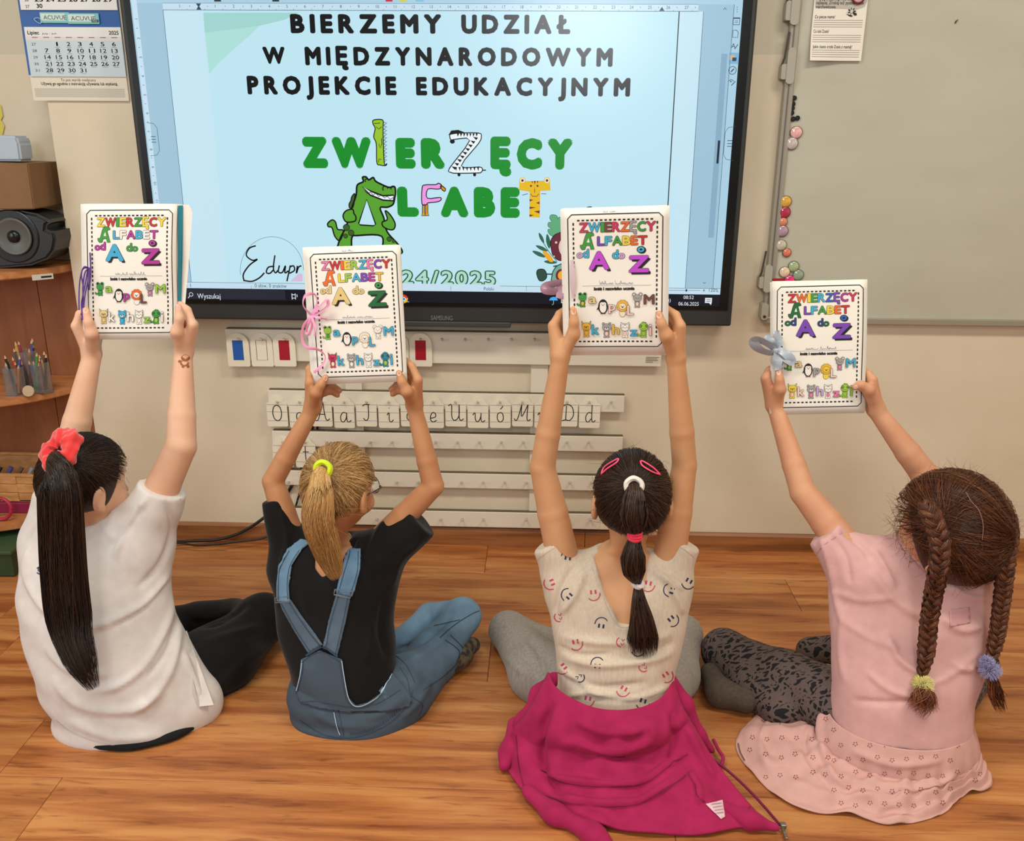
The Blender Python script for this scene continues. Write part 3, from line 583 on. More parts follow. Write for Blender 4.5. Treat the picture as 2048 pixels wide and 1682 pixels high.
# ================= WHITEBOARD =================
WB = W-.022
alu = mat('aluminium_frame', (168, 162, 148), .35, metal=.35); plastic = mat('grey_clip_plastic', (170, 166, 152), .4)
xb0 = at(1549, 562, WB)[0]; zb0 = at(1731, 636, WB)[2]
wb = empty('whiteboard', (2.0, W, float(zb0)), 'large grey-white magnetic whiteboard with an aluminium frame, right of the display', 'whiteboard')
MB().box((xb0, WB, zb0), (3.2, W-.004, zb0+1.25)).build('writing_surface', mat('whiteboard_enamel', (194, 192, 176), .3, noise=((3, 3, 9), (184, 182, 165), .5)), wb)
fx = at(1533, 562, WB-.004)[0]
MB().box((fx, WB-.006, zb0-.02), (xb0+.001, W-.001, zb0+1.26), bev=.003).build('frame_side', alu, wb)
MB().box((fx+.01, WB-.008, zb0-.019), (3.22, W-.001, zb0+.001), bev=.003).build('frame_rail', alu, wb)
MB().box((fx+.009, WB-.0085, zb0), (fx+.012, WB-.005, zb0+1.25)).build('frame_groove', mat('groove', (110, 104, 94), .5, metal=.3), wb)
def clip(px, py0, py1, ex=0):
    a = at(px, py0, WB-.014); c = at(px+ex, py1, WB-.014); x = (a[0]+c[0])/2
    o = MB().prism(rrect(x-.011, c[2], x+.011, a[2], .010), WB-.016, WB-.005).build('hinge_clip', plastic, wb)
    m_ = (a[2]+c[2])/2
    MB().prism(rrect(x-.024, c[2]+.012, x-.006, m_+.005, .005), WB-.012, W-.001).build('hinge_knuckle', plastic, wb)
    MB().tube([(x-.022, WB+.0, m_), (x-.018, WB-.006, m_+.02), (x-.012, WB-.010, a[2]+.04)], .003).build('hinge_rod', mat('rod_dark', (72, 70, 64), .4), wb)
clip(1592, -40, 50); clip(1582, 95, 168); clip(1536, 530, 585)
a = at(1531, 640, WB-.014); b = MB(); b.prism(rrect(a[0]-.014, a[2], a[0]+.006, a[2]+.05, .008), WB-.014, W-.001); b.build('corner_cap', plastic, wb)
MB().lathe([(.0045, 0), (.0045, .0015)], (a[0]-.004, WB-.014, a[2]+.010), (0, -1, 0), n=14).build('screw', mat('screw_dark', (96, 92, 84), .3, metal=.8), wb)
mg = [(585, 550, 12, (14, 12, 12), 'black', 'topmost of the small black round magnets'), (578, 583, 12, (14, 12, 12), 'black', 'second small black magnet from the top'), (574, 607, 12, (14, 12, 12), 'black', 'third small black magnet from the top'), (571, 633, 12, (14, 12, 12), 'black', 'small black magnet, lowest of the vertical line'), (603, 662, 12, (14, 12, 12), 'black', 'small black magnet, right one of the lower pair'), (579, 667, 12, (14, 12, 12), 'black', 'small black magnet, left one of the lower pair'),
      (596, 742, 31, (214, 160, 160), 'pink', 'pale pink glass magnet below the black magnets'), (572, 804, 31, (178, 166, 164), 'clear', 'greyish glass magnet just under the pale pink one'), (537, 1130, 30, (196, 152, 66), 'gold', 'golden glass magnet at the top of the lower column'), (531, 1190, 30, (160, 44, 74), 'crimson', 'crimson glass magnet under the golden one'), (522, 1244, 23, (190, 120, 92), 'orange', 'small salmon magnet between the crimson and lilac magnets'), (519, 1295, 30, (158, 132, 146), 'lilac', 'lilac glass magnet under the small salmon one'),
      (511, 1374, 29, (176, 170, 150), 'clear2', 'greyish green glass magnet above a small orange one'), (543, 1416, 23, (196, 110, 86), 'orange2', 'small orange magnet, lower right of the greyish one'), (581, 1494, 29, (150, 166, 128), 'green', 'green glass magnet, topmost of the cluster above the right booklet'), (530, 1525, 29, (206, 184, 156), 'cream', 'cream swirl glass magnet at the left of the cluster'), (607, 1542, 29, (128, 150, 126), 'teal', 'mottled teal glass magnet at the right of the cluster'), (558, 1572, 29, (196, 50, 110), 'hotpink', 'hot pink glass magnet peeking over the right booklet')]
for x, y, r, c, nm, lb in mg:
    px, py = 1380+x/2.803, y/2.803; g = at(px, py, WB-.004); rr = r/2.803/F*(2.85)*1.02
    big = r > 20
    e = empty('magnet', (float(g[0]), WB, float(g[2])), lb+' on the whiteboard', 'magnet', 'whiteboard magnets')
    rim = mat('magnet_rim_'+nm, tuple(int(v*.62) for v in c), .35)
    MB().lathe([(rr*.9, 0), (rr, .001), (rr, .0045), (rr*.93, .005)], (g[0], WB, g[2]), (0, -1, 0), n=24).build('rim', rim, e)
    hs = [(rr*.90*math.cos(t), .0045+.0035*math.sin(t)) for t in [k*PI/2/5 for k in range(6)]] if r > 12 else [(rr*.7, .0035), (rr*.66, .0052), (rr*.3, .0053)]
    MB().lathe([(a_, h_) for a_, h_ in hs if a_ > 1e-4], (g[0], WB, g[2]), (0, -1, 0), n=24).build('cap', mat('magnet_'+nm, c, .08 if big else .4, coat=1 if big else 0, noise=((90, 90, 90), tuple(min(255, int(v*1.25)) for v in c), .4) if big else None), e, smooth=big)
g = at(1557, 561, WB-.006); o = MB().box((g[0]-.018, WB-.011, g[2]-.010), (g[0]+.016, WB, g[2]+.006), bev=.001).build('bar_magnet', mat('red_plastic', (160, 16, 30), .35))
tag(o, 'dark red oblong magnet beside the hot pink one, just above the right booklet', 'magnet')
# worksheet held by magnets
WS = WB-.004
n = 14; v = []; wsz = lambda y: at(1680, y, WS)[2]
xl0, xr0 = at(1628, 2, WS)[0], at(1735, 2, WS)[0]; zt_w = wsz(2)+.17; zb_w = wsz(122); xl1 = at(1617, 120, WS)[0]; xr1 = at(1726, 120, WS)[0]
def wsP(u, v_, d=0):   # u,v in 0..1
    curl = .03*max(0, .25-v_)**1.3*max(0, 1-u*1.6)*3+.0007+.012*(1-v_)*.3
    x = (xl0+(xl1-xl0)*0)*(1-u)+xr0*u; return (x-.00, WS-curl-d, zb_w+(zt_w-zb_w)*v_)
nu, nv = 10, 24; v = [wsP(i/nu, j/nv) for j in range(nv+1) for i in range(nu+1)]
ws = empty('worksheet', (float(xl0), WB, float(zb_w)), 'printed white worksheet with ruled answer lines, pinned at the top of the whiteboard', 'paper')
obj('sheet', v, [(j*(nu+1)+i, j*(nu+1)+i+1, (j+1)*(nu+1)+i+1, (j+1)*(nu+1)+i) for j in range(nv) for i in range(nu)], mat('paper_white', (236, 230, 218), .6), ws, smooth=True)
q = Plane2D(lambda u, v_, d: wsP(u, v_, .0004+d)); gy = mat('print_grey', (120, 114, 106), .6); pk = mat('print_black', (22, 20, 20), .6); Hh = zt_w-zb_w; Ww = xr0-xl0
fy = lambda y: (at(1680, y, WS)[2]-zb_w)/Hh
for yy_, tx, x1 in ((37, 'Co piecze mama?', .42), (66, 'Co lubi Zosia?', .33), (97, 'Jakie ciasto zrobi Zosia z mamą?', .80)):
    q.text(tx, .04, fy(yy_), x1, .0085/Hh, pk, off=.01)
for y0 in (41, 71, 101):
    for k in range(4): q.line([(.03+i*.092, fy(y0+k*4.4)) for i in range(11)], .0011/Hh, gy)
q.poly([(.02, fy(2)+.25), (.02, fy(2)+.0), (.03, fy(15)), (.1, fy(17)), (.6, fy(18)), (.8, fy(20)), (.95, fy(14)), (.99, fy(3)), (.99, fy(3)+.2)], mat('print_light_grey', (186, 182, 172), .6)); q.up()
q.text('najlepiej. Zrobią też pyszne ciasto', .04, fy(9), .93, .0085/Hh, pk, off=.01); q.text('marchewkowe.', .04, fy(17), .42, .0085/Hh, pk, off=.01); q.text('piją z szynką i serem', .1, fy(1), .7, .0085/Hh, pk, off=.01)
cu_, cv_ = .72, fy(26)
q.ell(cu_, cv_, .10, .028, mat('print_mid', (214, 208, 198), .6), 16); q.up(); q.poly([(cu_-.1, cv_-.01), (cu_-.02, cv_-.03), (cu_+.02, cv_-.03), (cu_+.02, cv_-.02), (cu_-.06, cv_-.012)], pk); q.poly([(cu_+.02, cv_+.01), (cu_+.1, cv_-.005), (cu_+.1, cv_-.02), (cu_+.05, cv_-.02)], pk)
for k in range(7): t = k*2*PI/7; q.line([(cu_+.03*math.cos(t), cv_+.012+.012*math.sin(t)), (cu_+.075*math.cos(t), cv_+.012+.028*math.sin(t))], .012, pk)
q.build('print', ws)
g = at(1717, -6, WS-.008); e = empty('magnet', (float(g[0]), WS-.004, float(g[2])), 'crimson-rimmed magnet holding the worksheet, cut off by the top edge of the photo', 'magnet', 'whiteboard magnets')
MB().lathe([(.016, 0), (.018, .001), (.018, .005), (.016, .006)], (g[0], WS-.004, g[2]), (0, -1, 0)).build('rim', mat('magnet_rim_crimson'+'x', (120, 24, 44), .3), e); MB().lathe([(.015, .005), (.012, .008), (.004, .009)], (g[0], WS-.004, g[2]), (0, -1, 0)).build('cap', mat('magnet_capx', (214, 190, 190), .1, coat=1), e, smooth=True)
tag(MB().tube([at(1910, 47, WB-.002), at(1912, 43, WB-.003), at(1916, 39, WB-.002)], [.001, .0022, .0008]).build('marker_smudge', mat('smudge', (60, 56, 50), .6), wb), None)

# ================= CALENDAR =================
CY = W-.006
cal = empty('wall_calendar', (float(at(150, 201, CY)[0]), W, float(at(150, 201, CY)[2])), 'blue-backed three-month wall calendar hanging left of the display', 'calendar')
def Cq(x, y, d=0): p_ = at(x, y, CY-d); return (p_[0], p_[2])
def rect_px(x0, y0, x1, y1, d, th, m, name, ref=None):
    a = Cq(x0, y0, d); c = Cq(x1, y1, d); xl_ = ref[0] if ref else a[0]; xr_ = ref[1] if ref else c[0]
    return MB().box((xl_, CY-d-th, c[1]), (xr_, CY-d, a[1]), bev=.0003, seg=1).build(name, m, cal)
cbl = mat('calendar_blue', (24, 84, 156), .4); cwh = mat('calendar_paper', (226, 228, 226), .5)
xL, xR = Cq(44, 60)[0], Cq(257, 190)[0]
MB().box((xL, CY, Cq(60, 150)[1]), (xR, W-.001, Cq(60, -60)[1])).build('backing', cbl, cal)
MB().box((xL+.004, CY-.0005, Cq(66, 201)[1]), (xR, W-.0015, Cq(60, 152)[1]-.0)).build('footer', mat('calendar_cream', (224, 216, 198), .5), cal)
mx0, mx1 = Cq(49, 60, .002)[0], Cq(241, 54, .002)[0]
MB().box((mx0, CY-.0035, Cq(60, 153, .002)[1]), (mx1, CY-.0002, Cq(60, 54, .002)[1]), bev=.0003, seg=1).build('month_sheet', cwh, cal)
MB().box((mx0-.001, CY-.0035, Cq(60, 20, .002)[1]), (mx1-.002, CY-.0002, Cq(60, -60, .002)[1]), bev=.0003, seg=1).build('month_sheet', cwh, cal)
q = Plane2D(lambda u, v_, d: (u, CY-.0038-d, v_)); ck = mat('cal_ink', (40, 42, 48), .5); cb_ = mat('cal_blue_ink', (50, 92, 140), .5); cr_ = mat('cal_red_ink', (170, 66, 80), .5); tint = mat('cal_tint', (196, 212, 220), .5); pale = mat('cal_pale', (222, 214, 212), .5)
z0, z1 = Cq(60, 153)[1], Cq(60, 54)[1]; wdt = mx1-mx0; hgt = z1-z0
q.rect(mx0, z0, mx1, z1-hgt*.27, tint); q.rect(mx0, z1-hgt*.27, mx1, z1-hgt*.19, pale); q.up()
q.text('Lipiec', mx0+wdt*.03, z1-hgt*.15, mx0+wdt*.15, hgt*.08, ck, off=.012); q.text('2025', mx0+wdt*.875, z1-hgt*.15, mx0+wdt*.975, hgt*.08, ck, off=.008); q.text('July - Juli', mx0+wdt*.18, z1-hgt*.145, mx0+wdt*.33, hgt*.03, ck)
for j in range(8): q.rect(mx0+wdt*(.07+j*.118), z1-hgt*.215, mx0+wdt*(.07+j*.118)+wdt*.06, z1-hgt*.203, ck)
d_ = 0
for r_ in range(5):
    q.text(str(27+r_), mx0+wdt*.055, z0+hgt*(.63-r_*.133), mx0+wdt*.10, hgt*.055, ck)
    for j in range(7):
        if r_ == 0 and j == 0: continue
        d_ = r_*7+j
        if d_ > 31: continue
        s_ = str(d_); ww = .019*len(s_)-(.006 if '1' in s_ else 0); xc = mx0+wdt*(.205+j*.118)
        if s_ == '1': q.text(s_, xc-wdt*.01, z0+hgt*(.62-r_*.133), xc+wdt*.006, hgt*.085, ck, off=.005); q.rect(xc-wdt*.027, z0+hgt*(.595-r_*.133), xc+wdt*.027, z0+hgt*(.600-r_*.133), ck); continue
        q.text(s_, xc-wdt*ww, z0+hgt*(.62-r_*.133), xc+wdt*ww, hgt*.085, cb_ if j == 5 else cr_ if j == 6 else ck, off=.004)
        q.rect(xc-wdt*.027, z0+hgt*(.595-r_*.133), xc+wdt*.027, z0+hgt*(.600-r_*.133), ck)
zz = Cq(60, 20)[1]; zu = Cq(60, 7)[1]
q.text('27', mx0+wdt*.05, zz+.005, mx0+wdt*.09, hgt*.06, ck); q.text('30', mx0+wdt*.165, zz+.005, mx0+wdt*.225, hgt*.085, ck, off=.015)
q.text('26', mx0+wdt*.05, zz+.022, mx0+wdt*.09, hgt*.06, ck)
for j, s_ in enumerate(('23', '24', '25', '26', '27', '28', '29')): xc = mx0+wdt*(.195+j*.118); q.text(s_, xc-wdt*.044, zz+.0215, xc+wdt*.044, hgt*.085, cb_ if j == 5 else cr_ if j == 6 else ck, off=.015)
zf = Cq(60, 162)[1]; q.lay = 0
fp = Plane2D(lambda u, v_, d: (u, CY-.0009-d, v_))
fp.text('To jest wyrób medyczny', Cq(122, 162)[0], zf, Cq(192, 162)[0], .0075, ck); fp.text('Używaj go zgodnie z instrukcją używania lub etykietą.', Cq(83, 170)[0], Cq(83, 170)[1], Cq(236, 170)[0], .0085, ck, off=.01)
for k in range(5): fp.rect(Cq(69, 177)[0], Cq(69, 176.5+k*3.6)[1]-.0035, xR-.01, Cq(69, 176.5+k*3.6)[1], mat('fineprint', (196, 190, 176), .6))
fp.build('footer_print', cal)
for x0, y0, x1, y1 in ((83, 25, 139, 46), (138, 27, 198, 48)):
    a, c = Cq(x0, y1), Cq(x1, y0); q.rect(a[0], a[1], c[0], c[1], mat('pack_teal', (120, 190, 190), .4)); q.up(); q.rect(a[0]+.002, a[1]+.006, c[0]-.012, c[1]-.003, mat('pack_pale', (200, 222, 214), .4)); q.up(); q.text('ACUVUE', a[0]+.010, a[1]+(c[1]-a[1])*.32, c[0]-.010, (c[1]-a[1])*.42, ck, off=-.008)
a = Cq(185, 45); q.rect(a[0], a[1], a[0]+.020, a[1]+.007, ck); q.up(); q.text('MAX', a[0]+.003, a[1]+.0015, a[0]+.017, .004, cwh)
q.line(spline([Cq(*p_) for p_ in ((70, 38), (78, 36), (86, 42), (82, 47), (74, 43))], 5, True), .0016, mat('lens_grey', (150, 180, 210), .3), True)
q.build('print', cal)
# ================= ORGANIC MODELLING: signed distance shapes -> one continuous mesh =================
def V(*a): return np.array(a, float)
def rotm(yaw=0, pitch=0, roll=0):
    """yaw>0 turns left (towards -x when facing +y), pitch>0 looks up, roll>0 tips to the right"""
    cy, sy = math.cos(yaw), math.sin(yaw); cp, sp = math.cos(pitch), math.sin(pitch); cr, sr = math.cos(roll), math.sin(roll)
    return np.array([[cy,-sy,0],[sy,cy,0],[0,0,1]]) @ np.array([[1,0,0],[0,cp,-sp],[0,sp,cp]]) @ np.array([[cr,0,sr],[0,1,0],[-sr,0,cr]])
class Fd:
    def __init__(s): s.ops = []
    def _a(s, fn, lo, hi, k, mode='u'): s.ops.append((fn, np.asarray(lo)-.06, np.asarray(hi)+.06, k, mode)); return s
    def cap(s, a, b, ra, rb, k=.02, flat=False, mode='u', sq=None):
        a, b = np.asarray(a, float), np.asarray(b, float); ab = b-a; L2 = ab @ ab; L = math.sqrt(L2)
        M = None
        if sq is not None:        # squash (direction, factor)
            n = np.asarray(sq[0], float); n = n/np.linalg.norm(n); M = (n, sq[1])
        def fn(P):
            q = P-a; t = np.clip(q @ ab/L2, 0, 1); d = q-t[:, None]*ab
            if M: d = d+np.outer(d @ M[0], M[0])*(1/M[1]-1)
            r = np.sqrt((d*d).sum(1))-(ra+(rb-ra)*t)
            if M: r = r*min(1, M[1]*1.3)
            if flat: r = np.maximum(r, (q @ ab)/L-L)
            return r
        R_ = max(ra, rb); return s._a(fn, np.minimum(a, b)-R_, np.maximum(a, b)+R_, k, mode)
    def chain(s, pts, rs, k=.012, flat=False, sq=None):
        for i in range(len(pts)-1): s.cap(pts[i], pts[i+1], rs[i], rs[i+1], k if i else k, flat and i == len(pts)-2, sq=sq)
        return s
    def ell(s, c, r, k=.02, R=None, mode='u'):
        c = np.asarray(c, float); r = np.asarray(r, float); R = np.eye(3) if R is None else R
        def fn(P):
            q = (P-c) @ R; k0 = np.sqrt(((q/r)**2).sum(1)); k1 = np.sqrt(((q/r**2)**2).sum(1))+1e-9
            return k0*(k0-1)/k1
        m = r.max(); return s._a(fn, c-m, c+m, k, mode)
    def loft(s, rows, k=.02, mode='u', n=2.3, lim=True):
        """rows (z, cx, cy, rx, ry): elliptical slices"""
        rows = sorted([tuple(map(float, r)) for r in rows]); A = np.array(rows); zz = np.linspace(A[0, 0], A[-1, 0], 80)
        B = np.stack([np.interp(zz, A[:, 0], A[:, j]) for j in range(1, 5)], 1)
        for _ in range(6): B[1:-1] = (B[:-2]+2*B[1:-1]+B[2:])/4
        def fn(P):
            z = np.clip(P[:, 2], zz[0], zz[-1]); q = [np.interp(z, zz, B[:, j]) for j in range(4)]
            e = (np.abs((P[:, 0]-q[0])/q[2])**n+np.abs((P[:, 1]-q[1])/q[3])**n)**(1/n)
            d = (e-1)*np.minimum(q[2], q[3])
            if lim:
                dz = np.maximum(zz[0]-P[:, 2], P[:, 2]-zz[-1]); d = np.maximum(d, dz)
            return d
        lo = V((B[:, 0]-B[:, 2]).min(), (B[:, 1]-B[:, 3]).min(), zz[0]); hi = V((B[:, 0]+B[:, 2]).max(), (B[:, 1]+B[:, 3]).max(), zz[-1])
        return s._a(fn, lo, hi, k, mode)
    def plane(s, p, n, k=.004):      # keep the side opposite to n
        p = np.asarray(p, float); n = np.asarray(n, float)/np.linalg.norm(n)
        return s._a(lambda P: (P-p) @ n, V(-9, -9, -9), V(9, 9, 9), k, 'i')
    def fnop(s, fn, lo, hi, k=.01, mode='u'): return s._a(fn, lo, hi, k, mode)
    def eval(s, P):
        D = np.full(len(P), .2)
        for fn, lo, hi, k, mode in s.ops:
            m = ((P > lo) & (P < hi)).all(1)
            if not m.any(): continue
            d = fn(P[m]); o = D[m]
            if mode == 'u':
                h = np.clip(.5+.5*(o-d)/k, 0, 1); D[m] = o+(d-o)*h-k*h*(1-h)
            elif mode == 's':
                d = -d; h = np.clip(.5-.5*(o-d)/k, 0, 1); D[m] = o+(d-o)*h+k*h*(1-h)
            elif mode == 'i':
                h = np.clip(.5-.5*(o-d)/k, 0, 1); D[m] = o+(d-o)*h+k*h*(1-h)
            elif mode == 'disp': D[m] = o+d
        return D
    def bounds(s):
        u = [(a, b) for _, a, b, _, m in s.ops if m == 'u']
        return np.min([a for a, _ in u], 0)+.04, np.max([b for _, b in u], 0)-.04
def surfnet(f, h=.005, lo=None, hi=None, zs=None, xs=None, floor=True):
    l, hh = f.bounds(); lo = l if lo is None else lo; hi = hh if hi is None else hi
    if floor: lo = lo.copy(); lo[2] = max(lo[2], -.01)
    B = 8
    def axis(a, b, hx): n = int(math.ceil((b-a)/hx/B))*B; return a+np.arange(n+1)*hx
    X, Y = axis(lo[0], hi[0], h), axis(lo[1], hi[1], h); Z = axis(lo[2], hi[2], h) if zs is None else zs(lo[2], hi[2], B)
    nx, ny, nz = len(X), len(Y), len(Z)
    def mids(A): return (A[0:-1:B]+A[B::B])/2, (A[B::B]-A[0:-1:B])/2
    mx, sx = mids(X); my, sy = mids(Y); mz, sz = mids(Z)
    G = np.stack(np.meshgrid(mx, my, mz, indexing='ij'), -1).reshape(-1, 3); S = np.sqrt(sum(q*q for q in np.meshgrid(sx, sy, sz, indexing='ij'))).reshape(-1)
    d = f.eval(G); act = np.abs(d) < S*1.6+.012
    D = np.where(d < 0, -1., 1.).astype(np.float32).reshape(len(mx), len(my), len(mz)); D = np.repeat(np.repeat(np.repeat(D, B, 0), B, 1), B, 2)
    D = np.pad(D, ((0, 1), (0, 1), (0, 1)), mode='edge')
    ai = np.argwhere(act.reshape(len(mx), len(my), len(mz)))*B
    M = np.zeros(D.shape, bool)
    for i, j, k in ai: M[i:i+B+1, j:j+B+1, k:k+B+1] = True
    I = np.argwhere(M); P = np.stack([X[I[:, 0]], Y[I[:, 1]], Z[I[:, 2]]], 1)
    D[M] = np.clip(f.eval(P), -1, 1)
    D[0] = D[-1] = 1; D[:, 0] = D[:, -1] = 1; D[:, :, 0] = D[:, :, -1] = 1
    Sg = D < 0
    c = Sg[:-1, :-1, :-1].astype(np.int8)
    cnt = sum(Sg[a:nx-1+a, b:ny-1+b, e:nz-1+e].astype(np.int8) for a in (0, 1) for b in (0, 1) for e in (0, 1))
    cells = np.argwhere((cnt > 0) & (cnt < 8)); idx = -np.ones(cnt.shape, np.int32); idx[tuple(cells.T)] = np.arange(len(cells))
    acc = np.zeros((len(cells), 3)); num = np.zeros(len(cells)); ax = (X, Y, Z)
    cor = [(a, b, e) for a in (0, 1) for b in (0, 1) for e in (0, 1)]
    for a in cor:
        for k in range(3):
            if a[k]: continue
            b = list(a); b[k] = 1
            ia = cells+a; ib = cells+b; da = D[tuple(ia.T)]; db = D[tuple(ib.T)]; m = (da < 0) != (db < 0)
            t = np.where(m, da/(da-db+1e-12), 0)
            pa = np.stack([ax[q][ia[:, q]] for q in range(3)], 1); pb = np.stack([ax[q][ib[:, q]] for q in range(3)], 1)
            acc[m] += (pa+(pb-pa)*t[:, None])[m]; num[m] += 1
    Vv = acc/num[:, None]; F_ = []
    for k in range(3):
        u, v = [(1, 2), (2, 0), (0, 1)][k]
        sl0 = [slice(None)]*3; sl1 = [slice(None)]*3; sl0[k] = slice(0, -1); sl1[k] = slice(1, None)
        s0 = Sg[tuple(sl0)]; s1 = Sg[tuple(sl1)]; E = np.argwhere(s0 != s1)
        E = E[(E[:, u] > 0) & (E[:, v] > 0) & (E[:, u] < D.shape[u]-1) & (E[:, v] < D.shape[v]-1)]
        flip = s0[tuple(E.T)]; q = []
        for du, dv in ((1, 1), (0, 1), (0, 0), (1, 0)):
            e = E.copy(); e[:, u] -= du; e[:, v] -= dv; q.append(idx[tuple(e.T)])
        q = np.stack(q, 1); q[~flip] = q[~flip][:, ::-1]; F_.append(q)
    return Vv, np.concatenate(F_)
def arr_obj(name, V_, F_, m, parent=None, smooth=True, midx=None):
    me = bpy.data.meshes.new(name); V_ = np.asarray(V_, np.float32); F_ = np.asarray(F_, np.int32); n = F_.shape[1]
    if parent is not None: V_ = V_-wloc(parent).astype(np.float32)
    me.vertices.add(len(V_)); me.vertices.foreach_set('co', V_.ravel()); me.loops.add(F_.size); me.loops.foreach_set('vertex_index', F_.ravel())
    me.polygons.add(len(F_)); me.polygons.foreach_set('loop_start', np.arange(0, F_.size, n, dtype=np.int32))
    if midx is not None: me.polygons.foreach_set('material_index', np.asarray(midx, np.int32))
    me.polygons.foreach_set('use_smooth', np.full(len(F_), smooth))
    for mm in (m if isinstance(m, (list, tuple)) else [m]): me.materials.append(mm)
    me.update(calc_edges=True); me.validate()
    o = bpy.data.objects.new(name, me); C.objects.link(o)
    if parent is not None: o.parent = parent
    return o
def relax(V_, F_, n=1, w=.5):
    e = np.concatenate([F_[:, [0, 1]], F_[:, [1, 2]], F_[:, [2, 3]], F_[:, [3, 0]]]); e = np.concatenate([e, e[:, ::-1]])
    for _ in range(n):
        cnt = np.bincount(e[:, 0], minlength=len(V_))+1e-9
        A = np.stack([np.bincount(e[:, 0], V_[e[:, 1], k], len(V_)) for k in range(3)], 1)/cnt[:, None]; V_ = V_*(1-w)+A*w
    return V_
def vnormals(V_, F_):
    a = np.cross(V_[F_[:, 2]]-V_[F_[:, 0]], V_[F_[:, 3]]-V_[F_[:, 1]]); N = np.zeros_like(V_)
    for k in range(4): N += np.stack([np.bincount(F_[:, k], a[:, j], len(V_)) for j in range(3)], 1)
    return N/(np.linalg.norm(N, axis=1, keepdims=True)+1e-12)
def folds(V_, F_, lines, facing=True):
    """push real creases/ridges into a mesh; lines: (photo points, half width m, depth m) on the side that faces the photographer"""
    N = vnormals(V_, F_); px = proj(V_); out = np.zeros(len(V_)); view = (CP-V_); dist = np.linalg.norm(view, axis=1); fc = (N*view).sum(1)/dist
    for pts, wd, amp in lines:
        q = np.array(spline(pts, 6)); best = np.full(len(V_), 1e9); tt = np.zeros(len(V_)); L = len(q)-1
        lo, hi = q.min(0)-60, q.max(0)+60; m = ((px > lo) & (px < hi)).all(1) & (fc > .0)
        if not m.any(): continue
        p = px[m]; b = np.full(len(p), 1e9); t_ = np.zeros(len(p))
        for i in range(L):
            a, c = q[i], q[i+1]; ab = c-a; t = np.clip(((p-a) @ ab)/(ab @ ab+1e-9), 0, 1); d = np.linalg.norm(p-a-t[:, None]*ab, axis=1)
            u = d < b; b[u] = d[u]; t_[u] = (i+t[u])/L
        s = b*dist[m]/F/wd; env = np.clip(np.minimum(t_, 1-t_)*5, 0, 1)
        out[m] += amp*np.exp(-s*s)*env*np.clip(fc[m]*3, 0, 1)
    return V_+N*out[:, None]*1.4
def bvh(V_, F_): return BVHTree.FromPolygons([tuple(v) for v in V_.tolist()], [tuple(f) for f in F_.tolist()])
def hit(tree, px, py):
    r = ray(px, py); r = r/np.linalg.norm(r); h = tree.ray_cast(Vector(CP), Vector(r))
    if h[0] is None: return None
    n = h[1]
    if n.dot(Vector(r)) > 0: n = -n
    return np.array(h[0]), np.array(n)
class Drape:
    """stitched / printed details laid on a cloth surface"""
    def __init__(s, tree): s.t = tree; s.mb = MB()
    def pt(s, x, y, off):
        h = hit(s.t, x, y); return None if h is None else h[0]+h[1]*off
    def line(s, pts, wpx, m, off=.0008, th=None, sm=5):
        q = spline(pts, sm) if sm > 1 else [np.array(p, float) for p in pts]; L = []
        for i, p in enumerate(q):
            t = q[min(i+1, len(q)-1)]-q[max(i-1, 0)]; t = t/(np.linalg.norm(t)+1e-9); n = np.array([-t[1], t[0]])*wpx/2
            a, b = s.pt(*(p+n), off), s.pt(*(p-n), off)
            L.append(None if a is None or b is None or np.linalg.norm(a-b) > .06 else (a, b))
        for i in range(len(q)-1):
            if L[i] and L[i+1] and np.linalg.norm(L[i][0]-L[i+1][0]) < .06: s.mb.add([L[i][0], L[i][1], L[i+1][1], L[i+1][0]], [(0, 1, 2, 3)], m)
    def disc(s, x, y, r, m, off=.0008, n=7, ry=None):
        c = s.pt(x, y, off)
        if c is None: return
        v = [s.pt(x+r*math.cos(2*PI*k/n), y+(ry or r)*math.sin(2*PI*k/n), off) for k in range(n)]
        if any(q is None or np.linalg.norm(q-c) > .03 for q in v): return
        s.mb.add(v, [tuple(range(n))], m)
    def patch(s, poly, name, m, parent, off=.003, step=5, th=.003):
        """cloth panel covering the pixel polygon, as a raised grid following the body"""
        P = np.array(poly, float); x0, y0 = P.min(0); x1, y1 = P.max(0); nx, ny = int((x1-x0)/step)+2, int((y1-y0)/step)+2
        def inside(x, y):
            c = False; j = len(P)-1
            for i in range(len(P)):
                if (P[i][1] > y) != (P[j][1] > y) and x < (P[j][0]-P[i][0])*(y-P[i][1])/(P[j][1]-P[i][1])+P[i][0]: c = not c
                j = i
            return c
        def snap(x, y):
            best = None
            for i in range(len(P)):
                a, b = P[i-1], P[i]; ab = b-a; t = min(1, max(0, ((x-a[0])*ab[0]+(y-a[1])*ab[1])/(ab @ ab+1e-9))); q = a+ab*t; d = math.hypot(q[0]-x, q[1]-y)
                if best is None or d < best[0]: best = (d, q)
            return best
        idx = {}; v = []
        for j in range(ny):
            for i in range(nx):
                x, y = x0+i*step, y0+j*step; ins = inside(x, y); d, q = snap(x, y)
                if not ins and d > step*1.0: continue
                if not ins or d < step*.45: x, y = q
                p = s.pt(x, y, off)
                if p is None: continue
                idx[i, j] = len(v); v.append(p)
        f = [(idx[i, j], idx[i, j+1], idx[i+1, j+1], idx[i+1, j]) for j in range(ny) for i in range(nx) if all(k in idx for k in ((i, j), (i+1, j), (i+1, j+1), (i, j+1)))]
        o = arr_obj(name, v, f, m, parent)
        md = o.modifiers.new('thickness', 'SOLIDIFY'); md.thickness = th; md.offset = 0
        return o
    def build(s, name, parent):
        v = np.array(s.mb.v); 
        if parent is not None: v = v-wloc(parent)
        return obj_raw(name, v, s.mb.f, s.mb.mats, s.mb.mi, parent)
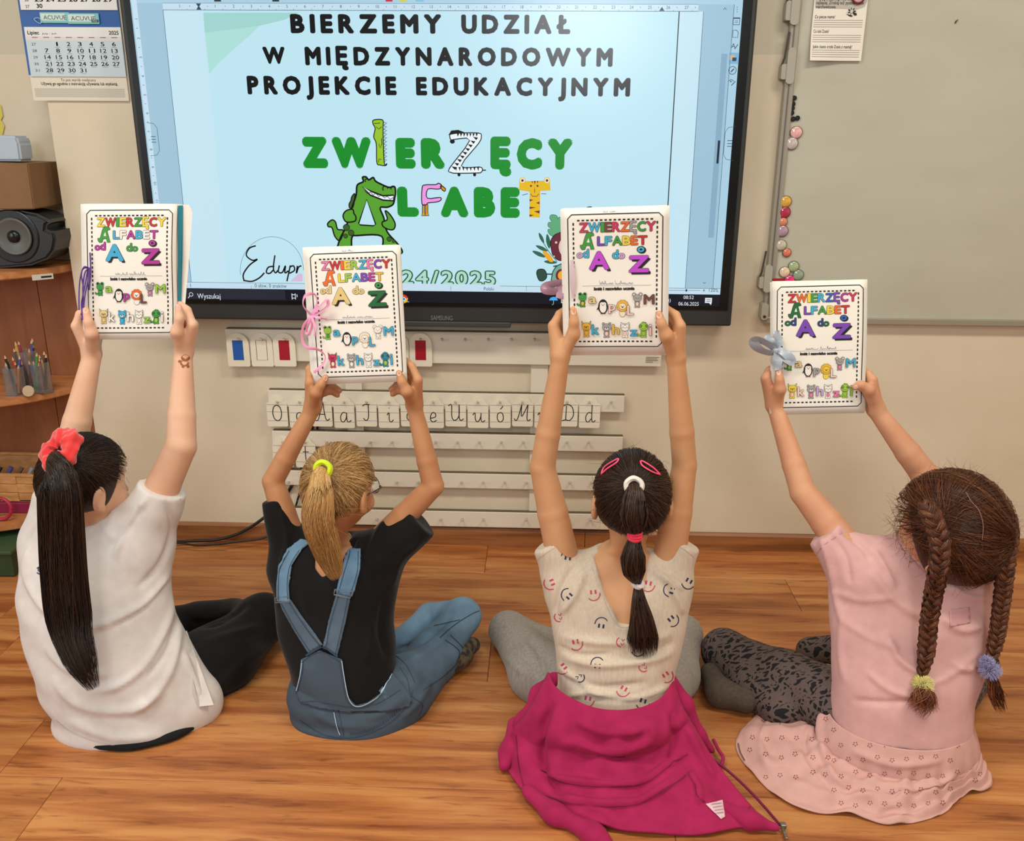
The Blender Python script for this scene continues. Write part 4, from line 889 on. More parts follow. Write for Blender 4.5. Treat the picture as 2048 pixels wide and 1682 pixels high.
def obj_raw(name, v, f, mats, mi, parent=None, smooth=False):
    me = bpy.data.meshes.new(name); me.from_pydata(np.asarray(v).tolist(), [], f)
    for m in mats: me.materials.append(m)
    if mi is not None: me.polygons.foreach_set('material_index', list(mi))
    if smooth: me.polygons.foreach_set('use_smooth', [True]*len(f))
    me.update(); o = bpy.data.objects.new(name, me); C.objects.link(o)
    if parent is not None: o.parent = parent
    return o
# ---------------- hair ----------------
def strands(paths, rad, name, mats, parent, rng, sides=3, taper=.35):
    """paths: array (n, m, 3) -> thin tubes in one mesh"""
    P = np.asarray(paths, float); n, m, _ = P.shape; T_ = np.gradient(P, axis=1); T_ /= np.linalg.norm(T_, axis=2, keepdims=True)+1e-9
    ref = np.where(np.abs(T_[..., 2:3]) < .9, V(0, 0, 1), V(1, 0, 0)); A = np.cross(T_, ref); A /= np.linalg.norm(A, axis=2, keepdims=True)+1e-9; B_ = np.cross(A, T_)
    tt = np.linspace(0, 1, m); prof = np.minimum(1, np.minimum(tt*8+.5, (1-tt)*(1/taper)*.7+.12))
    r = (rad*(.6+.8*rng.random(n)))[:, None]*prof[None] if np.isscalar(rad) else rad[:, None]*prof[None]
    vs_ = [P+A*(r*math.cos(2*PI*k/sides))[..., None]+B_*(r*math.sin(2*PI*k/sides))[..., None] for k in range(sides)]
    Vv = np.stack(vs_, 2).reshape(-1, 3); base = (np.arange(n)[:, None]*m+np.arange(m-1)[None])[..., None]*sides
    F_ = np.stack([np.stack([base[..., 0]+k, base[..., 0]+(k+1) % sides, base[..., 0]+sides+(k+1) % sides, base[..., 0]+sides+k], -1) for k in range(sides)], 2).reshape(-1, 4)
    mi = np.repeat(rng.integers(0, len(mats), n), (m-1)*sides)
    return arr_obj(name, Vv, F_, mats, parent, True, mi)
def frame_path(pts, n):
    q = np.array(spline(pts, 12)); d = np.r_[0, np.cumsum(np.linalg.norm(np.diff(q, axis=0), axis=1))]; t = np.linspace(0, d[-1], n)
    c = np.stack([np.interp(t, d, q[:, k]) for k in range(3)], 1); T_ = np.gradient(c, axis=0); T_ /= np.linalg.norm(T_, axis=1, keepdims=True)
    A = np.cross(T_, V(0, 1, 0)); A /= np.linalg.norm(A, axis=1, keepdims=True)+1e-9; B_ = np.cross(A, T_)
    return c, A, B_, d[-1]
def bundle(pts, prof, n, m, rng, spread=.12, flat=.6, ends=.25):
    """strands along a path; prof: [(t, radius)]"""
    c, A, B_, L = frame_path(pts, 60); tt = np.linspace(0, 1, 60); out = []
    pr = np.interp(tt, [p[0] for p in prof], [p[1] for p in prof])
    for _ in range(n):
        a = rng.random()*2*PI; rr = math.sqrt(rng.random())*.96; e = 1-ends*rng.random()**1.6; u = np.linspace(0, e, m)
        r = np.interp(u, tt, pr)*rr; ph = rng.random()*6; da = spread*np.sin(u*4+ph)*2
        ca, sa = np.cos(a+da), np.sin(a+da)
        P = np.stack([np.interp(u, tt, c[:, k]) for k in range(3)], 1)+np.stack([np.interp(u, tt, A[:, k]) for k in range(3)], 1)*(r*ca)[:, None]+np.stack([np.interp(u, tt, B_[:, k]) for k in range(3)], 1)*(r*sa*flat)[:, None]
        out.append(P)
    return np.array(out)
def core(pts, prof, frac, m, parent, upto=.85, flat=.6, n=60):
    c, A, B_, _ = frame_path(pts, n); N = int(n*upto); k = 16; Vv = []
    for i in range(N):
        r = float(np.interp(i/(n-1), [p[0] for p in prof], [p[1] for p in prof]))*frac*(1 if i < N-4 else (N-i)/5)
        for j in range(k): t = 2*PI*j/k; Vv.append(c[i]+A[i]*r*math.cos(t)+B_[i]*r*flat*math.sin(t))
    F_ = [(i*k+j, i*k+(j+1) % k, (i+1)*k+(j+1) % k, (i+1)*k+j) for i in range(N-1) for j in range(k)]
    return arr_obj('ponytail_core', Vv, F_, m, parent)
def hair_mats(nm, cols, rough=.42):
    out = []
    for i, c in enumerate(cols):
        m = mat('hair_%s_%d' % (nm, i), c, rough, .4); out.append(m)
    return out
class Head:
    """c centre, R orientation (local x right, y face, z up), s size"""
    def __init__(h, c, R, s=1.0, rad=(.070, .086, .088)): h.c = np.asarray(c, float); h.R = R; h.s = s; h.r = np.array(rad)*s
    def L(h, x, y, z): return h.c+h.R @ (np.array([x, y, z], float)*h.s)
    def sdf(h, f):
        L, s, R = h.L, h.s, h.R
        f.ell(h.c, h.r, .01, R)
        f.ell(L(0, .028, -.045), V(.052, .055, .058)*s, .03, R)          # face
        f.ell(L(0, .052, -.092), V(.026, .024, .020)*s, .03, R)          # chin
        f.cap(L(0, .088, -.022), L(0, .100, -.048), .006*s, .0095*s, .012)       # nose
        for q in (-1, 1):
            f.ell(L(q*.035, .066, -.056), V(.024, .022, .024)*s, .02, R)  # cheek
            f.ell(L(q*.028, .080, -.018), V(.013, .008, .008)*s, .006, R, 's')    # eye socket
            f.ell(L(q*.028, .0745, -.019), V(.0105, .0105, .0095)*s, .003, R)      # eyelid
            f.ell(L(q*(h.r[0]/s+.007), -.006, -.026), V(.0085, .018, .031)*s, .006, R @ rotm(q*.35, -.1, 0))   # ear
            f.ell(L(q*(h.r[0]/s+.016), -.001, -.024), V(.006, .010, .020)*s, .004, R @ rotm(q*.35, -.1, 0), 's')
            f.ell(L(q*(h.r[0]/s+.005), .002, -.052), V(.006, .008, .009)*s, .006, R)
        f.ell(L(0, .089, -.072), V(.020, .007, .0045)*s, .004, R); f.ell(L(0, .087, -.079), V(.017, .007, .005)*s, .004, R)
    def surf(h, d, lift=0):
        d = np.asarray(d, float); d = d/np.linalg.norm(d, axis=-1, keepdims=True); k = 1/np.sqrt(((d/(h.r+lift))**2).sum(-1, keepdims=True)); return h.c+(d*k) @ h.R.T
    def cap_field(h, lift=.006, planes=()):
        f = Fd(); f.ell(h.c, h.r+lift*h.s, .01, h.R)
        for p, n in planes: f.plane(h.L(*p), h.R @ np.asarray(n, float), .01)
        return f
    def pulled(h, tie, n, rng, rim, lift=.007, m=10, jit=.05, mess=.001):
        """strands from the hairline rim to the tie direction"""
        tie = np.asarray(tie, float); tie /= np.linalg.norm(tie); R_ = np.array(rim, float); R_ /= np.linalg.norm(R_, axis=1, keepdims=True); out = []
        Rc = np.array(spline(R_, 10, True))
        for i in range(n):
            a = Rc[rng.integers(len(Rc))]+rng.normal(size=3)*jit; a /= np.linalg.norm(a); b = tie+rng.normal(size=3)*.07; b /= np.linalg.norm(b)
            t0 = rng.random()**2*.5; w_ = math.acos(np.clip(a @ b, -1, 1)); t = np.linspace(t0, 1, m)
            q = (np.sin((1-t)*w_)[:, None]*a+np.sin(t*w_)[:, None]*b)/(math.sin(w_)+1e-6)
            ll = lift+rng.random()*.004+mess*np.sin(t*9+rng.random()*6)
            q /= np.linalg.norm(q, axis=1, keepdims=True); k = 1/np.sqrt(((q/(h.r+ll[:, None]*h.s))**2).sum(1, keepdims=True)); out.append(h.c+(q*k) @ h.R.T)
        return np.array(out)
    def flyaways(h, n, rng, length=.05, lift=.008, top=True):
        out = []
        for _ in range(n):
            d = rng.normal(size=3); d[2] = abs(d[2])*(1 if top else rng.choice([-.4, 1])); d /= np.linalg.norm(d); p = h.surf(d, lift); tdir = h.R @ (np.cross(d, rng.normal(size=3))); tdir /= np.linalg.norm(tdir); nrm = h.R @ d
            L = length*(.4+rng.random()); t = np.linspace(0, 1, 9)[:, None]; ph = rng.random()*6; wv = .004*np.sin(t*8+ph)
            out.append(p+tdir*L*t+nrm*(L*.30*t*t+wv*.6)+np.cross(nrm, tdir)*wv)
        return np.array(out)
RIM = [(0, .9, .45), (.55, .75, .35), (.8, .45, .1), (.85, .1, .1), (.85, -.25, -.3), (.6, -.6, -.65), (.2, -.75, -.75), (-.2, -.75, -.75), (-.6, -.6, -.65), (-.85, -.25, -.3), (-.85, .1, .1), (-.8, .45, .1), (-.55, .75, .35)]
# ---------------- arms and hands ----------------
def arm(f, sh, el, wr, r=(.044, .036, .032, .030, .0215), k=.004):
    sh, el, wr = map(np.asarray, (sh, el, wr)); m1 = sh*.45+el*.55; m2 = el*.68+wr*.32
    f.chain([sh, m1, el, m2, wr], r, .004)
def hand(f, wr, kn, thumb, fing, s=1.0, palm_r=.0165, wid=.021, side=None):
    """wr wrist, kn four knuckles, thumb [base, joint, tip], fing four chains [mid, end, tip]"""
    for j in range(4):
        a = wr+(kn[j]-wr)*.12; f.cap(a, kn[j], .0155*s, .0115*s, .012)
    f.chain([wr+(thumb[0]-wr)*.35, thumb[0], thumb[1], thumb[2]], [.0145*s, .0135*s, .0098*s, .0078*s], .007)
    for j in range(4):
        rr = (.0088, .009, .0085, .0074)[j]*s
        f.chain([kn[j]]+list(fing[j]), [rr*1.15, rr, rr*.93, rr*.78], .003)
def edge_hand(f, wr, bk, e, sgn, spec, s=1.0):
    """hand gripping a booklet edge. bk: booklet; sgn -1 left edge, +1 right edge.
       spec: thumb base/joint/tip and index knuckle/mid/end as pixels; the others follow behind the paper"""
    Yb = bk
    tb, tj, tt, ik, im, ie = spec
    th = [at(*tb, Yb(*tb)-.012), at(*tj, Yb(*tj)-.016), at(*tt, Yb(*tt)-.0125)]
    k0 = at(*ik, Yb(*ik)+.002); wr = np.asarray(wr); up = k0-wr; L = np.linalg.norm(up); up = up/L
    inn = V(-sgn, 0, 0)
    kn, fi = [], []
    m0 = at(*im, Yb(*im)+.012); e0 = at(*ie, Yb(*ie)+.018)
    for j in range(4):
        back = V(0, .017*j, 0)
        kk = k0+back+inn*(.003*j)-up*(.004*j*j)
        kn.append(kk)
        q = [m0+back*.45-up*(.012*j)+inn*(.004*j), e0+V(0, .006, 0)-up*(.016*j)+inn*(.012+.004*j), e0+V(0, .002, 0)-up*(.019*j)+inn*(.030+.003*j)]
        q[0] = np.array([q[0][0], max(q[0][1], m0[1]), q[0][2]]); fi.append(q)
    hand(f, wr, kn, th, fi, s)
    return th, kn, fi
skin_n = 0
def skin_mat(nm, c, c2):
    m = mat('skin_'+nm, c, .5, .35, noise=((14, 14, 14), c2, .5), bump=((400, 400, 400), .05, .0003))
    b = m.node_tree.nodes['Principled BSDF']; b.inputs['Subsurface Weight'].default_value = .12; b.inputs['Subsurface Radius'].default_value = (.010, .004, .002); b.inputs['Subsurface Scale'].default_value = 1.0
    return m
def cloth_mat(nm, c, rough=.85, c2=None, sc=(300, 300, 300), nsc=(40, 40, 40), bump=.25, sheen=.1):
    return mat('cloth_'+nm, c, rough, .2, noise=(nsc, c2 or tuple(int(v*.94) for v in c), .5), bump=(sc, bump, .0008), sheen=sheen)
def nails(tree, parent, pts):
    d = Drape(tree); m = mat('nail_pink', (236, 188, 172), .25)
    for x, y, r, ry in pts: d.disc(x, y, r, m, .0005, 12, ry)
    if d.mb.v: d.build('thumb_nails', parent)
def person(name_label, loc, group=None):
    return empty('person', loc, name_label, 'person', group)
# ================= BOOKLETS =================
paper = mat('booklet_paper', (240, 236, 226), .6); bk_ = mat('booklet_black', (14, 13, 14), .5); bgrey = mat('booklet_line', (90, 88, 92), .6)
def bc(name, c): return mat('crayon_'+name, c, .6)
COL = {n: bc(n, c) for n, c in dict(red=(196, 40, 40), orange=(226, 104, 36), yellow=(232, 206, 60), green=(60, 150, 60), dgreen=(16, 100, 48), lime=(150, 196, 60), blue=(48, 92, 190), sky=(60, 170, 210), purple=(120, 66, 180), pink=(226, 120, 170), magenta=(176, 50, 150), brown=(110, 64, 50), tan=(222, 198, 130), white=(238, 234, 226), grey=(160, 156, 156), peach=(240, 200, 190), gold=(226, 176, 60), teal=(40, 130, 150), violet=(190, 70, 210), crimson=(200, 50, 90), navy=(40, 60, 120), lilac=(196, 160, 210), cream=(238, 222, 190)).items()}
class Booklet:
    def __init__(s, pos, tilt, yaw, roll, bend=.0, bend0=.5):
        s.p = np.array(pos, float); s.bend = bend; s.b0 = bend0
        cr, sr = math.cos(roll), math.sin(roll); ry = np.array([[cr,0,sr],[0,1,0],[-sr,0,cr]])
        s.R = _rz(yaw) @ _rx(tilt) @ ry
    def P(s, u, v, d=0):      # u 0..21, v 0..29.7 cm ; d towards the camera
        y = -d+s.bend*((u/21-s.b0)**2)+s.bend*.25*math.sin(v*.25)*(u/21)
        return s.p+s.R @ V((u-10.5)/100, y, (v-14.85)/100)
    def Y(s, px, py):
        n = s.R @ V(0, 1, 0); r = ray(px, py); t = ((s.p-CP) @ n)/(r @ n); return (CP+r*t)[1]
def animal(q, kind, u, v, s, c, c2=None, ow=.07):
    """small printed animal, u,v = middle, s = height in cm"""
    c2 = c2 or 'white'; C1, C2 = COL[c], COL[c2]; e = lambda x, y, rx, ry, m, o=True: (q.ell(u+x*s, v+y*s, rx*s+ow*.8, ry*s+ow*.8, bk_, 16) if o else None, q.up(), q.ell(u+x*s, v+y*s, rx*s, ry*s, m, 16), setattr(q, 'lay', q.lay-1))
    L0 = q.lay
    if kind == 'penguin':
        e(0, 0, .30, .46, COL['white'] if False else bk_); q.up(); q.up(); e(0, -.06, .22, .34, COL['white'], False); e(-.08, .16, .13, .13, COL['white'], False); e(.08, .16, .13, .13, COL['white'], False); q.up(); q.up()
        for x in (-.09, .09): e(x, .17, .022, .03, bk_, False)
        e(0, .1, .05, .035, COL['orange'], False); e(-.1, -.46, .08, .03, COL['brown'], False); e(.1, -.46, .08, .03, COL['brown'], False)
        q.poly([(u-.27*s, v+.1*s), (u-.42*s, v-.22*s), (u-.27*s, v-.15*s)], bk_)
    elif kind == 'lion':
        e(0, -.28, .17, .2, C2); q.up(); q.up()
        for k in range(10): t = k*PI/5; e(.24*math.cos(t), .15+.24*math.sin(t), .10, .10, C1)
        q.up(); q.up(); e(0, .15, .25, .25, C1, False); q.up(); e(0, .13, .19, .17, C2); q.up(); q.up()
        for x in (-.08, .08): e(x, .14, .022, .022, bk_, False)
        e(0, .08, .05, .035, bk_, False); q.line([(u+.15*s, v-.3*s), (u+.26*s, v-.38*s)], ow, bk_)
    else:
        tail = {'croc': 1, 'cham': 1}.get(kind)
        if tail: q.line(spline([(u-.1*s, v-.3*s), (u-.3*s, v-.38*s), (u-.38*s, v-.25*s)], 5), .10*s+ow, bk_); q.up(); q.line(spline([(u-.1*s, v-.3*s), (u-.3*s, v-.38*s), (u-.37*s, v-.26*s)], 5), .08*s, C1); q.lay -= 1
        e(0, -.24, .17, .23, C1); e(-.1, -.46, .08, .05, C1); e(.1, -.46, .08, .05, C1); q.up(); q.up(); e(0, -.26, .10, .14, C2); q.up(); q.up()
        if kind == 'kang':
            for sg in (-1, 1): q.poly([(u+sg*.10*s, v+.30*s), (u+sg*.30*s, v+.52*s), (u+sg*.26*s, v+.22*s)], bk_); q.up(); q.poly([(u+sg*.13*s, v+.30*s), (u+sg*.275*s, v+.46*s), (u+sg*.24*s, v+.25*s)], C1); q.lay -= 1
        elif kind == 'mouse':
            for sg in (-1, 1): e(sg*.22, .38, .12, .12, C1); q.up(); q.up(); e(sg*.22, .38, .06, .06, COL['peach'], False); q.lay -= 2
        elif kind == 'hippo':
            for sg in (-1, 1): e(sg*.20, .38, .07, .07, C1)
        elif kind == 'cat':
            for sg in (-1, 1): q.poly([(u+sg*.08*s, v+.36*s), (u+sg*.26*s, v+.48*s), (u+sg*.27*s, v+.2*s)], bk_); q.up(); q.poly([(u+sg*.11*s, v+.36*s), (u+sg*.24*s, v+.44*s), (u+sg*.25*s, v+.24*s)], C1); q.lay -= 1
        elif kind == 'cham':
            for k in range(4): q.poly([(u+(-.14+k*.07)*s, v+(.36)*s), (u+(-.10+k*.07)*s, v+(.50-.04*abs(k-1.5))*s), (u+(-.05+k*.07)*s, v+.36*s)], bk_ if k % 2 else C1)
        elif kind == 'croc':
            for sg in (-1, 1): e(sg*.16, .38, .11, .11, C1); q.up(); q.up(); e(sg*.16, .38, .07, .07, bk_, False); q.lay -= 2
        q.up(); q.up(); e(0, .15, .26, .23, C1); q.up(); q.up()
        if kind == 'cham':
            for sg in (-1, 1): e(sg*.18, .2, .09, .09, bk_, False); q.up(); e(sg*.18, .2, .06, .06, C1, False); q.up(); e(sg*.18, .2, .03, .03, bk_, False); q.lay -= 2
            q.line(spline([(u-.14*s, v+.07*s), (u, v+.0*s), (u+.14*s, v+.07*s)], 5), ow*.7, bk_)
        elif kind == 'croc': q.line([(u-.06*s, v+.04*s), (u-.06*s, v+.10*s)], ow*.7, bk_); q.line([(u+.06*s, v+.04*s), (u+.06*s, v+.10*s)], ow*.7, bk_)
        else:
            for x in (-.11, .11): e(x, .16, .022, .026, bk_, False)
            if kind in ('hippo', 'kang'): e(0, .07, .12, .08, C1 if kind == 'kang' else COL['white']); q.up(); q.up(); e(0, .10, .05, .035, bk_, False)
            else: e(0, .10, .03, .02, bk_, False)
        if kind == 'cat':
            for k in (-1, 0, 1): q.line([(u+k*.07*s, v+.36*s), (u+k*.05*s, v+.27*s)], ow*1.2, bk_)
            for sg in (-1, 1):
                for dy in (.16, .08): q.line([(u+sg*.25*s, v+dy*s), (u+sg*.17*s, v+dy*s)], ow, bk_)
    q.lay = L0
def outline_text(q, ch, u0, v0, u1, cap, m, o=.035, sh=None):
    v, f = glyphs(ch, .0)
    if not f: return
    lo, hi = v[:, 0].min(), v[:, 0].max(); sx = (u1-u0)/(hi-lo); h = .729 if (ch.isupper() or ch in 'dhk') else .56; sy = cap/h
    b = np.stack([u0+(v[:, 0]-lo)*sx, v0+v[:, 1]*sy], 1)
    if sh:
        for k in range(1, 7): q.tris(b+np.array(sh)*k/6, f, bk_)
        for a in range(8): q.tris(b+np.array(sh)+.12*np.array([math.cos(a*PI/4), math.sin(a*PI/4)]), f, bk_)
    fr_ = .20 if sh else (.075 if o > .032 else .05)
    for a in range(8): q.tris(b+(fr_+.075)*np.array([math.cos(a*PI/4), math.sin(a*PI/4)]), f, bk_)
    q.up(); q.tris(b, f, m)
    for a in range(8): q.tris(b+fr_*np.array([math.cos(a*PI/4), math.sin(a*PI/4)]), f, m)
    q.lay -= 1
def scribble(q, u0, u1, v, h, rng, m, wd=.05):
    x = u0; pts = []
    while x < u1: pts.append((x, v+h*(.1+.9*rng.random()*(1 if rng.random() < .3 else .5)))); x += .16; pts.append((x, v+h*.12*rng.random())); x += .13
    k = int(len(pts)*.45); q.line(spline(pts[:k], 4), wd, m); q.line(spline(pts[k+1:], 4), wd, m)
def booklet(B, label, t1, t2, cr, od, A, do, dot, Z, an, lt, seed, sheets=6, ink='navy', top=False):
    e = empty('booklet', tuple(map(float, B.P(10.5, 0))), label, 'booklet', 'handmade alphabet booklets'); rng = np.random.default_rng(seed)
    nu, nv = 12, 14
    def sheet(d, du, dv, rot, curl, name):
        v = []
        for j in range(nv+1):
            for i in range(nu+1):
                u, w_ = 21*i/nu, 29.7*j/nv; u2 = u+du+rot*(w_-15); v2 = w_+dv-rot*(u-10.5); v.append(B.P(u2, v2, d-curl*(i/nu)**3*(.5+.5*j/nv)))
        f = [(j*(nu+1)+i, j*(nu+1)+i+1, (j+1)*(nu+1)+i+1, (j+1)*(nu+1)+i) for j in range(nv) for i in range(nu)]
        o = obj(name, v, f, paper, e, smooth=True); md = o.modifiers.new('thickness', 'SOLIDIFY'); md.thickness = .0006; md.offset = -1; return o
    sheet(0, 0, 0, 0, 0, 'cover')
    for k in range(1, sheets): sheet(-.0014*k, rng.normal()*.16-.12*(k % 3), rng.normal()*.16-.10*(k % 2), rng.normal()*.006, .002*k, 'page')
    q = Plane2D(lambda u, v, d: B.P(u, v, d+.0006), du=.00022)
    fr = [(1.9, 28.5), (19.3, 28.5), (20.1, 27.7), (20.1, 2.2), (19.3, 1.4), (1.9, 1.4), (1.1, 2.2), (1.1, 27.7)]; P_ = []
    for i in range(8):
        a, b = np.array(fr[i]), np.array(fr[(i+1) % 8])
        n = max(1, int(np.linalg.norm(b-a)/1.5)); P_ += [a+(b-a)*k/n for k in range(n)]
    q.line(P_, .19, bk_, True)
    for k in range(17):
        for vv in (27.3, 2.5): q.rect(3.0+k*.915, vv-.14, 3.52+k*.915, vv+.16, bk_)
    for k in range(25):
        for uu in (2.2, 19.0): q.rect(uu-.14, 3.3+k*.96, uu+.16, 3.84+k*.96, bk_)
    u = 3.5; wid = dict(Z=1.6, W=2.2, I=.55, E=1.25, R=1.45, Ę=1.25, C=1.5, Y=1.75, L=1.3, F=1.25, A=1.75, B=1.45, T=1.6)
    for c, col in zip('ZWIERZĘCY', t1): outline_text(q, c, u, 25.0, u+wid[c]*1.02, 1.9, COL[col]); u += wid[c]*1.02+.22
    u = 7.1
    for c, col in zip('LFABET', t2): outline_text(q, c, u, 22.3, u+wid[c]*1.02, 1.8, COL[col]); u += wid[c]*1.02+.22
    # little crocodile shaped as a letter
    cm = COL[cr]; cp_ = [(3.6, 21.9), (3.5, 22.4), (4.1, 22.5), (4.6, 24.2), (4.9, 24.8), (5.4, 25.0), (6.3, 24.7), (6.4, 24.3), (5.7, 24.1), (6.0, 22.9), (6.4, 21.5), (5.7, 21.5), (5.5, 22.3), (4.8, 22.3), (4.5, 21.5), (3.9, 21.5)]
    from mathutils.geometry import tessellate_polygon
    q.tris(cp_, tessellate_polygon([[Vector((a[0], a[1], 0)) for a in cp_]]), cm); q.line(cp_, .09, bk_, True); q.up(); q.poly([(4.9, 22.9), (5.5, 22.9), (5.25, 23.8)], COL['white']); q.lay -= 1
    outline_text(q, 'o', 2.9, 19.9, 4.0, 1.15, COL[od[0]]); outline_text(q, 'd', 4.15, 19.9, 5.25, 1.75, COL[od[1]])
    outline_text(q, 'A', 5.5, 17.6, 9.2, 3.5, COL[A], .05, sh=(.45, -.45))
    outline_text(q, 'd', 10.1, 19.6, 11.2, 1.75, COL[do[0]]); outline_text(q, 'o', 11.35, 19.6, 12.5, 1.15, COL[do[1]])
    outline_text(q, 'Z', 13.5, 16.9, 17.2, 3.2, COL[Z], .05, sh=(.45, -.5))
    q.ell(15.8, 21.3, .85, .70, bk_, 20); q.ell(16.0, 21.15, .85, .70, bk_, 20); q.up(); q.ell(15.8, 21.3, .68, .55, COL[dot], 20); q.up(); q.ell(15.8, 21.3, .28, .2, bk_, 12); q.lay -= 2
    q.line([(3.9+k*1.4, 14.1) for k in range(11)], .05, bgrey); scribble(q, 7.4, 14.2, 14.3, .9, rng, COL[ink])
    if top: scribble(q, 8.2, 10.6, 28.8, .5, rng, COL[ink])
    v_, f_ = glyphs('Imię i nazwisko ucznia', .012); lo = v_[:, 0].min(); sx = 8.2/(v_[:, 0].max()-lo)
    for a in range(6): q.tris(np.stack([6.3+(v_[:, 0]-lo)*sx+.05*math.cos(a*PI/3), 13.2+v_[:, 1]*.62/.73+.05*math.sin(a*PI/3)], 1), f_, bk_)
    for (kind, c1, c2), (au, av, s_) in zip(an, [(3.9, 11.3, 3.0), (8.1, 9.8, 3.2), (12.1, 9.4, 3.6), (15.1, 11.1, 3.0), (4.6, 5.2, 3.4), (8.8, 5.0, 3.3), (12.6, 5.0, 3.3), (16.4, 5.1, 3.5)]): animal(q, kind, au, av, s_, c1, c2)
    q.lay += 9
    for c, col, (lu, lv, lw, lc) in zip('apLMkhzi', lt, [(5.2, 10.6, 1.5, 1.45), (9.3, 9.0, 1.3, 1.45), (13.1, 8.1, 1.2, 2.0), (16.5, 10.3, 2.0, 2.0), (5.8, 4.0, 1.4, 2.2), (10.0, 4.0, 1.4, 2.2), (13.7, 3.7, 1.4, 1.45), (17.6, 3.8, .35, 2.0)]):
        outline_text(q, c, lu, lv, lu+lw, lc, COL[col], .03)
    q.build('cover_print', e)
    return e
B1 = Booklet((-.923, 1.985, 1.006), -.13, -.02, -.02, bend=.012, bend0=.1); B1.R = B1.R @ np.array([[1, 0, .075], [0, 1, 0], [0, 0, 1]])
B2 = Booklet((-.408, 1.948, .923), -.154, -.008, -.048, bend=.004)
B3 = Booklet((.149, 1.845, 1.021), -.02, -.12, -.046, bend=-.010); B4 = Booklet((.625, 1.995, .855), -.2, .004, -.037, bend=.006, bend0=.6)
KIND = ['croc', 'penguin', 'lion', 'mouse', 'kang', 'hippo', 'cat', 'cham']
def AN(*cs): return [(k,)+tuple(c) for k, c in zip(KIND, cs)]
E1 = booklet(B1, 'booklet with blue big A and purple cord, held by the girl with coral scrunchie', 'yellow red green yellow red green yellow red yellow'.split(), 'sky white magenta sky white magenta'.split(), 'green', ('magenta', 'magenta'), 'sky', ('green', 'green'), 'magenta', 'magenta',
  AN(('green', 'green'), ('white', 'white'), ('orange', 'white'), ('grey', 'pink'), ('tan', 'tan'), ('sky', 'sky'), ('white', 'white'), ('green', 'lime')), 'lime magenta brown lime white white lime white'.split(), 1, 9)
E2 = booklet(B2, 'booklet with tan big A and pink ribbon, held by the girl in denim overalls', 'pink red orange yellow lime sky pink purple red'.split(), 'yellow lime sky purple magenta gold'.split(), 'orange', ('tan', 'tan'), 'tan', ('tan', 'tan'), 'green', 'dgreen',
  AN(('lime', 'green'), ('white', 'white'), ('cream', 'white'), ('white', 'white'), ('crimson', 'cream'), ('grey', 'white'), ('white', 'white'), ('teal', 'lime')), 'sky sky sky sky sky sky sky sky'.split(), 2, 6, top=True)
E3 = booklet(B3, 'booklet with violet big A, held by the girl in the smiley print shirt', 'crimson sky green brown crimson orange grey green crimson'.split(), 'purple sky green yellow orange red'.split(), 'green', ('lilac', 'sky'), 'violet', ('sky', 'lilac'), 'sky', 'violet',
  AN(('green', 'gold'), ('white', 'white'), ('gold', 'cream'), ('grey', 'peach'), ('gold', 'gold'), ('grey', 'peach'), ('white', 'peach'), ('lime', 'lime')), 'tan peach peach brown sky gold sky peach'.split(), 3, 8, top=True)
E4 = booklet(B4, 'booklet with purple big A and grey satin bow, held by the girl with braids', 'red orange yellow green sky blue purple magenta crimson'.split(), 'purple sky green yellow orange red'.split(), 'dgreen', ('dgreen', 'navy'), 'purple', ('navy', 'dgreen'), 'blue', 'purple',
  AN(('green', 'lime'), ('white', 'white'), ('gold', 'yellow'), ('grey', 'pink'), ('yellow', 'peach'), ('grey', 'pink'), ('white', 'pink'), ('lime', 'lime')), 'tan grey peach sky peach lilac pink lime'.split(), 4, 7)
def ribbon(e, B, name, m, strokes, wd, off=.004, sm=8, twist=0):
    """strokes: photo points (px, py, distance towards the camera from the paper)"""
    mb = MB()
    for st in strokes:
        q = [at(x, y, B.Y(x, y)-d-off) for x, y, d in st]; q = np.array(spline(q, sm)); n = len(q)
        T_ = np.gradient(q, axis=0); T_ /= np.linalg.norm(T_, axis=1, keepdims=True)+1e-9
        A = np.cross(T_, V(0, -1, 0)); A /= np.linalg.norm(A, axis=1, keepdims=True)+1e-9; tt = np.linspace(0, 1, n)
        Nn = np.cross(A, T_); ang = twist*np.sin(tt*PI*2); A = A*np.cos(ang)[:, None]+Nn*np.sin(ang)[:, None]
        w_ = np.interp(tt, np.linspace(0, 1, len(wd)), wd)[:, None]/2 if hasattr(wd, '__len__') else wd/2
        v = np.concatenate([q+A*w_, q-A*w_, q+A*w_*.0+Nn*.0012]); mb.add(v, [(i, i+1, 2*n+i+1, 2*n+i) for i in range(n-1)]+[(2*n+i, 2*n+i+1, n+i+1, n+i) for i in range(n-1)], m)
    return mb.build(name, None, e, smooth=True)
pur = mat('purple_cord', (92, 52, 140), .6); pnk = mat('pink_ribbon', (238, 158, 196), .35, sheen=.3); gsat = mat('grey_satin', (168, 178, 192), .3, sheen=.3); msat = mat('mauve_satin', (176, 140, 158), .4)
mb = MB()
for st in ([(180, 505, 0), (181, 540, .002), (178, 580, .003)], [(178, 536, 0), (166, 538, .006), (160, 560, .006), (158, 590, .006), (158, 620, .008)], [(178, 536, 0), (170, 545, .009), (166, 570, .009), (166, 600, .01), (164, 640, .014)], [(176, 537, 0), (172, 560, .008), (166, 590, .012), (163, 610, .012), (166, 640, .016)], [(178, 536, 0), (176, 560, .01), (170, 590, .012), (167, 615, .013), (162, 630, .016)], [(178, 536, 0), (168, 534, .01), (163, 550, .01), (168, 580, .01)]):
    mb.tube(spline([at(x, y, B1.Y(x, y)-d-.004) for x, y, d in st], 6), .0016, n=6)
mb.build('cord_bow', pur, E1, smooth=True)
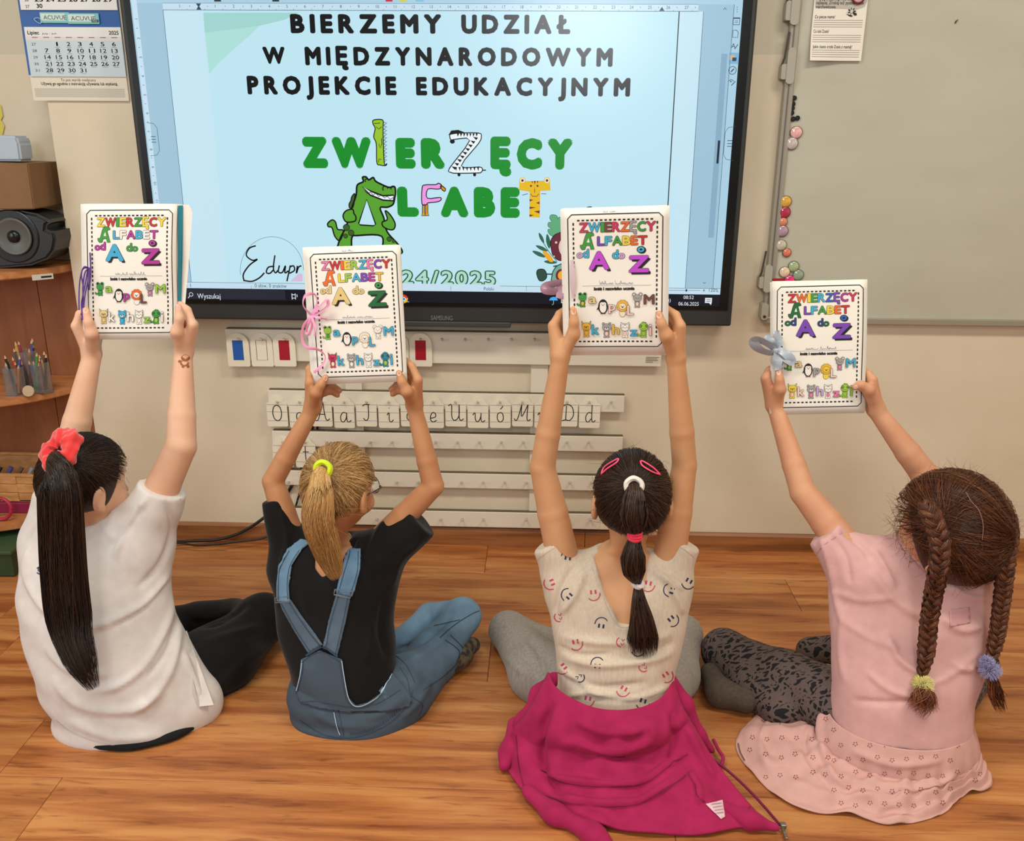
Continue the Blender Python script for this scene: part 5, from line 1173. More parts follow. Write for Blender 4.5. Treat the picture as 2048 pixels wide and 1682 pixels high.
# sea-blue inner sheet edges showing on the first booklet
tl = mat('teal_sheet', (30, 130, 150), .5)
obj('coloured_page', [B1.P(21.05, 29.4, -.003), B1.P(22.0, 29.5, -.007), B1.P(22.1, 18, -.007), B1.P(21.6, 6, -.005), B1.P(21.05, 4, -.003)], [(0, 1, 2, 3, 4)], tl, E1)
obj('page', [B1.P(21.0, 29.7, -.008), B1.P(23.2, 29.6, -.010), B1.P(23.9, 28, -.012), B1.P(23.0, 14, -.012), B1.P(22.0, 3.0, -.010), B1.P(21.0, 3, -.008)], [(0, 1, 2, 3, 4, 5)], paper, E1)
ribbon(E2, B2, 'ribbon_bow', pnk, [[(624, 631, .004), (607, 612, .012), (610, 592, .016), (628, 588, .014), (634, 605, .010), (624, 631, .004)], [(624, 631, .004), (640, 612, .014), (654, 600, .018), (655, 612, .014), (640, 624, .008), (624, 631, .004)], [(624, 631, .004), (640, 636, .01), (654, 639, .012)],
   [(624, 632, .004), (616, 650, .012), (612, 665, .012), (618, 668, .012), (624, 650, .008), (624, 632, .004)], [(624, 632, .003), (608, 650, .014), (604, 675, .016), (612, 694, .014), (636, 699, .006), (650, 712, .004), (646, 728, .004), (628, 745, .002)], [(624, 632, .006), (630, 655, .012), (629, 672, .010)]], .0068, twist=.9)
ribbon(E3, B3, 'ribbon_tail', mat('pale_mauve', (214, 190, 200), .4), [[(1144, 520, .0005), (1143, 560, .003), (1147, 596, .0005)], [(1144, 520, .0005), (1148, 560, .002), (1146, 596, .0005)]], .006)
ribbon(E3, B3, 'ribbon_bow', msat, [[(1140, 562, -.012), (1116, 566, -.006), (1095, 572, -.004), (1092, 580, -.004), (1112, 582, -.006), (1140, 568, -.012)], [(1136, 570, -.010), (1124, 582, -.006), (1118, 597, -.004)]], [.012, .022, .014], twist=.4)
ribbon(E4, B4, 'satin_bow', gsat, [[(1552, 700, .004), (1534, 687, .018), (1516, 680, .02), (1507, 684, .016), (1518, 698, .012), (1540, 706, .010), (1552, 700, .004)], [(1552, 700, .004), (1562, 702, .010), (1576, 712, .012), (1582, 722, .010), (1566, 714, .010), (1552, 702, .004)], [(1552, 702, .006), (1554, 720, .012), (1557, 740, .015)], [(1552, 700, .002), (1541, 684, .008), (1533, 670, .006)], [(1552, 700, .002), (1556, 680, .002), (1552, 662, .001)]], [.012, .022, .022, .014], twist=.7)
MB().box(tuple(at(1552, 702, B4.Y(1552, 702)-.012)-V(.007, .005, .006)), tuple(at(1552, 702, B4.Y(1552, 702)-.012)+V(.007, .005, .006)), bev=.004).build('bow_knot', gsat, E4, smooth=True)
# ================= PEOPLE =================
_at = at
def at(x, y, Y):
    p = _at(x, y, Y); return p if p[2] > .032 else onz(x, y, .034)
def px_rows(rows):
    out = []
    for py, l, r, Y, ry in rows:
        a, b = _at(l, py, Y), _at(r, py, Y); out.append((a[2], (a[0]+b[0])/2, Y, (b[0]-a[0])/2, ry))
    return out
def inset(rows, d): return [(z, x, y, rx-d, ry-d) for z, x, y, rx, ry in rows]
def poly_cut(f, pix, Yb, Yin, k=.004):
    """cut an opening through the back of a garment: outline on the plane y=Yb, up to depth Yin"""
    P = np.array([at(x, y, Yb)[[0, 2]] for x, y in pix]); n = len(P)
    def fn(Q):
        p = Q[:, [0, 2]]; d = np.full(len(p), 1e9); ins = np.zeros(len(p), bool); j = n-1
        for i in range(n):
            a, b = P[j], P[i]; ab = b-a; t = np.clip(((p-a) @ ab)/(ab @ ab), 0, 1); d = np.minimum(d, np.linalg.norm(p-a-t[:, None]*ab, axis=1))
            c = ((a[1] > p[:, 1]) != (b[1] > p[:, 1])) & (p[:, 0] < (b[0]-a[0])*(p[:, 1]-a[1])/(b[1]-a[1]+1e-12)+a[0]); ins ^= c; j = i
        return np.maximum(np.where(ins, -d, d), Q[:, 1]-Yin)
    f.fnop(fn, V(P[:, 0].min(), Yb-.3, P[:, 1].min()), V(P[:, 0].max(), Yin+.02, P[:, 1].max()), k, 's')
def ripple(f, amp, fx, fz, ph=0, rng_=None):
    def fn(P): return amp*np.sin(P[:, 2]*fz+P[:, 0]*fx+1.3*np.sin(P[:, 0]*17+ph)+ph)*np.sin(P[:, 0]*9+P[:, 2]*5+ph)
    f.fnop(fn, V(-9, -9, -9), V(9, 9, 9), .01, 'disp')
def sleeve(f, sh, hem, r0, r1, k=.03, sq=None): f.cap(sh, hem, r0, r1, k, flat=True)
def make(name, f, h, m, parent, lines=None, relax_n=1, **k):
    Vv, Ff = surfnet(f, h, **k)
    if relax_n: Vv = relax(Vv, Ff, relax_n)
    if lines: Vv = folds(Vv, Ff, lines)
    return arr_obj(name, Vv, Ff, m, parent), Vv, Ff
def scrunchie(parent, c, axis, R_, r_, m, lobes=9, seed=1, name='scrunchie', sq=.8):
    ax = np.asarray(axis, float); ax /= np.linalg.norm(ax); u = np.cross(ax, V(0, 0, 1)); u /= np.linalg.norm(u); v_ = np.cross(ax, u); n, k = 140, 22; Vv = []; rng = np.random.default_rng(seed); ph = rng.random(6)*6
    for i in range(n):
        t = 2*PI*i/n; am = 1 if r_ > .008 else .18; rr = r_*(1+am*(.15*math.sin(t*lobes+ph[0])+.07*math.sin(t*(lobes*2+1)+ph[1]))); c0 = c+(u*math.cos(t)+v_*math.sin(t))*R_*(1+.10*am*math.sin(t*5+ph[2])); o = u*math.cos(t)+v_*math.sin(t)
        for j in range(k):
            s = 2*PI*j/k; q = rr*(1+.14*math.sin(s*5+t*lobes*.7+ph[3])); Vv.append(c0+o*q*math.cos(s)+ax*q*math.sin(s)*sq)
    F_ = [(i*k+j, i*k+(j+1) % k, ((i+1) % n)*k+(j+1) % k, ((i+1) % n)*k+j) for i in range(n) for j in range(k)]
    return arr_obj(name, Vv, F_, m, parent)
def sole_foot(f, heel, toe, r=.028): f.cap(heel, toe, r, r*.8, .02)

# ---------- girl 1: white t-shirt, black trousers, dark ponytail with coral scrunchie ----------
rng = np.random.default_rng(11)
P1 = person('girl in a white t-shirt and black trousers with a long dark ponytail and coral scrunchie', (-.93, 1.77, 0), 'children sitting on the floor')
sk1 = skin_mat('fair', (230, 188, 158), (222, 172, 142))
rows1 = px_rows([(1015, 125, 235, 1.88, .050), (1045, 92, 262, 1.875, .075), (1085, 62, 300, 1.865, .090), (1130, 50, 322, 1.85, .100), (1190, 42, 335, 1.83, .110), (1250, 52, 350, 1.81, .118), (1310, 76, 368, 1.79, .125), (1370, 90, 384, 1.78, .130), (1420, 108, 398, 1.77, .134), (1446, 128, 404, 1.77, .130)])
rows1.append((.026, rows1[-1][1]+.0, 1.77, rows1[-1][3]-.01, .125))
sA, eA, wA = at(92, 1065, 1.88), at(140, 905, 1.92), at(184, 712, 1.985)
sB, eB, wB = at(285, 1062, 1.87), at(362, 893, 1.90), at(366, 708, 1.985)
H1 = Head(at(166, 955, 1.86), rotm(-.62, -.12, .05), 1.0, (.074, .090, .092))
f = Fd(); f.loft(inset(rows1, .012), .02)
f.cap(at(178, 1060, 1.875), H1.L(0, -.02, -.06), .044, .040, .03); H1.sdf(f)
arm(f, sA, eA, wA, (.040, .037, .036, .031, .0205)); arm(f, sB, eB, wB, (.043, .038, .034, .031, .0205))
edge_hand(f, wA, B1.Y, None, -1, ((183, 668), (177, 645), (171, 619), (152, 652), (159, 628), (168, 616)))
edge_hand(f, wB, B1.Y, None, 1, ((354, 664), (359, 637), (357, 614), (385, 650), (375, 620), (364, 606)))
body1, bV, bF = make('body', f, .0036, sk1, P1)
f = Fd(); f.loft(rows1, .03, n=2.2)
hA, hB = sA+(eA-sA)*.50, sB+(eB-sB)*.52
sleeve(f, sA+V(.01, 0, -.05), hA, .060, .052, .05); sleeve(f, sB+V(-.01, 0, -.05), hB, .066, .056, .055)
f.cap(at(120, 1075, 1.88), sA, .045, .045, .04); f.cap(at(230, 1075, 1.88), sB, .045, .045, .04)
f.cap(at(230, 1300, 1.80), at(392, 1400, 1.80), .10, .06, .06)      # hem falling over the hip
f.cap(at(395, 1330, 1.90), at(408, 1398, 1.88), .028, .018, .03)
ripple(f, .0022, 14, 60, 1)
nb = at(178, 1040, 1.875); f.ell(nb+V(0, .0, .028), V(.066, .062, .040), .006, None, 's')
wl = [([(345, 1130), (300, 1200), (230, 1240), (165, 1262)], .010, .007), ([(352, 1190), (330, 1260), (290, 1330), (240, 1370), (180, 1385)], .009, .006), ([(362, 1240), (345, 1330), (310, 1390), (260, 1430)], .010, .006), ([(300, 985), (270, 1030), (240, 1080), (230, 1120)], .008, .006),
      ([(330, 1000), (345, 1060), (320, 1130), (270, 1180)], .008, -.006), ([(285, 1010), (255, 1060), (215, 1100)], .007, -.005), ([(60, 1080), (50, 1140), (75, 1200), (110, 1240)], .009, .006), ([(80, 1040), (45, 1110), (40, 1170)], .007, -.004), ([(90, 1290), (140, 1340), (220, 1350)], .010, .006),
      ([(100, 1350), (160, 1410), (260, 1420), (330, 1380)], .012, .006), ([(130, 1440), (230, 1475), (330, 1470)], .012, .004), ([(340, 1160), (290, 1215), (225, 1255)], .006, -.005), ([(358, 1220), (335, 1300), (290, 1360)], .006, -.004), ([(196, 1000), (205, 1050), (230, 1085)], .006, .003), ([(365, 1300), (385, 1350), (405, 1400)], .007, .005)]
wm1 = cloth_mat('white_tee', (226, 219, 214), bump=.12)
shirt1, sV, sF = make('t_shirt', f, .0058, wm1, P1, wl, 2)
t1 = bvh(sV, sF); dr = Drape(t1); ink_ = mat('shirt_ink', (60, 62, 92), .8)
dr.line([(74, 1137), (79, 1134), (77, 1141), (82, 1144), (80, 1148), (74, 1145)], 2.4, ink_); dr.line([(84, 1146), (88, 1139), (91, 1148)], 2.4, ink_); dr.line([(92, 1141), (100, 1142)], 2.2, ink_); dr.line([(96, 1142), (94, 1152)], 2.2, ink_)
hem_ = mat('tee_seam', (206, 198, 194), .9)
dr.line([(112, 1440), (140, 1462), (190, 1482), (250, 1492), (320, 1487), (398, 1452)], 1.6, hem_, sm=8); dr.build('print_and_seams', P1)
f = Fd()      # trousers
hipL, hipR = at(200, 1430, 1.80), at(350, 1420, 1.84)
f.ell(V(at(262, 1430, 1.77)[0], 1.79, .05), V(.130, .105, .05), .03); f.ell(V(at(262, 1430, 1.77)[0], 1.765, .008), V(.158, .137, .018), .01); kneeR = at(525, 1238, 2.08); kneeL = at(330, 1260, 2.20)
f.chain([at(350, 1350, 1.84), at(440, 1320, 1.93), kneeR], [.084, .084, .066], .04); f.chain([kneeR, at(460, 1240, 2.22), at(395, 1235, 2.28)], [.060, .050, .042], .03)
f.chain([at(265, 1350, 1.90), at(310, 1290, 2.02), kneeL], [.070, .070, .056], .04); f.chain([kneeL, at(420, 1240, 2.14)], [.055, .045], .03)
ripple(f, .002, 30, 20, 2)
bm1 = cloth_mat('black_trousers', (22, 21, 22), rough=.8, c2=(18, 17, 18), bump=.15, sheen=.08)
pl1 = [([(380, 1240), (430, 1245), (500, 1205)], .01, -.008), ([(400, 1290), (460, 1270), (530, 1250)], .010, .005), ([(420, 1390), (480, 1330), (540, 1290)], .012, .005)]
fp = [_at(x, y, Y) for x, y, Y in ((372, 1262, 1.86), (392, 1318, 1.80), (426, 1411, 1.735), (398, 1414, 1.725), (388, 1380, 1.735), (376, 1310, 1.79))]
fo_ = obj('shirt_flap', fp, [(0, 1, 2, 3, 4, 5)], wm1, P1); m_ = fo_.modifiers.new('thickness', 'SOLIDIFY'); m_.thickness = .003
make('trousers', f, .007, bm1, P1, pl1, 2)
f = Fd(); sole_foot(f, at(470, 1262, 2.18), at(560, 1262, 2.12), .030); make('sock', f, .006, cloth_mat('black_sock', (30, 28, 30)), P1, None, 1)
hm = hair_mats('dark', [(40, 29, 24), (52, 38, 30), (30, 22, 19), (68, 50, 38)], .4)
tie = at(128, 902, 1.75); td = (tie-H1.c) @ H1.R
f = H1.cap_field(.008, [((0, .035, -.02), (0, .9, -.35)), ((0, -.02, -.062), (0, .15, -1))]); make('hair', f, .005, hm[0], P1, None, 1)
bun = [tie, tie+V(-.004, -.03, -.01), at(118, 960, 1.655), at(122, 1050, 1.655), at(128, 1150, 1.655), at(140, 1250, 1.640), at(165, 1330, 1.600), at(188, 1378, 1.590)]
strands(H1.pulled(td, 2200, rng, RIM, .009, mess=.0004, jit=.07), .0005, 'hair_strands', hm, P1, rng)
prof1 = [(0, .014), (.08, .030), (.25, .047), (.5, .050), (.72, .052), (.88, .042), (1, .016)]
core(bun, prof1, .86, hm[2], P1, .74)
strands(bundle(bun, prof1, 2200, 22, rng, .10, .6, .35), .0008, 'ponytail', hm, P1, rng)
strands(H1.flyaways(70, rng, .035), .00022, 'flyaways', hm[1:2], P1, rng)
scrunchie(P1, tie+V(0, -.012, .006), H1.R @ V(0, -1, .4)+V(0, 0, .3), .031, .020, mat('coral_fleece', (226, 62, 62), .9, .1, sheen=.5, bump=((300, 300, 300), .4, .001)), 5, 3)
# tattoo sticker on the wrist
tb = bvh(bV, bF); dr = Drape(tb); tt_ = mat('tattoo_brown', (150, 82, 44), .5)
dr.disc(371, 716, 9, tt_, .0004, 12, 7); dr.disc(369, 727, 9, tt_, .0005, 12, 6); dr.disc(380, 722, 6, tt_, .0006, 10); dr.disc(360, 723, 4, tt_, .0006, 8, 3); dr.disc(366, 733, 3, tt_, .0006); dr.disc(376, 733, 3, tt_, .0006)
dr.build('wrist_transfer', P1); nails(tb, P1, [(171, 621, 4.5, 6), (357, 616, 4, 6)])

# ---------- girl 2: black shirt, denim overalls, blonde ponytail ----------
rng = np.random.default_rng(12)
P2 = person('girl in a black shirt and denim overalls with a blonde ponytail, seated cross-legged', (-.40, 1.82, 0), 'children sitting on the floor')
sk2 = skin_mat('tan', (202, 148, 106), (190, 132, 92))
rows2 = px_rows([(1078, 610, 720, 1.90, .050), (1100, 575, 760, 1.89, .066), (1140, 552, 790, 1.885, .080), (1200, 548, 790, 1.87, .088), (1260, 560, 788, 1.85, .092), (1320, 578, 790, 1.83, .096), (1370, 590, 800, 1.82, .10), (1410, 600, 812, 1.82, .10)])
sA, eA, wA = at(590, 1100, 1.90), at(546, 962, 1.93), at(625, 818, 1.945)
sB, eB, wB = at(738, 1105, 1.90), at(866, 972, 1.92), at(828, 812, 1.945)
H2 = Head(at(676, 968, 1.86), rotm(-.42, -.10, .04), .93, (.073, .088, .092))
f = Fd(); f.loft(inset(rows2, .012), .02); f.cap(at(665, 1085, 1.895), H2.L(0, -.02, -.06), .036, .034, .03); H2.sdf(f)
arm(f, sA, eA, wA, (.034, .029, .0245, .0235, .0175)); arm(f, sB, eB, wB, (.034, .029, .025, .0235, .0175))
hs2 = .95
edge_hand(f, wA, B2.Y, None, -1, ((632, 785), (641, 770), (651, 755), (619, 766), (618, 738), (622, 720)), hs2)
edge_hand(f, wB, B2.Y, None, 1, ((814, 783), (804, 764), (798, 746), (836, 760), (824, 732), (815, 718)), hs2)
for a, b, c in (((640, 780), (664, 770), (680, 781)), ((645, 788), (662, 782), (675, 791)), ((818, 785), (795, 768), (781, 779)), ((816, 792), (798, 780), (785, 789))):
    f.chain([at(*a, 1.965), at(*b, 1.972), at(*c, 1.962)], [.008, .0075, .0062], .004)
body2, bV, bF = make('body', f, .0034, sk2, P2)
f = Fd(); f.loft(rows2, .03, n=2.2)
hA, hB = at(549, 998, 1.922), at(842, 1040, 1.915)
sleeve(f, at(585, 1120, 1.895), hA, .050, .030, .05); f.cap(at(735, 1130, 1.89), hB, .058, .047, .05, flat=True)
f.cap(at(620, 1105, 1.89), at(590, 1110, 1.895), .03, .035, .03); f.cap(at(710, 1105, 1.89), at(745, 1115, 1.89), .03, .035, .03)
f.ell(at(662, 1070, 1.895), V(.050, .05, .035), .006, None, 's'); poly_cut(f, [(618, 1080), (624, 1150), (640, 1165), (700, 1120), (710, 1080)], 1.80, 1.875)
ripple(f, .0018, 16, 50, 3)
wl = [([(800, 1010), (760, 1060), (740, 1110), (745, 1160)], .008, .006), ([(845, 1080), (800, 1120), (780, 1180)], .009, .005), ([(560, 1020), (575, 1080), (560, 1140)], .008, .005), ([(700, 1170), (740, 1250), (730, 1330)], .01, .005), ([(600, 1180), (630, 1260), (660, 1290)], .010, .004), ([(770, 1190), (760, 1260), (775, 1320)], .008, -.005)]
blk = cloth_mat('black_cotton', (15, 14, 15), rough=.78, c2=(13, 13, 14), bump=.12, sheen=.1)
sh2, sV, sF = make('shirt', f, .0045, blk, P2, wl, 2)
den = mat('denim', (72, 88, 104), .8, .25, noise=((18, 18, 18), (98, 118, 136), .7), bump=((600, 600, 600), .4, .0008), sheen=.1)
den2 = mat('denim_faded', (120, 158, 186), .8, .25, noise=((14, 14, 14), (84, 118, 148), .6), bump=((600, 600, 600), .4, .0008), sheen=.1)
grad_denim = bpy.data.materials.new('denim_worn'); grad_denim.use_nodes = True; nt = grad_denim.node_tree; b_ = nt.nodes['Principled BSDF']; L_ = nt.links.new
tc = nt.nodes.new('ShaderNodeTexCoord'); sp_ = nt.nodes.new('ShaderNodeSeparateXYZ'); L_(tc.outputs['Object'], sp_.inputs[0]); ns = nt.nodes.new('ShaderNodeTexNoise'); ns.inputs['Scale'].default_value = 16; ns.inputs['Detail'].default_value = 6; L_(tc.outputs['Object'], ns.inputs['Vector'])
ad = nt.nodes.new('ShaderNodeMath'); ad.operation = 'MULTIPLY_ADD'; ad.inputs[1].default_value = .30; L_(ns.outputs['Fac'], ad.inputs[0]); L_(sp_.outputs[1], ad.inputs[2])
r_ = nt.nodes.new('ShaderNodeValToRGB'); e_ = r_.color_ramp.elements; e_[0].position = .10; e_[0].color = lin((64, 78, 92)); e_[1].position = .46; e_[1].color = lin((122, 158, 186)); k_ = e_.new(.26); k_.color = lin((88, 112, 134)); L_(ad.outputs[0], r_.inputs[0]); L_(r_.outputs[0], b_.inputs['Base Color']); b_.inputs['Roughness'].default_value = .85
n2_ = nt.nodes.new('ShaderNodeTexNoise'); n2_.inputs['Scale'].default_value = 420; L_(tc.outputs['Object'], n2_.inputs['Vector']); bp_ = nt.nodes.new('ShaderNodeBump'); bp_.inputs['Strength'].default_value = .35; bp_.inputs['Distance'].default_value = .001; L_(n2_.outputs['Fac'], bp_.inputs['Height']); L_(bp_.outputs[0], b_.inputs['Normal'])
stch = mat('denim_stitch', (44, 64, 84), .8); stw = mat('denim_fray', (172, 196, 214), .8)
f = Fd()
hips = px_rows([(1345, 600, 790, 1.83, .098), (1375, 590, 805, 1.825, .110), (1405, 592, 822, 1.82, .122), (1432, 606, 836, 1.82, .128)]); hips.append((.012, hips[-1][1], 1.82, hips[-1][3]-.012, .118)); f.loft(hips, .03)
kR = at(925, 1232, 2.10); f.chain([at(800, 1390, 1.86), at(870, 1310, 1.98), kR], [.078, .058, .046], .04)
f.chain([kR, at(860, 1235, 2.20), at(795, 1290, 2.16)], [.046, .038, .034], .02)
kL = at(655, 1285, 2.06); f.chain([at(640, 1400, 1.86), at(640, 1330, 1.97), kL], [.070, .056, .044], .04); f.chain([kL, at(720, 1290, 2.10), at(790, 1290, 2.05)], [.042, .036, .032], .02)
ripple(f, .0015, 30, 30, 4)
wl = [([(860, 1360), (840, 1400), (800, 1440)], .008, .004), ([(905, 1260), (860, 1300), (800, 1330)], .009, .004), ([(790, 1300), (850, 1280), (910, 1225)], .006, -.006), ([(700, 1440), (760, 1430), (810, 1390)], .01, .004), ([(620, 1420), (680, 1450), (760, 1450)], .010, .004)]
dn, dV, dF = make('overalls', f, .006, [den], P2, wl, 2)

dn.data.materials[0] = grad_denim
# colour: thighs lighter than the seat
tS = bvh(np.concatenate([sV, dV]), np.concatenate([sF, dF+len(sV)])); tD = bvh(dV, dF)
dr = Drape(tS)
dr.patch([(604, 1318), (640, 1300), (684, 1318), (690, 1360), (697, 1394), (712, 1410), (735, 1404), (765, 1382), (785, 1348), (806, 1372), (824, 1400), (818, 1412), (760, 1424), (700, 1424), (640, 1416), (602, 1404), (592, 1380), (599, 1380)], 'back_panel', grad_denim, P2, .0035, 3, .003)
dr.patch([(601, 1080), (574, 1098), (560, 1130), (556, 1165), (557, 1202), (581, 1204), (579, 1170), (585, 1130), (606, 1098), (622, 1086)], 'shoulder_strap', den2, P2, .004, 4, .003)
dr.patch([(560, 1198), (582, 1198), (604, 1230), (646, 1288), (618, 1306), (590, 1260), (568, 1220)], 'back_strap', den, P2, .003, 4, .003)
dr.patch([(698, 1100), (722, 1098), (720, 1140), (706, 1192), (672, 1184), (684, 1140)], 'shoulder_strap', den2, P2, .004, 4, .003)
dr.patch([(674, 1184), (702, 1190), (692, 1240), (675, 1310), (646, 1294), (658, 1240)], 'back_strap', den, P2, .003, 4, .003)
dd = Drape(tS); o_ = .0062
for q in ([(577, 1102), (563, 1132), (560, 1168), (561, 1200)], [(600, 1102), (582, 1132), (577, 1168), (579, 1198)], [(703, 1104), (690, 1142), (678, 1184)], [(717, 1104), (715, 1142), (702, 1188)]): dd.line(q, 1.2, stch, o_)
for q in ([(566, 1206), (594, 1258), (622, 1302)], [(580, 1202), (604, 1240), (642, 1288)], [(678, 1190), (663, 1240), (652, 1290)], [(697, 1192), (687, 1240), (672, 1306)], [(609, 1322), (606, 1350), (596, 1388)], [(680, 1322), (686, 1360), (694, 1398), (712, 1414), (738, 1408), (768, 1386)], [(604, 1404), (640, 1402), (700, 1412), (750, 1408), (800, 1380)]): dd.line(q, 1.3, stch, o_)
for q in ([(604, 1324), (642, 1302), (680, 1322)],): dd.line(q, 1.2, stch, o_)
for q in ([(606, 1320), (603, 1350), (596, 1382)], [(684, 1320), (690, 1360), (698, 1396), (712, 1411), (735, 1405), (764, 1383), (784, 1350)]): dd.line(q, 1.6, stw, o_-.0002)
dd.line([(646, 1290), (614, 1310)], 4, stch, o_+.0006); dd.line([(648, 1290), (676, 1312)], 4, stch, o_+.0006)
dd.build('strap_stitching', P2)
dk = Drape(tD)
for q in ([(600, 1440), (650, 1470), (710, 1474), (770, 1452), (810, 1416), (826, 1380)], [(665, 1410), (672, 1440), (682, 1474)], [(674, 1408), (681, 1440), (688, 1474)], [(800, 1336), (815, 1360), (822, 1390), (845, 1410), (838, 1430)], [(790, 1310), (812, 1330), (830, 1366)], [(880, 1276), (912, 1248), (958, 1222), (966, 1240)], [(890, 1280), (918, 1302), (912, 1326)], [(900, 1270), (928, 1300), (922, 1322)], [(846, 1380), (890, 1350), (940, 1300)], [(760, 1376), (776, 1392)], [(868, 1252), (920, 1240)]): dk.line(q, 1.5, stch, .0012)
for q in ([(604, 1400), (640, 1412), (700, 1424), (760, 1422), (818, 1410)], [(668, 1424), (672, 1446), (680, 1470)]): dk.line(q, 1.4, stw, .0014)
for k in range(26): t = k/25; dk.line([(700+110*t, 1464-62*t*t), (700+110*t+2, 1470-62*t*t)], 1.6, stch, .0016, sm=1)
dk.patch([(756, 1380), (766, 1374), (780, 1396), (772, 1402)], 'belt_loop', den, P2, .004, 3, .002)
dk.build('denim_seams', P2)
dk = Drape(tS); brass = mat('buckle_grey', (140, 146, 150), .35, metal=.8)
for q in ([(556, 1194), (582, 1192), (583, 1203), (557, 1204), (556, 1194)], [(671, 1178), (706, 1182), (703, 1194), (669, 1188), (671, 1178)]): dk.line(q, 2.2, brass, .008, sm=1)
dk.build('strap_buckles', P2)
f = Fd(); sole_foot(f, at(905, 1318, 2.05), at(945, 1290, 2.10), .026); f.chain([at(890, 1335, 2.02), at(925, 1312, 2.05)], [.024, .026], .02)
make('sock', f, .005, mat('patterned_sock', (110, 96, 74), .9, noise=((60, 60, 60), (52, 46, 40), .2)), P2)
hb = hair_mats('blonde', [(176, 134, 84), (202, 164, 108), (150, 108, 66), (222, 188, 134)], .38)
tie = at(648, 938, 1.765); td = (tie-H2.c) @ H2.R
f = H2.cap_field(.008, [((0, .035, -.01), (0, .9, -.30)), ((0, -.02, -.060), (0, .15, -1))]); make('hair', f, .005, hb[0], P2, None, 1)
strands(H2.pulled(td, 2200, rng, RIM, .008, mess=.001), .00055, 'hair_strands', hb, P2, rng)
tail = [tie, tie+V(-.003, -.024, -.006), at(640, 985, 1.715), at(636, 1040, 1.72), at(650, 1090, 1.745), at(662, 1125, 1.755), at(674, 1158, 1.755)]
prof2 = [(0, .012), (.1, .022), (.35, .036), (.6, .037), (.8, .032), (.93, .024), (1, .014)]
core(tail, prof2, .82, hb[2], P2, .8, .62)
hbt = hair_mats('blonde_tail', [(206, 168, 108), (228, 196, 138), (190, 140, 82), (214, 158, 92)], .36)
strands(bundle(tail, prof2, 1500, 20, rng, .16, .62, .4), .0007, 'ponytail', hbt, P2, rng)
strands(H2.flyaways(140, rng, .05, top=False), .00025, 'flyaways', hb[3:4], P2, rng)
scrunchie(P2, tie+V(0, -.010, .003), V(-.05, -.9, .25), .0155, .0055, mat('neon_elastic', (206, 232, 30), .6, emit=None), 3, 5, 'hair_elastic', 1)
nails(bvh(bV, bF), P2, [(651, 757, 3.8, 5), (798, 747, 3.8, 5)])
gm = mat('glasses_metal', (70, 74, 92), .3, metal=.6); g = MB()
L_ = H2.L
for sx in (-1, 1):
    g.tube([L_(sx*.080, -.006, -.012), L_(sx*.081, .03, -.010), L_(sx*.074, .078, -.012)], .0016, n=6)
    g.tube([L_(sx*.034+.027*math.cos(t), .099-.010*abs(math.cos(t)), -.018+.022*math.sin(t)) for t in np.linspace(0, 2*PI, 25)], .0011, n=5)
    g.tube([L_(sx*.074, .078, -.012), L_(sx*.061, .092, -.014)], .0014, n=5)
g.tube([L_(-.008, .102, -.014), L_(.008, .102, -.014)], .0012, n=5); gl_ = g.build('glasses', gm, P2, smooth=True)
for sx in (-1, 1):
    v = [L_(sx*.034+.026*math.cos(t), .098-.010*abs(math.cos(t)), -.018+.021*math.sin(t)) for t in np.linspace(0, 2*PI, 20, endpoint=False)]; obj('lens', v, [tuple(range(20))], mat('lens_glass', (240, 246, 248), .03, trans=1), gl_)
bead = MB()

# ---------- girl 3: smiley shirt, grey leggings, magenta jacket ----------
rng = np.random.default_rng(13)
P3 = person('girl in a cream smiley print shirt and grey leggings with a sectioned dark ponytail', (.19, 1.88, 0), 'children sitting on the floor')
sk3 = skin_mat('light_tan', (210, 158, 116), (198, 144, 102))
rows3 = px_rows([(1095, 1195, 1290, 1.805, .046), (1115, 1160, 1320, 1.80, .060), (1150, 1112, 1366, 1.79, .074), (1200, 1096, 1378, 1.775, .084), (1250, 1104, 1372, 1.755, .088), (1310, 1112, 1356, 1.735, .088), (1360, 1116, 1346, 1.72, .090), (1412, 1112, 1345, 1.71, .094)])
sA, eA, wA = at(1130, 1135, 1.800), at(1085, 935, 1.83), at(1121, 716, 1.845)
sB, eB, wB = at(1335, 1135, 1.800), at(1369, 930, 1.83), at(1352, 720, 1.84)
H3 = Head(at(1264, 990, 1.775), rotm(.06, -.08, .03), .95, (.075, .088, .094))
f = Fd(); f.loft(inset(rows3, .009), .02); f.cap(at(1250, 1110, 1.805), H3.L(0, -.02, -.06), .040, .036, .03); H3.sdf(f)
arm(f, sA, eA, wA, (.037, .0335, .0275, .0262, .0190)); arm(f, sB, eB, wB, (.037, .033, .0262, .0262, .0190))
edge_hand(f, wA, B3.Y, None, -1, ((1147, 668), (1148, 645), (1146, 620), (1106, 652), (1119, 628), (1129, 614)), 1.0)
edge_hand(f, wB, B3.Y, None, 1, ((1333, 671), (1323, 648), (1318, 628), (1361, 652), (1352, 630), (1341, 616)), 1.0)
body3, bV, bF = make('body', f, .0036, sk3, P3)
f = Fd(); f.loft(rows3, .03, n=2.2)
f.cap(at(1140, 1165, 1.795), at(1096, 1087, 1.81), .052, .0385, .04, flat=True); f.cap(at(1330, 1165, 1.795), at(1369, 1085, 1.81), .052, .0365, .04, flat=True)
poly_cut(f, [(1192, 1090), (1188, 1135), (1212, 1195), (1236, 1240), (1268, 1244), (1290, 1190), (1305, 1130), (1300, 1090)], 1.71, 1.79)
f.ell(at(1250, 1095, 1.805), V(.058, .05, .030), .006, None, 's')
ripple(f, .0015, 10, 70, 5)
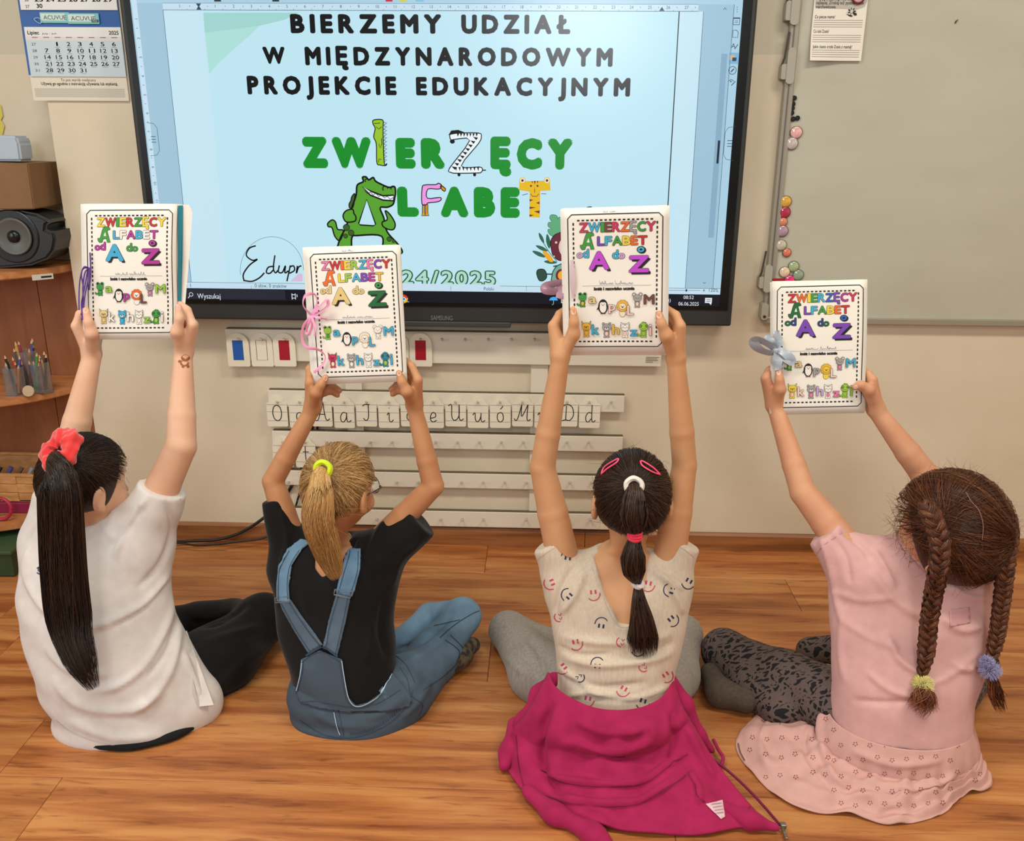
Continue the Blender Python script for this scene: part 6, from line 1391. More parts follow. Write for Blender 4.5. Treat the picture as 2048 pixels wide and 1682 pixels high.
wl = [([(1112, 1290), (1160, 1310), (1230, 1308)], .006, -.004), ([(1352, 1280), (1310, 1305), (1250, 1308)], .006, -.004), ([(1130, 1395), (1180, 1385), (1240, 1395)], .006, .004), ([(1340, 1370), (1290, 1392), (1240, 1398)], .007, .004), ([(1170, 1140), (1150, 1190), (1120, 1230)], .007, .006), ([(1150, 1130), (1120, 1180), (1108, 1230)], .006, -.005), ([(1320, 1140), (1350, 1190), (1366, 1230)], .007, .006), ([(1295, 1130), (1330, 1160), (1370, 1180)], .006, .005), ([(1115, 1270), (1200, 1285), (1300, 1280), (1350, 1260)], .009, .005), ([(1115, 1310), (1200, 1330), (1300, 1320), (1350, 1300)], .009, .005), ([(1115, 1330), (1160, 1365), (1210, 1395)], .007, .005), ([(1125, 1355), (1200, 1375), (1300, 1365)], .008, -.004), ([(1188, 1140), (1205, 1195), (1236, 1244)], .004, .004)]
sm3 = cloth_mat('cream_jersey', (216, 200, 180), c2=(198, 182, 162), nsc=(200, 200, 20), bump=.15)
sh3, sV, sF = make('shirt', f, .0055, sm3, P3, wl, 2)
# leggings
f = Fd(); kA = at(1018, 1262, 2.10); kB = at(1366, 1268, 2.08)
f.ell(V(at(1230, 1400, 1.72)[0], 1.72, .085), V(.145, .105, .085), .04)
f.chain([at(1170, 1400, 1.75), at(1080, 1345, 1.92), kA], [.085, .072, .050], .03); f.chain([kA, at(1090, 1290, 2.18), at(1180, 1290, 2.22)], [.050, .042, .036], .02)
f.chain([at(1290, 1400, 1.75), at(1340, 1350, 1.92), kB], [.085, .066, .046], .03); f.chain([kB, at(1300, 1270, 2.2), at(1200, 1280, 2.26)], [.048, .040, .036], .02)
ripple(f, .0012, 40, 30, 1)
make('leggings', f, .006, mat('grey_melange', (168, 160, 150), .9, .2, noise=((220, 220, 40), (134, 126, 118), .5), bump=((300, 300, 300), .2, .0008), sheen=.1), P3, [([(1050, 1270), (1080, 1310), (1085, 1360)], .01, -.006), ([(1010, 1310), (1050, 1350)], .010, .004)], 2)
f = Fd(); sole_foot(f, at(1230, 1285, 2.25), at(1150, 1300, 2.2), .03); make('sock', f, .006, cloth_mat('grey_sock', (120, 116, 112)), P3)
# printed smileys
t3 = bvh(sV, sF); dr = Drape(t3); dmain = dr; ck_ = [mat('print_navy', (34, 44, 78), .8), mat('print_rose', (196, 60, 92), .8)]
def smiley(x, y, a, c, r=13, kind=0):
    dr = Drape(t3)
    ca, sa = math.cos(a), math.sin(a); T2 = lambda u, v: (x+ca*u-sa*v, y+sa*u+ca*v); m = ck_[c]
    arc = [T2(r*math.cos(t), r*math.sin(t)) for t in np.linspace(.15, 2.5, 9)]; dr.line(arc, 1.9, m, sm=2); dr.line([T2(r*1.05, -2), T2(r*.95, 4)], 1.9, m, sm=1)
    for s_ in (-1, 1):
        if kind: dr.line([T2(s_*4-3, -6), T2(s_*4+2, -3), T2(s_*4-2, 0)], 1.6, m, sm=1)
        else:
            q = T2(s_*4.5, -4); dr.line([T2(s_*4.5, -8), T2(s_*4.5, 0)], 3.6, m, sm=1)
    if dr.mb.v: dr.build('smiley', P3)
for x, y, a, c, k in [(1136, 1112, 3.3, 0, 0), (1103, 1082, .6, 1, 1), (1101, 1166, 1.2, 1, 0), (1136, 1190, 2.3, 0, 0), (1187, 1188, -.1, 1, 0), (1203, 1248, 3.3, 0, 0), (1118, 1234, 1.4, 1, 1), (1152, 1287, -.2, 1, 0), (1195, 1328, 3.2, 0, 0), (1242, 1284, 1.8, 1, 1), (1276, 1300, .4, 0, 0), (1296, 1170, .2, 1, 0), (1340, 1180, 1.9, 0, 0), (1344, 1240, -.7, 0, 0), (1287, 1334, 1.0, 1, 1), (1333, 1352, -.6, 1, 0), (1246, 1380, .5, 1, 0), (1285, 1405, .3, 0, 0), (1160, 1355, -.5, 0, 1), (1337, 1100, -.4, 1, 1), (1125, 1335, .9, 1, 0), (1175, 1400, .2, 1, 0), (1376, 1165, .5, 0, 0)]: smiley(x, y, a, c, 13 if k == 0 else 9, k)
neckseam = mat('neck_seam', (192, 178, 160), .9); dr.line([(1184, 1136), (1205, 1192), (1232, 1248), (1262, 1252), (1282, 1225)], 1.4, neckseam)
dr.build('neck_seam', P3)
for q in ([(1074, 1120), (1100, 1101), (1131, 1084)], [(1338, 1084), (1364, 1096), (1388, 1114)]): dr = Drape(t3); dr.line(q, 1.2, neckseam); dr.mb.v and dr.build('sleeve_seam', P3)
nails(bvh(bV, bF), P3, [(1147, 623, 5, 7), (1318, 631, 5, 6)])
hd = hair_mats('brown', [(48, 34, 27), (64, 45, 34), (38, 27, 22), (82, 58, 42)], .42)
tie = at(1267, 970, 1.680); td = (tie-H3.c) @ H3.R
f = H3.cap_field(.009, [((0, .035, -.02), (0, .9, -.25)), ((0, -.02, -.066), (0, .2, -1))]); make('hair', f, .005, hd[0], P3, None, 1)
strands(H3.pulled(td, 1900, rng, RIM, .009, mess=.0012), .0006, 'hair_strands', hd, P3, rng)
t2 = at(1270, 1070, 1.660); t3_ = at(1276, 1168, 1.670); end = at(1286, 1305, 1.680)
s1 = [tie, tie+V(0, -.02, -.008), at(1268, 1020, 1.645), t2]; s2 = [t2, at(1266, 1105, 1.650), at(1268, 1140, 1.655), t3_]; s3 = [t3_, at(1278, 1200, 1.657), at(1284, 1250, 1.660), end]
ps = [(0, .012), (.25, .022), (.55, .030), (.85, .022), (1, .010)]; ps2 = [(0, .010), (.4, .027), (.7, .024), (1, .007)]; ps3 = [(0, .007), (.4, .024), (.75, .036), (1, .034)]
for q, pf, n_, e_ in ((s1, ps, 520, .0), (s2, ps2, 420, .0), (s3, ps3, 650, .22)):
    core(q, pf, .86, hd[2], P3, 1 if e_ == 0 else .72, .65)
    strands(bundle(q, pf, n_, 14, rng, .12, .65, e_), .0010, 'ponytail', hd, P3, rng)
strands(H3.flyaways(200, rng, .04, top=False), .00022, 'flyaways', hd[1:2], P3, rng)
scrunchie(P3, tie+V(0, -.010, .002), V(0, -.9, .3), .0155, .0050, mat('white_elastic', (232, 224, 214), .7), 3, 5, 'hair_elastic', 1)
for k in range(3): scrunchie(P3, t2+V(0, 0, .006-.006*k), V(0, -.15, 1), .0115, .0036, mat('coral_elastic', (232, 56, 86), .7), 3, 5+k, 'hair_elastic', 1)
scrunchie(P3, t3_, V(.1, -.2, 1), .0095, .005, mat('pale_elastic', (226, 214, 208), .7), 4, 6, 'hair_elastic', 1)
pkc = mat('pink_clip', (240, 84, 120), .3); tH = bvh(*(lambda q: (q[0], q[1]))(surfnet(H3.cap_field(.013), .006)))
for q in ([(1204, 949), (1211, 934), (1236, 919), (1234, 926), (1216, 938), (1204, 949)], [(1319, 950), (1305, 936), (1283, 923), (1284, 932), (1303, 944), (1319, 950)]):
    c_ = MB(); pts = [hit(tH, x, y) for x, y in spline(q, 5)]; pts = [h_[0]+h_[1]*.002 for h_ in pts if h_]
    if len(pts) > 3: c_.tube(pts, .0019, n=6); c_.build('hair_clip', pkc, P3, smooth=True)

# ---------- magenta jacket tied round girl 3 ----------
J = empty('tied_jacket', (.20, 1.65, 0), 'magenta zip jacket tied round the smiley shirt girl, trailing on the floor', 'jacket')
cols = []     # each column: profile from the waist (z on the back) down to the floor edge, given in the photo
top = [(1098, 1345), (1110, 1372), (1150, 1400), (1200, 1418), (1250, 1420), (1290, 1412), (1325, 1392), (1345, 1362)]
mid = [(1030, 1455), (1070, 1490), (1120, 1500), (1190, 1510), (1250, 1510), (1310, 1500), (1350, 1470), (1378, 1440)]
flo = [(1005, 1520), (1045, 1580), (1120, 1625), (1200, 1650), (1280, 1664), (1400, 1668), (1480, 1655), (1545, 1660)]
jm = cloth_mat('magenta_fleece', (176, 40, 90), rough=.95, c2=(154, 30, 76), nsc=(24, 24, 24), bump=.35, sheen=.03)
nu, nv = 90, 64; gv = np.zeros((nv+1, nu+1, 3))
tp, md_, fo = np.array(spline(top, 14)), np.array(spline(mid, 14)), np.array(spline(flo, 14))
def samp(q, t): k = t*(len(q)-1); i = min(int(k), len(q)-2); return q[i]+(q[i+1]-q[i])*(k-i)
rj = np.random.default_rng(5); ph = rj.random(12)*6
for i in range(nu+1):
    t = i/nu; a, b, c = samp(tp, t), samp(md_, t), samp(fo, t)
    Ya = 1.598+.10*(2*t-1)**2; A_ = at(*a, Ya); Fz = onz(*c, .012)
    za = A_[2]; Bp = at(*b, 1.565+.08*(2*t-1)**2); zb = max(Bp[2], .035)
    if Bp[2] < .035: Bp = onz(*b, .045)
    for j in range(nv+1):
        s = j/nv
        if s < .45: u = s/.45; P = A_*(1-u)+Bp*u+V(0, -.022*math.sin(u*PI), 0)
        else: u = (s-.45)/.55; P = Bp*(1-u)+Fz*u; P[2] = Bp[2]*max(0, 1-u)**2.2+Fz[2]*(1-max(0, 1-u)**2.2)+.012*math.sin(u*PI)
        w_ = math.sin(min(1, s*3)*PI/2); z_ = .0055*math.sin(t*34+5*s+ph[0])*math.sin(s*9+t*6+ph[1])+.0045*math.sin(t*11-13*s+ph[2])+.004*math.sin(23*s+4*math.sin(t*6)+ph[3])*max(0, 1-abs(t-.45)*2)
        P = P+(V(0, -.5, .8))*z_*w_; P[2] = max(P[2], .004); gv[j, i] = P
Fj = [(j*(nu+1)+i, j*(nu+1)+i+1, (j+1)*(nu+1)+i+1, (j+1)*(nu+1)+i) for j in range(nv) for i in range(nu)]
Vj = gv.reshape(-1, 3); Fj = np.array(Fj)[:, ::-1]
wl = [([(1080, 1540), (1130, 1560), (1200, 1568), (1290, 1560), (1345, 1520), (1375, 1505)], .006, .006), ([(1095, 1590), (1160, 1605), (1260, 1606), (1310, 1585), (1376, 1545)], .007, .006), ([(1376, 1545), (1395, 1575), (1400, 1610)], .006, .006), ([(1110, 1400), (1085, 1460), (1090, 1540), (1130, 1600)], .009, -.008), ([(1150, 1440), (1220, 1465), (1300, 1455)], .008, .006), ([(1140, 1480), (1220, 1500), (1310, 1480)], .008, .005), ([(1340, 1420), (1350, 1480), (1335, 1530)], .008, -.006), ([(1370, 1450), (1400, 1510), (1430, 1560)], .006, .006)]
Vj = folds(Vj, Fj, [(a_, b_, c_*1.5) for a_, b_, c_ in wl])
o = arr_obj('jacket_body', Vj, Fj, jm, J); m_ = o.modifiers.new('thickness', 'SOLIDIFY'); m_.thickness = .006; m_.offset = 0
for nm_, ar in (('hood_edge', ([at(1340, 1362, 1.73), at(1368, 1410, 1.68), at(1400, 1470, 1.66), at(1425, 1500, 1.66)], [.016, .018, .014, .008], .015)), ('jacket_sleeve', ([at(1108, 1358, 1.74), at(1080, 1392, 1.72), at(1055, 1440, 1.68), at(1040, 1480, 1.66)], [.016, .020, .022, .018], .02)), ('jacket_sleeve', ([onz(1030, 1455, .05), onz(1020, 1500, .035), onz(1012, 1530, .02)], [.020, .022, .014], .02)), ('jacket_cuff', ([onz(1055, 1585, .02), onz(1110, 1625, .02), onz(1190, 1672, .015), onz(1215, 1690, .012)], [.013, .016, .018, .014], .03)), ('jacket_front', ([onz(1440, 1610, .02), onz(1500, 1640, .02), onz(1552, 1655, .014)], [.013, .014, .008], .03))):
    f = Fd(); f.chain(*ar); ripple(f, .004, 60, 60, 2); make(nm_, f, .005, jm, J, None, 1)
c_ = MB(); c_.tube(spline([onz(1427, 1480, .014), onz(1437, 1500, .02), onz(1446, 1515, .014), onz(1440, 1540, .008), onz(1432, 1562, .008)], 6), [.004]*24+[.004], n=7); c_.build('drawcord', jm, J, smooth=True)
zp = MB(); zm = mat('zip_maroon', (120, 20, 66), .5); zg = mat('zip_steel', (150, 146, 138), .3, metal=.9)
for t in np.linspace(0, 1, 60):
    x, y = 1400+t*160, 1500+t*150-40*math.sin(t*PI)*.3; q = onz(x, y, .012+.016*math.sin(t*PI)+.014*(1-t)); zp.box(tuple(q-V(.0028, .0018, .0015)), tuple(q+V(.0028, .0018, .0015)), zm)
zp.build('zip', None, J)
q = onz(1566, 1652, .012); MB().box(tuple(q-V(.006, .006, .004)), tuple(q+V(.006, .006, .006)), bev=.002).box(tuple(q+V(-.003, -.030, -.006)), tuple(q+V(.003, -.004, -.002)), bev=.001).build('zip_slider', zg, J)
tJ = bvh(np.array(Vj), Fj); dj = Drape(tJ); dj.patch([(1410, 1610), (1443, 1603), (1448, 1636), (1440, 1641)], 'care_label', mat('care_label', (226, 190, 196), .6), J, .006, 4, .0006)
for k in range(4): dj.line([(1420+k*3, 1612+k*6), (1440+k*1.5, 1610+k*6)], 1.0, mat('label_ink', (150, 120, 126), .7), .0085, sm=1)
dj.build('label_print', J)
sd = mat('jacket_seam', (124, 18, 62), .9)
for q in ([(1080, 1543), (1130, 1563), (1200, 1571), (1290, 1563), (1345, 1523), (1375, 1508)], [(1095, 1593), (1160, 1608), (1260, 1609), (1310, 1588), (1376, 1548)], [(1378, 1547), (1392, 1570), (1396, 1590), (1408, 1606)], [(1034, 1470), (1042, 1540), (1060, 1590), (1120, 1622)], [(1380, 1400), (1410, 1460), (1480, 1560), (1500, 1600), (1490, 1640)]): ds_ = Drape(tJ); ds_.line(q, 1.6, sd, .005, sm=6); ds_.build('seam', J)

# ---------- girl 4: pink t-shirt and dress skirt, leopard tights, two red-brown braids ----------
rng = np.random.default_rng(14)
P4 = person('girl in a pale pink top and flowered skirt with two long auburn braids', (.82, 1.78, 0), 'children sitting on the floor')
sk4 = skin_mat('peach', (216, 162, 126), (204, 144, 110))
rows4 = px_rows([(1080, 1800, 1940, 1.805, .052), (1105, 1745, 1972, 1.80, .068), (1140, 1690, 1992, 1.79, .082), (1200, 1664, 1992, 1.77, .092), (1260, 1662, 1985, 1.745, .098), (1320, 1666, 1966, 1.72, .102), (1380, 1668, 1944, 1.70, .106), (1436, 1662, 1936, 1.69, .110)])
sA, eA, wA = at(1712, 1120, 1.795), at(1606, 985, 1.885), at(1551, 815, 1.985)
sB, eB, wB = at(1935, 1100, 1.815), at(1846, 945, 1.95), at(1753, 822, 1.985)
H4 = Head(at(1905, 1058, 1.765), rotm(.78, -.02, -.05), 1.12, (.078, .088, .094))
f = Fd(); f.loft(inset(rows4, .012), .02); f.cap(at(1880, 1110, 1.795), H4.L(0, -.02, -.06), .042, .038, .03); H4.sdf(f)
arm(f, sA, eA, wA, (.037, .034, .0285, .026, .0185)); arm(f, sB, eB, wB, (.037, .034, .030, .028, .019))
edge_hand(f, wA, B4.Y, None, -1, ((1560, 778), (1559, 760), (1557, 742), (1531, 757), (1537, 741), (1544, 731)), .98)
edge_hand(f, wB, B4.Y, None, 1, ((1737, 779), (1722, 770), (1710, 774), (1745, 760), (1736, 747), (1727, 738)), .98)
body4, bV, bF = make('body', f, .0036, sk4, P4)
f = Fd(); f.loft(rows4, .03, n=2.2)
f.cap(at(1722, 1145, 1.790), at(1648, 1066, 1.823), .060, .040, .05, flat=True); f.cap(at(1930, 1120, 1.805), at(1895, 1030, 1.845), .055, .042, .04, flat=True)
f.cap(at(1810, 1120, 1.80), at(1725, 1118, 1.80), .048, .052, .03); f.ell(at(1880, 1075, 1.800), V(.062, .055, .034), .006, None, 's')
ripple(f, .0018, 12, 55, 6)
wl = [([(1665, 1180), (1720, 1200), (1790, 1195)], .008, .003), ([(1672, 1230), (1730, 1270), (1800, 1300)], .009, .003), ([(1962, 1300), (1900, 1350), (1830, 1380)], .009, .003), ([(1700, 1400), (1780, 1405), (1860, 1395)], .007, -.004), ([(1975, 1200), (1930, 1190), (1900, 1170)], .007, .005), ([(1680, 1060), (1720, 1090), (1745, 1120)], .006, -.006), ([(1640, 1070), (1665, 1150), (1680, 1240)], .007, .006), ([(1655, 1065), (1690, 1110), (1700, 1170)], .007, -.005), ([(1745, 1100), (1765, 1130), (1790, 1180)], .008, .006), ([(1770, 1260), (1800, 1320), (1850, 1350)], .008, .006), ([(1690, 1210), (1680, 1290), (1690, 1370)], .008, .004), ([(1740, 1140), (1790, 1200), (1850, 1240)], .010, .005), ([(1880, 1230), (1920, 1260), (1970, 1250)], .010, .006), ([(1730, 1340), (1780, 1380), (1850, 1400)], .008, .004), ([(1900, 1320), (1930, 1340), (1950, 1330)], .008, .005)]
pm = cloth_mat('pink_jersey', (218, 172, 168), c2=(208, 160, 158), bump=.15)
sh4, sV, sF = make('t_shirt', f, .0055, pm, P4, wl, 2)
t4_ = bvh(sV, sF); ddr = Drape(t4_); ddr.line([(1628, 1116), (1648, 1090), (1684, 1066)], 1.2, mat('pink_seam', (190, 142, 142), .9)); ddr.mb.v and ddr.build('sleeve_seam', P4)
ddr = Drape(t4_); ddr.patch([(1898, 1220), (1938, 1214), (1940, 1246), (1900, 1254)], 'back_patch', cloth_mat('pink_patch', (214, 160, 164)), P4, .0012, 4, .001)
nails(bvh(bV, bF), P4, [(1557, 745, 4.5, 6), (1712, 774, 4, 3.5)])
# skirt: from the waistband to the floor outline, all round
sk_top = [(1655, 1392), (1700, 1410), (1760, 1428), (1820, 1437), (1880, 1432), (1935, 1412), (1940, 1370), (1800, 1340), (1670, 1350)]
sk_flo = [(1472, 1480), (1520, 1560), (1600, 1618), (1700, 1630), (1785, 1648), (1880, 1628), (1925, 1592), (1985, 1568), (1945, 1490), (1930, 1420), (1800, 1380), (1640, 1370), (1545, 1405)]
zt4 = rows4[-1][0]; cx4, cy4, rx4, ry4 = rows4[-1][1], 1.69, rows4[-1][3]+.004, .114
flop = np.array([onz(x, y, .006)[:2] for x, y in sk_flo]); ang = np.arctan2(flop[:, 1]-cy4, flop[:, 0]-cx4); od_ = np.argsort(ang); flop = flop[od_]; fl_q = np.array(spline([V(*p, 0) for p in flop], 20, True))
fa = np.arctan2(fl_q[:, 1]-cy4, fl_q[:, 0]-cx4); fr_ = np.hypot(fl_q[:, 0]-cx4, fl_q[:, 1]-cy4); o_ = np.argsort(fa); fa, fr_ = fa[o_], fr_[o_]; fa = np.r_[fa-2*PI, fa, fa+2*PI]; fr_ = np.r_[fr_, fr_, fr_]
nu, nv = 220, 60; gv = np.zeros((nv+1, nu, 3)); wz = zt4+.010
for i in range(nu):
    th = 2*PI*i/nu-PI; e_ = 1/math.sqrt((math.cos(th)/rx4)**2+(math.sin(th)/ry4)**2); R_ = float(np.interp(th, fa, fr_)); R_ = max(R_, e_+.03)
    hp = e_*1.05+.012                                   # over the hips
    for j in range(nv+1):
        s = j/nv
        if s < .42: u = s/.42; r = e_+(hp-e_)*math.sin(u*PI/2); z = wz*(1-u)+.045*u if True else 0
        else: u = (s-.42)/.58; r = hp+(R_-hp)*u; z = .045*max(0, 1-u)**1.6+.006+.010*math.sin(u*PI)
        w_ = min(1, s*2.2); amp = .006*w_*(1 if s > .4 else .6)
        n_ = amp*(math.sin(th*17+2*s)+.6*math.sin(th*29+1+4*s))*.6
        if s > .42: z = max(.004, z+n_*1.3*(1-u*.4)+.004*math.sin(s*30+th*4))
        else: r += n_
        gv[j, i] = (cx4+r*math.cos(th), cy4+r*math.sin(th), z)
Vk = gv.reshape(-1, 3); Fk = np.array([(j*nu+i, (j+1)*nu+i, (j+1)*nu+(i+1) % nu, j*nu+(i+1) % nu) for j in range(nv) for i in range(nu)])
wl = [([(1655, 1400), (1640, 1460), (1660, 1540), (1700, 1580)], .007, .007), ([(1650, 1410), (1610, 1470), (1620, 1520), (1680, 1600)], .006, -.006), ([(1700, 1590), (1790, 1585), (1870, 1570), (1920, 1540)], .008, .006), ([(1690, 1440), (1760, 1470), (1860, 1480), (1930, 1460)], .010, .005), ([(1700, 1500), (1790, 1530), (1890, 1520)], .010, .004), ([(1560, 1420), (1520, 1480), (1540, 1540)], .010, .006), ([(1740, 1640), (1790, 1620), (1830, 1640)], .006, -.006)]
Vk = folds(Vk, Fk, wl)
skm = cloth_mat('pink_skirt', (214, 168, 158), c2=(204, 158, 150), bump=.15)
o = arr_obj('skirt', Vk, Fk, skm, P4); m_ = o.modifiers.new('thickness', 'SOLIDIFY'); m_.thickness = .002; m_.offset = -1
f = Fd(); f.chain([at(1618, 1345, 1.86), at(1640, 1358, 1.83), at(1660, 1372, 1.79)], [.016, .024, .022], .02); f.chain([at(1625, 1335, 1.88), at(1650, 1345, 1.85)], [.02, .02], .02); ripple(f, .003, 60, 90, 1); make('skirt_fold', f, .004, skm, P4, None, 1)
tk = bvh(Vk, Fk); dr = Drape(tk); fm = mat('flower_rose', (140, 60, 72), .8); rr_ = random.Random(3)
hd_ = Drape(tk); hd_.line([(1652, 1396), (1700, 1416), (1760, 1434), (1820, 1443), (1880, 1438), (1930, 1420)], 2.2, mat('waist_seam', (196, 140, 140), .8), .002, sm=8); hd_.line([(1476, 1488), (1482, 1510), (1500, 1540)], 3, mat('hem_cord', (110, 84, 80), .8), .003); hd_.build('skirt_seams', P4)
fl_pts = [(1530+ (k % 5)*31+rr_.uniform(-4, 4), 1440+(k//5)*36+rr_.uniform(-4, 4)+(k % 2)*3) for k in range(20)]+[(1668+(k % 9)*29+(k//9 % 2)*14, 1455+(k//9)*31+rr_.uniform(-5, 5)) for k in range(54)]+[(1950, 1560), (1960, 1548), (1635, 1425), (1505, 1475), (1500, 1500), (1655, 1355), (1625, 1350)]
for x, y in fl_pts:
    for k in range(5): t = k*2*PI/5+.3; dr.disc(x+3.9*math.cos(t), y+3.6*math.sin(t), 1.25, fm, .0012, 6)
dr.build('flower_print', P4)
# leopard tights and feet
lp = bpy.data.materials.new('leopard_knit'); lp.use_nodes = True; nt = lp.node_tree; b_ = nt.nodes['Principled BSDF']; tc = nt.nodes.new('ShaderNodeTexCoord'); vo = nt.nodes.new('ShaderNodeTexVoronoi'); vo.feature = 'DISTANCE_TO_EDGE'; vo.inputs['Scale'].default_value = 46; ns = nt.nodes.new('ShaderNodeTexNoise'); ns.inputs['Scale'].default_value = 26; ns.inputs['Detail'].default_value = 2
mxn = nt.nodes.new('ShaderNodeMixRGB'); mxn.inputs[0].default_value = .06; mp = nt.nodes.new('ShaderNodeMapping'); mp.inputs['Scale'].default_value = (.75, 1.7, 1.3); mp.inputs['Rotation'].default_value = (.3, .2, .7)
nt.links.new(tc.outputs['Object'], mp.inputs[0]); nt.links.new(mp.outputs[0], ns.inputs['Vector']); nt.links.new(mp.outputs[0], mxn.inputs[1]); nt.links.new(ns.outputs['Color'], mxn.inputs[2]); nt.links.new(mxn.outputs[0], vo.inputs['Vector'])
cr = nt.nodes.new('ShaderNodeValToRGB'); cr.color_ramp.elements[0].position = .15; cr.color_ramp.elements[1].position = .18; cr.color_ramp.elements[0].color = lin((100, 84, 78)); cr.color_ramp.elements[1].color = lin((16, 14, 17)); nt.links.new(vo.outputs['Distance'], cr.inputs[0]); nt.links.new(cr.outputs[0], b_.inputs['Base Color']); b_.inputs['Roughness'].default_value = .85
f = Fd(); kA = at(1448, 1302, 2.02); f.chain([at(1700, 1420, 1.74), at(1570, 1360, 1.88), kA], [.082, .066, .052], .03); f.chain([kA, at(1500, 1370, 1.96), at(1560, 1420, 1.90)], [.050, .046, .044], .03)
kB = at(1960, 1330, 1.95); f.chain([at(1870, 1400, 1.74), kB], [.075, .045], .03); f.chain([at(1740, 1300, 2.02), at(1620, 1302, 2.08)], [.045, .036], .02); f.ell(V(cx4, cy4, .07), V(.14, .11, .065), .03)
make('leopard_tights', f, .0055, lp, P4, None, 1)
f = Fd(); f.chain([at(1420, 1345, 2.0), at(1440, 1385, 1.93), at(1490, 1400, 1.90)], [.024, .032, .030], .02); make('slipper', f, .005, mat('brown_felt', (92, 78, 64), .95, noise=((120, 120, 120), (70, 60, 52), .5), bump=((250, 250, 250), .5, .001)), P4)
# hair
ha = hair_mats('auburn', [(84, 44, 26), (104, 58, 32), (64, 34, 22), (124, 74, 42)], .4)
f = H4.cap_field(.018, [((0, .030, -.02), (0, .9, -.35)), ((0, -.02, -.086), (0, .2, -1))]); make('hair', f, .005, ha[2], P4, None, 1)
def braid(path, r, name, n_tw, mats, per=26, amp=1.0):
    c, A, B_, L = frame_path(path, 150); u = np.linspace(0, 1, 150); out = []
    rad = np.interp(u, [0, .06, .85, 1], [r*.55, r, r*.85, r*.45])
    for s in range(3):
        phs = 2*PI*u*n_tw+s*2*PI/3; X = np.sin(phs)*rad*.62; Yy = np.sin(2*phs)*rad*.30; base = c+A*X[:, None]+B_*Yy[:, None]
        T_ = np.gradient(base, axis=0); T_ /= np.linalg.norm(T_, axis=1, keepdims=True); N1 = np.cross(T_, B_); N1 /= np.linalg.norm(N1, axis=1, keepdims=True); N2 = np.cross(N1, T_)
        mb = MB(); mb.tube(list(base[::2]), list((rad*.40)[::2]), n=9); mb.build(name+'_strand', mats[s % 2], P4, smooth=True)
        for _ in range(per):
            a = rng.random()*2*PI; k = .42*(.9+.15*rng.random()); out.append(base+N1*(np.cos(a+u*6)*rad*k)[:, None]+N2*(np.sin(a+u*6)*rad*k)[:, None])
    return strands(np.array(out)[:, ::2], .0009, name, mats, P4, rng, taper=.1)
e1 = at(1842, 1362, 1.623); e2 = at(1977, 1336, 1.638)
b1 = [at(1846, 1004, 1.672), at(1866, 1040, 1.640), at(1880, 1088, 1.622), at(1876, 1140, 1.618), at(1866, 1195, 1.628), at(1858, 1245, 1.632), at(1853, 1300, 1.630), e1]
b2 = [at(2010, 1040, 1.70), at(2017, 1085, 1.685), at(2011, 1140, 1.672), at(2004, 1200, 1.668), at(1996, 1260, 1.660), at(1988, 1300, 1.650), e2]
braid(b1, .0205, 'braid', 7.5, ha); braid(b2, .019, 'braid', 7, ha)
part_d = (at(1950, 1000, 1.678)-H4.c) @ H4.R
for dirp, nn in (((b1[1]-H4.c) @ H4.R, 1200), ((b2[1]-H4.c) @ H4.R, 900)): strands(H4.pulled(dirp, nn, rng, RIM+[tuple(part_d/.09)], .018, mess=.003, jit=.12), .0006, 'hair_strands', ha, P4, rng)
dr = Drape(tH4 := bvh(*surfnet(H4.cap_field(.0255), .006))); dr.line([(1932, 985), (1942, 1002), (1958, 1022), (1966, 1050), (1964, 1080)], 1.1, mat('scalp', (150, 104, 84), .7), .001); dr.build('parting', P4)
strands(bundle([e1, at(1848, 1385, 1.598), at(1840, 1410, 1.588), at(1826, 1424, 1.588)], [(0, .006), (.5, .026), (1, .030)], 190, 12, rng, .5, .7, .5), .0008, 'braid_tuft', hair_mats('auburn_tip', [(128, 70, 40), (150, 88, 50), (104, 54, 32)]), P4, rng)
strands(bundle([e1, at(1858, 1395, 1.598), at(1868, 1425, 1.588)], [(0, .006), (.5, .016), (1, .014)], 120, 12, rng, .5, .7, .5), .0008, 'braid_tuft', hair_mats('auburn_tip', [(128, 70, 40), (150, 88, 50), (104, 54, 32)]), P4, rng)
strands(bundle([e2, at(1988, 1372, 1.628), at(1996, 1400, 1.623), at(2004, 1424, 1.623)], [(0, .006), (.5, .017), (1, .012)], 170, 12, rng, .4, .7, .4), .0009, 'braid_tuft', ha, P4, rng)
strands(H4.flyaways(620, rng, .06, .012, top=False), .00032, 'flyaways', ha[1:2], P4, rng)
def fuzz(c, r, m, name, n=900, seed=1):
    rg = np.random.default_rng(seed); d = rg.normal(size=(n, 3)); d /= np.linalg.norm(d, axis=1, keepdims=True); sc_ = np.array([1, 1, .85])
    t = np.linspace(.3, 1, 4)[None, :, None]; k = (.8+.3*rg.random((n, 1, 1))); return strands(c+d[:, None]*sc_*r*t*k, .0011, name, [m], P4, rg, taper=.5)
fuzz(e1+V(0, -.010, 0), .023, mat('yellow_fluff', (236, 226, 140), .9, sheen=.5), 'yellow_pompom_tie', 1100); fuzz(e2+V(0, -.006, 0), .024, mat('lilac_fluff', (160, 152, 196), .9, sheen=.5), 'lilac_fluffy_tie', 900, 2); fuzz(e2+V(-.006, 0, .016), .016, mat('lilac_fluff', (160, 152, 196)), 'lilac_fluffy_tie', 500, 3)
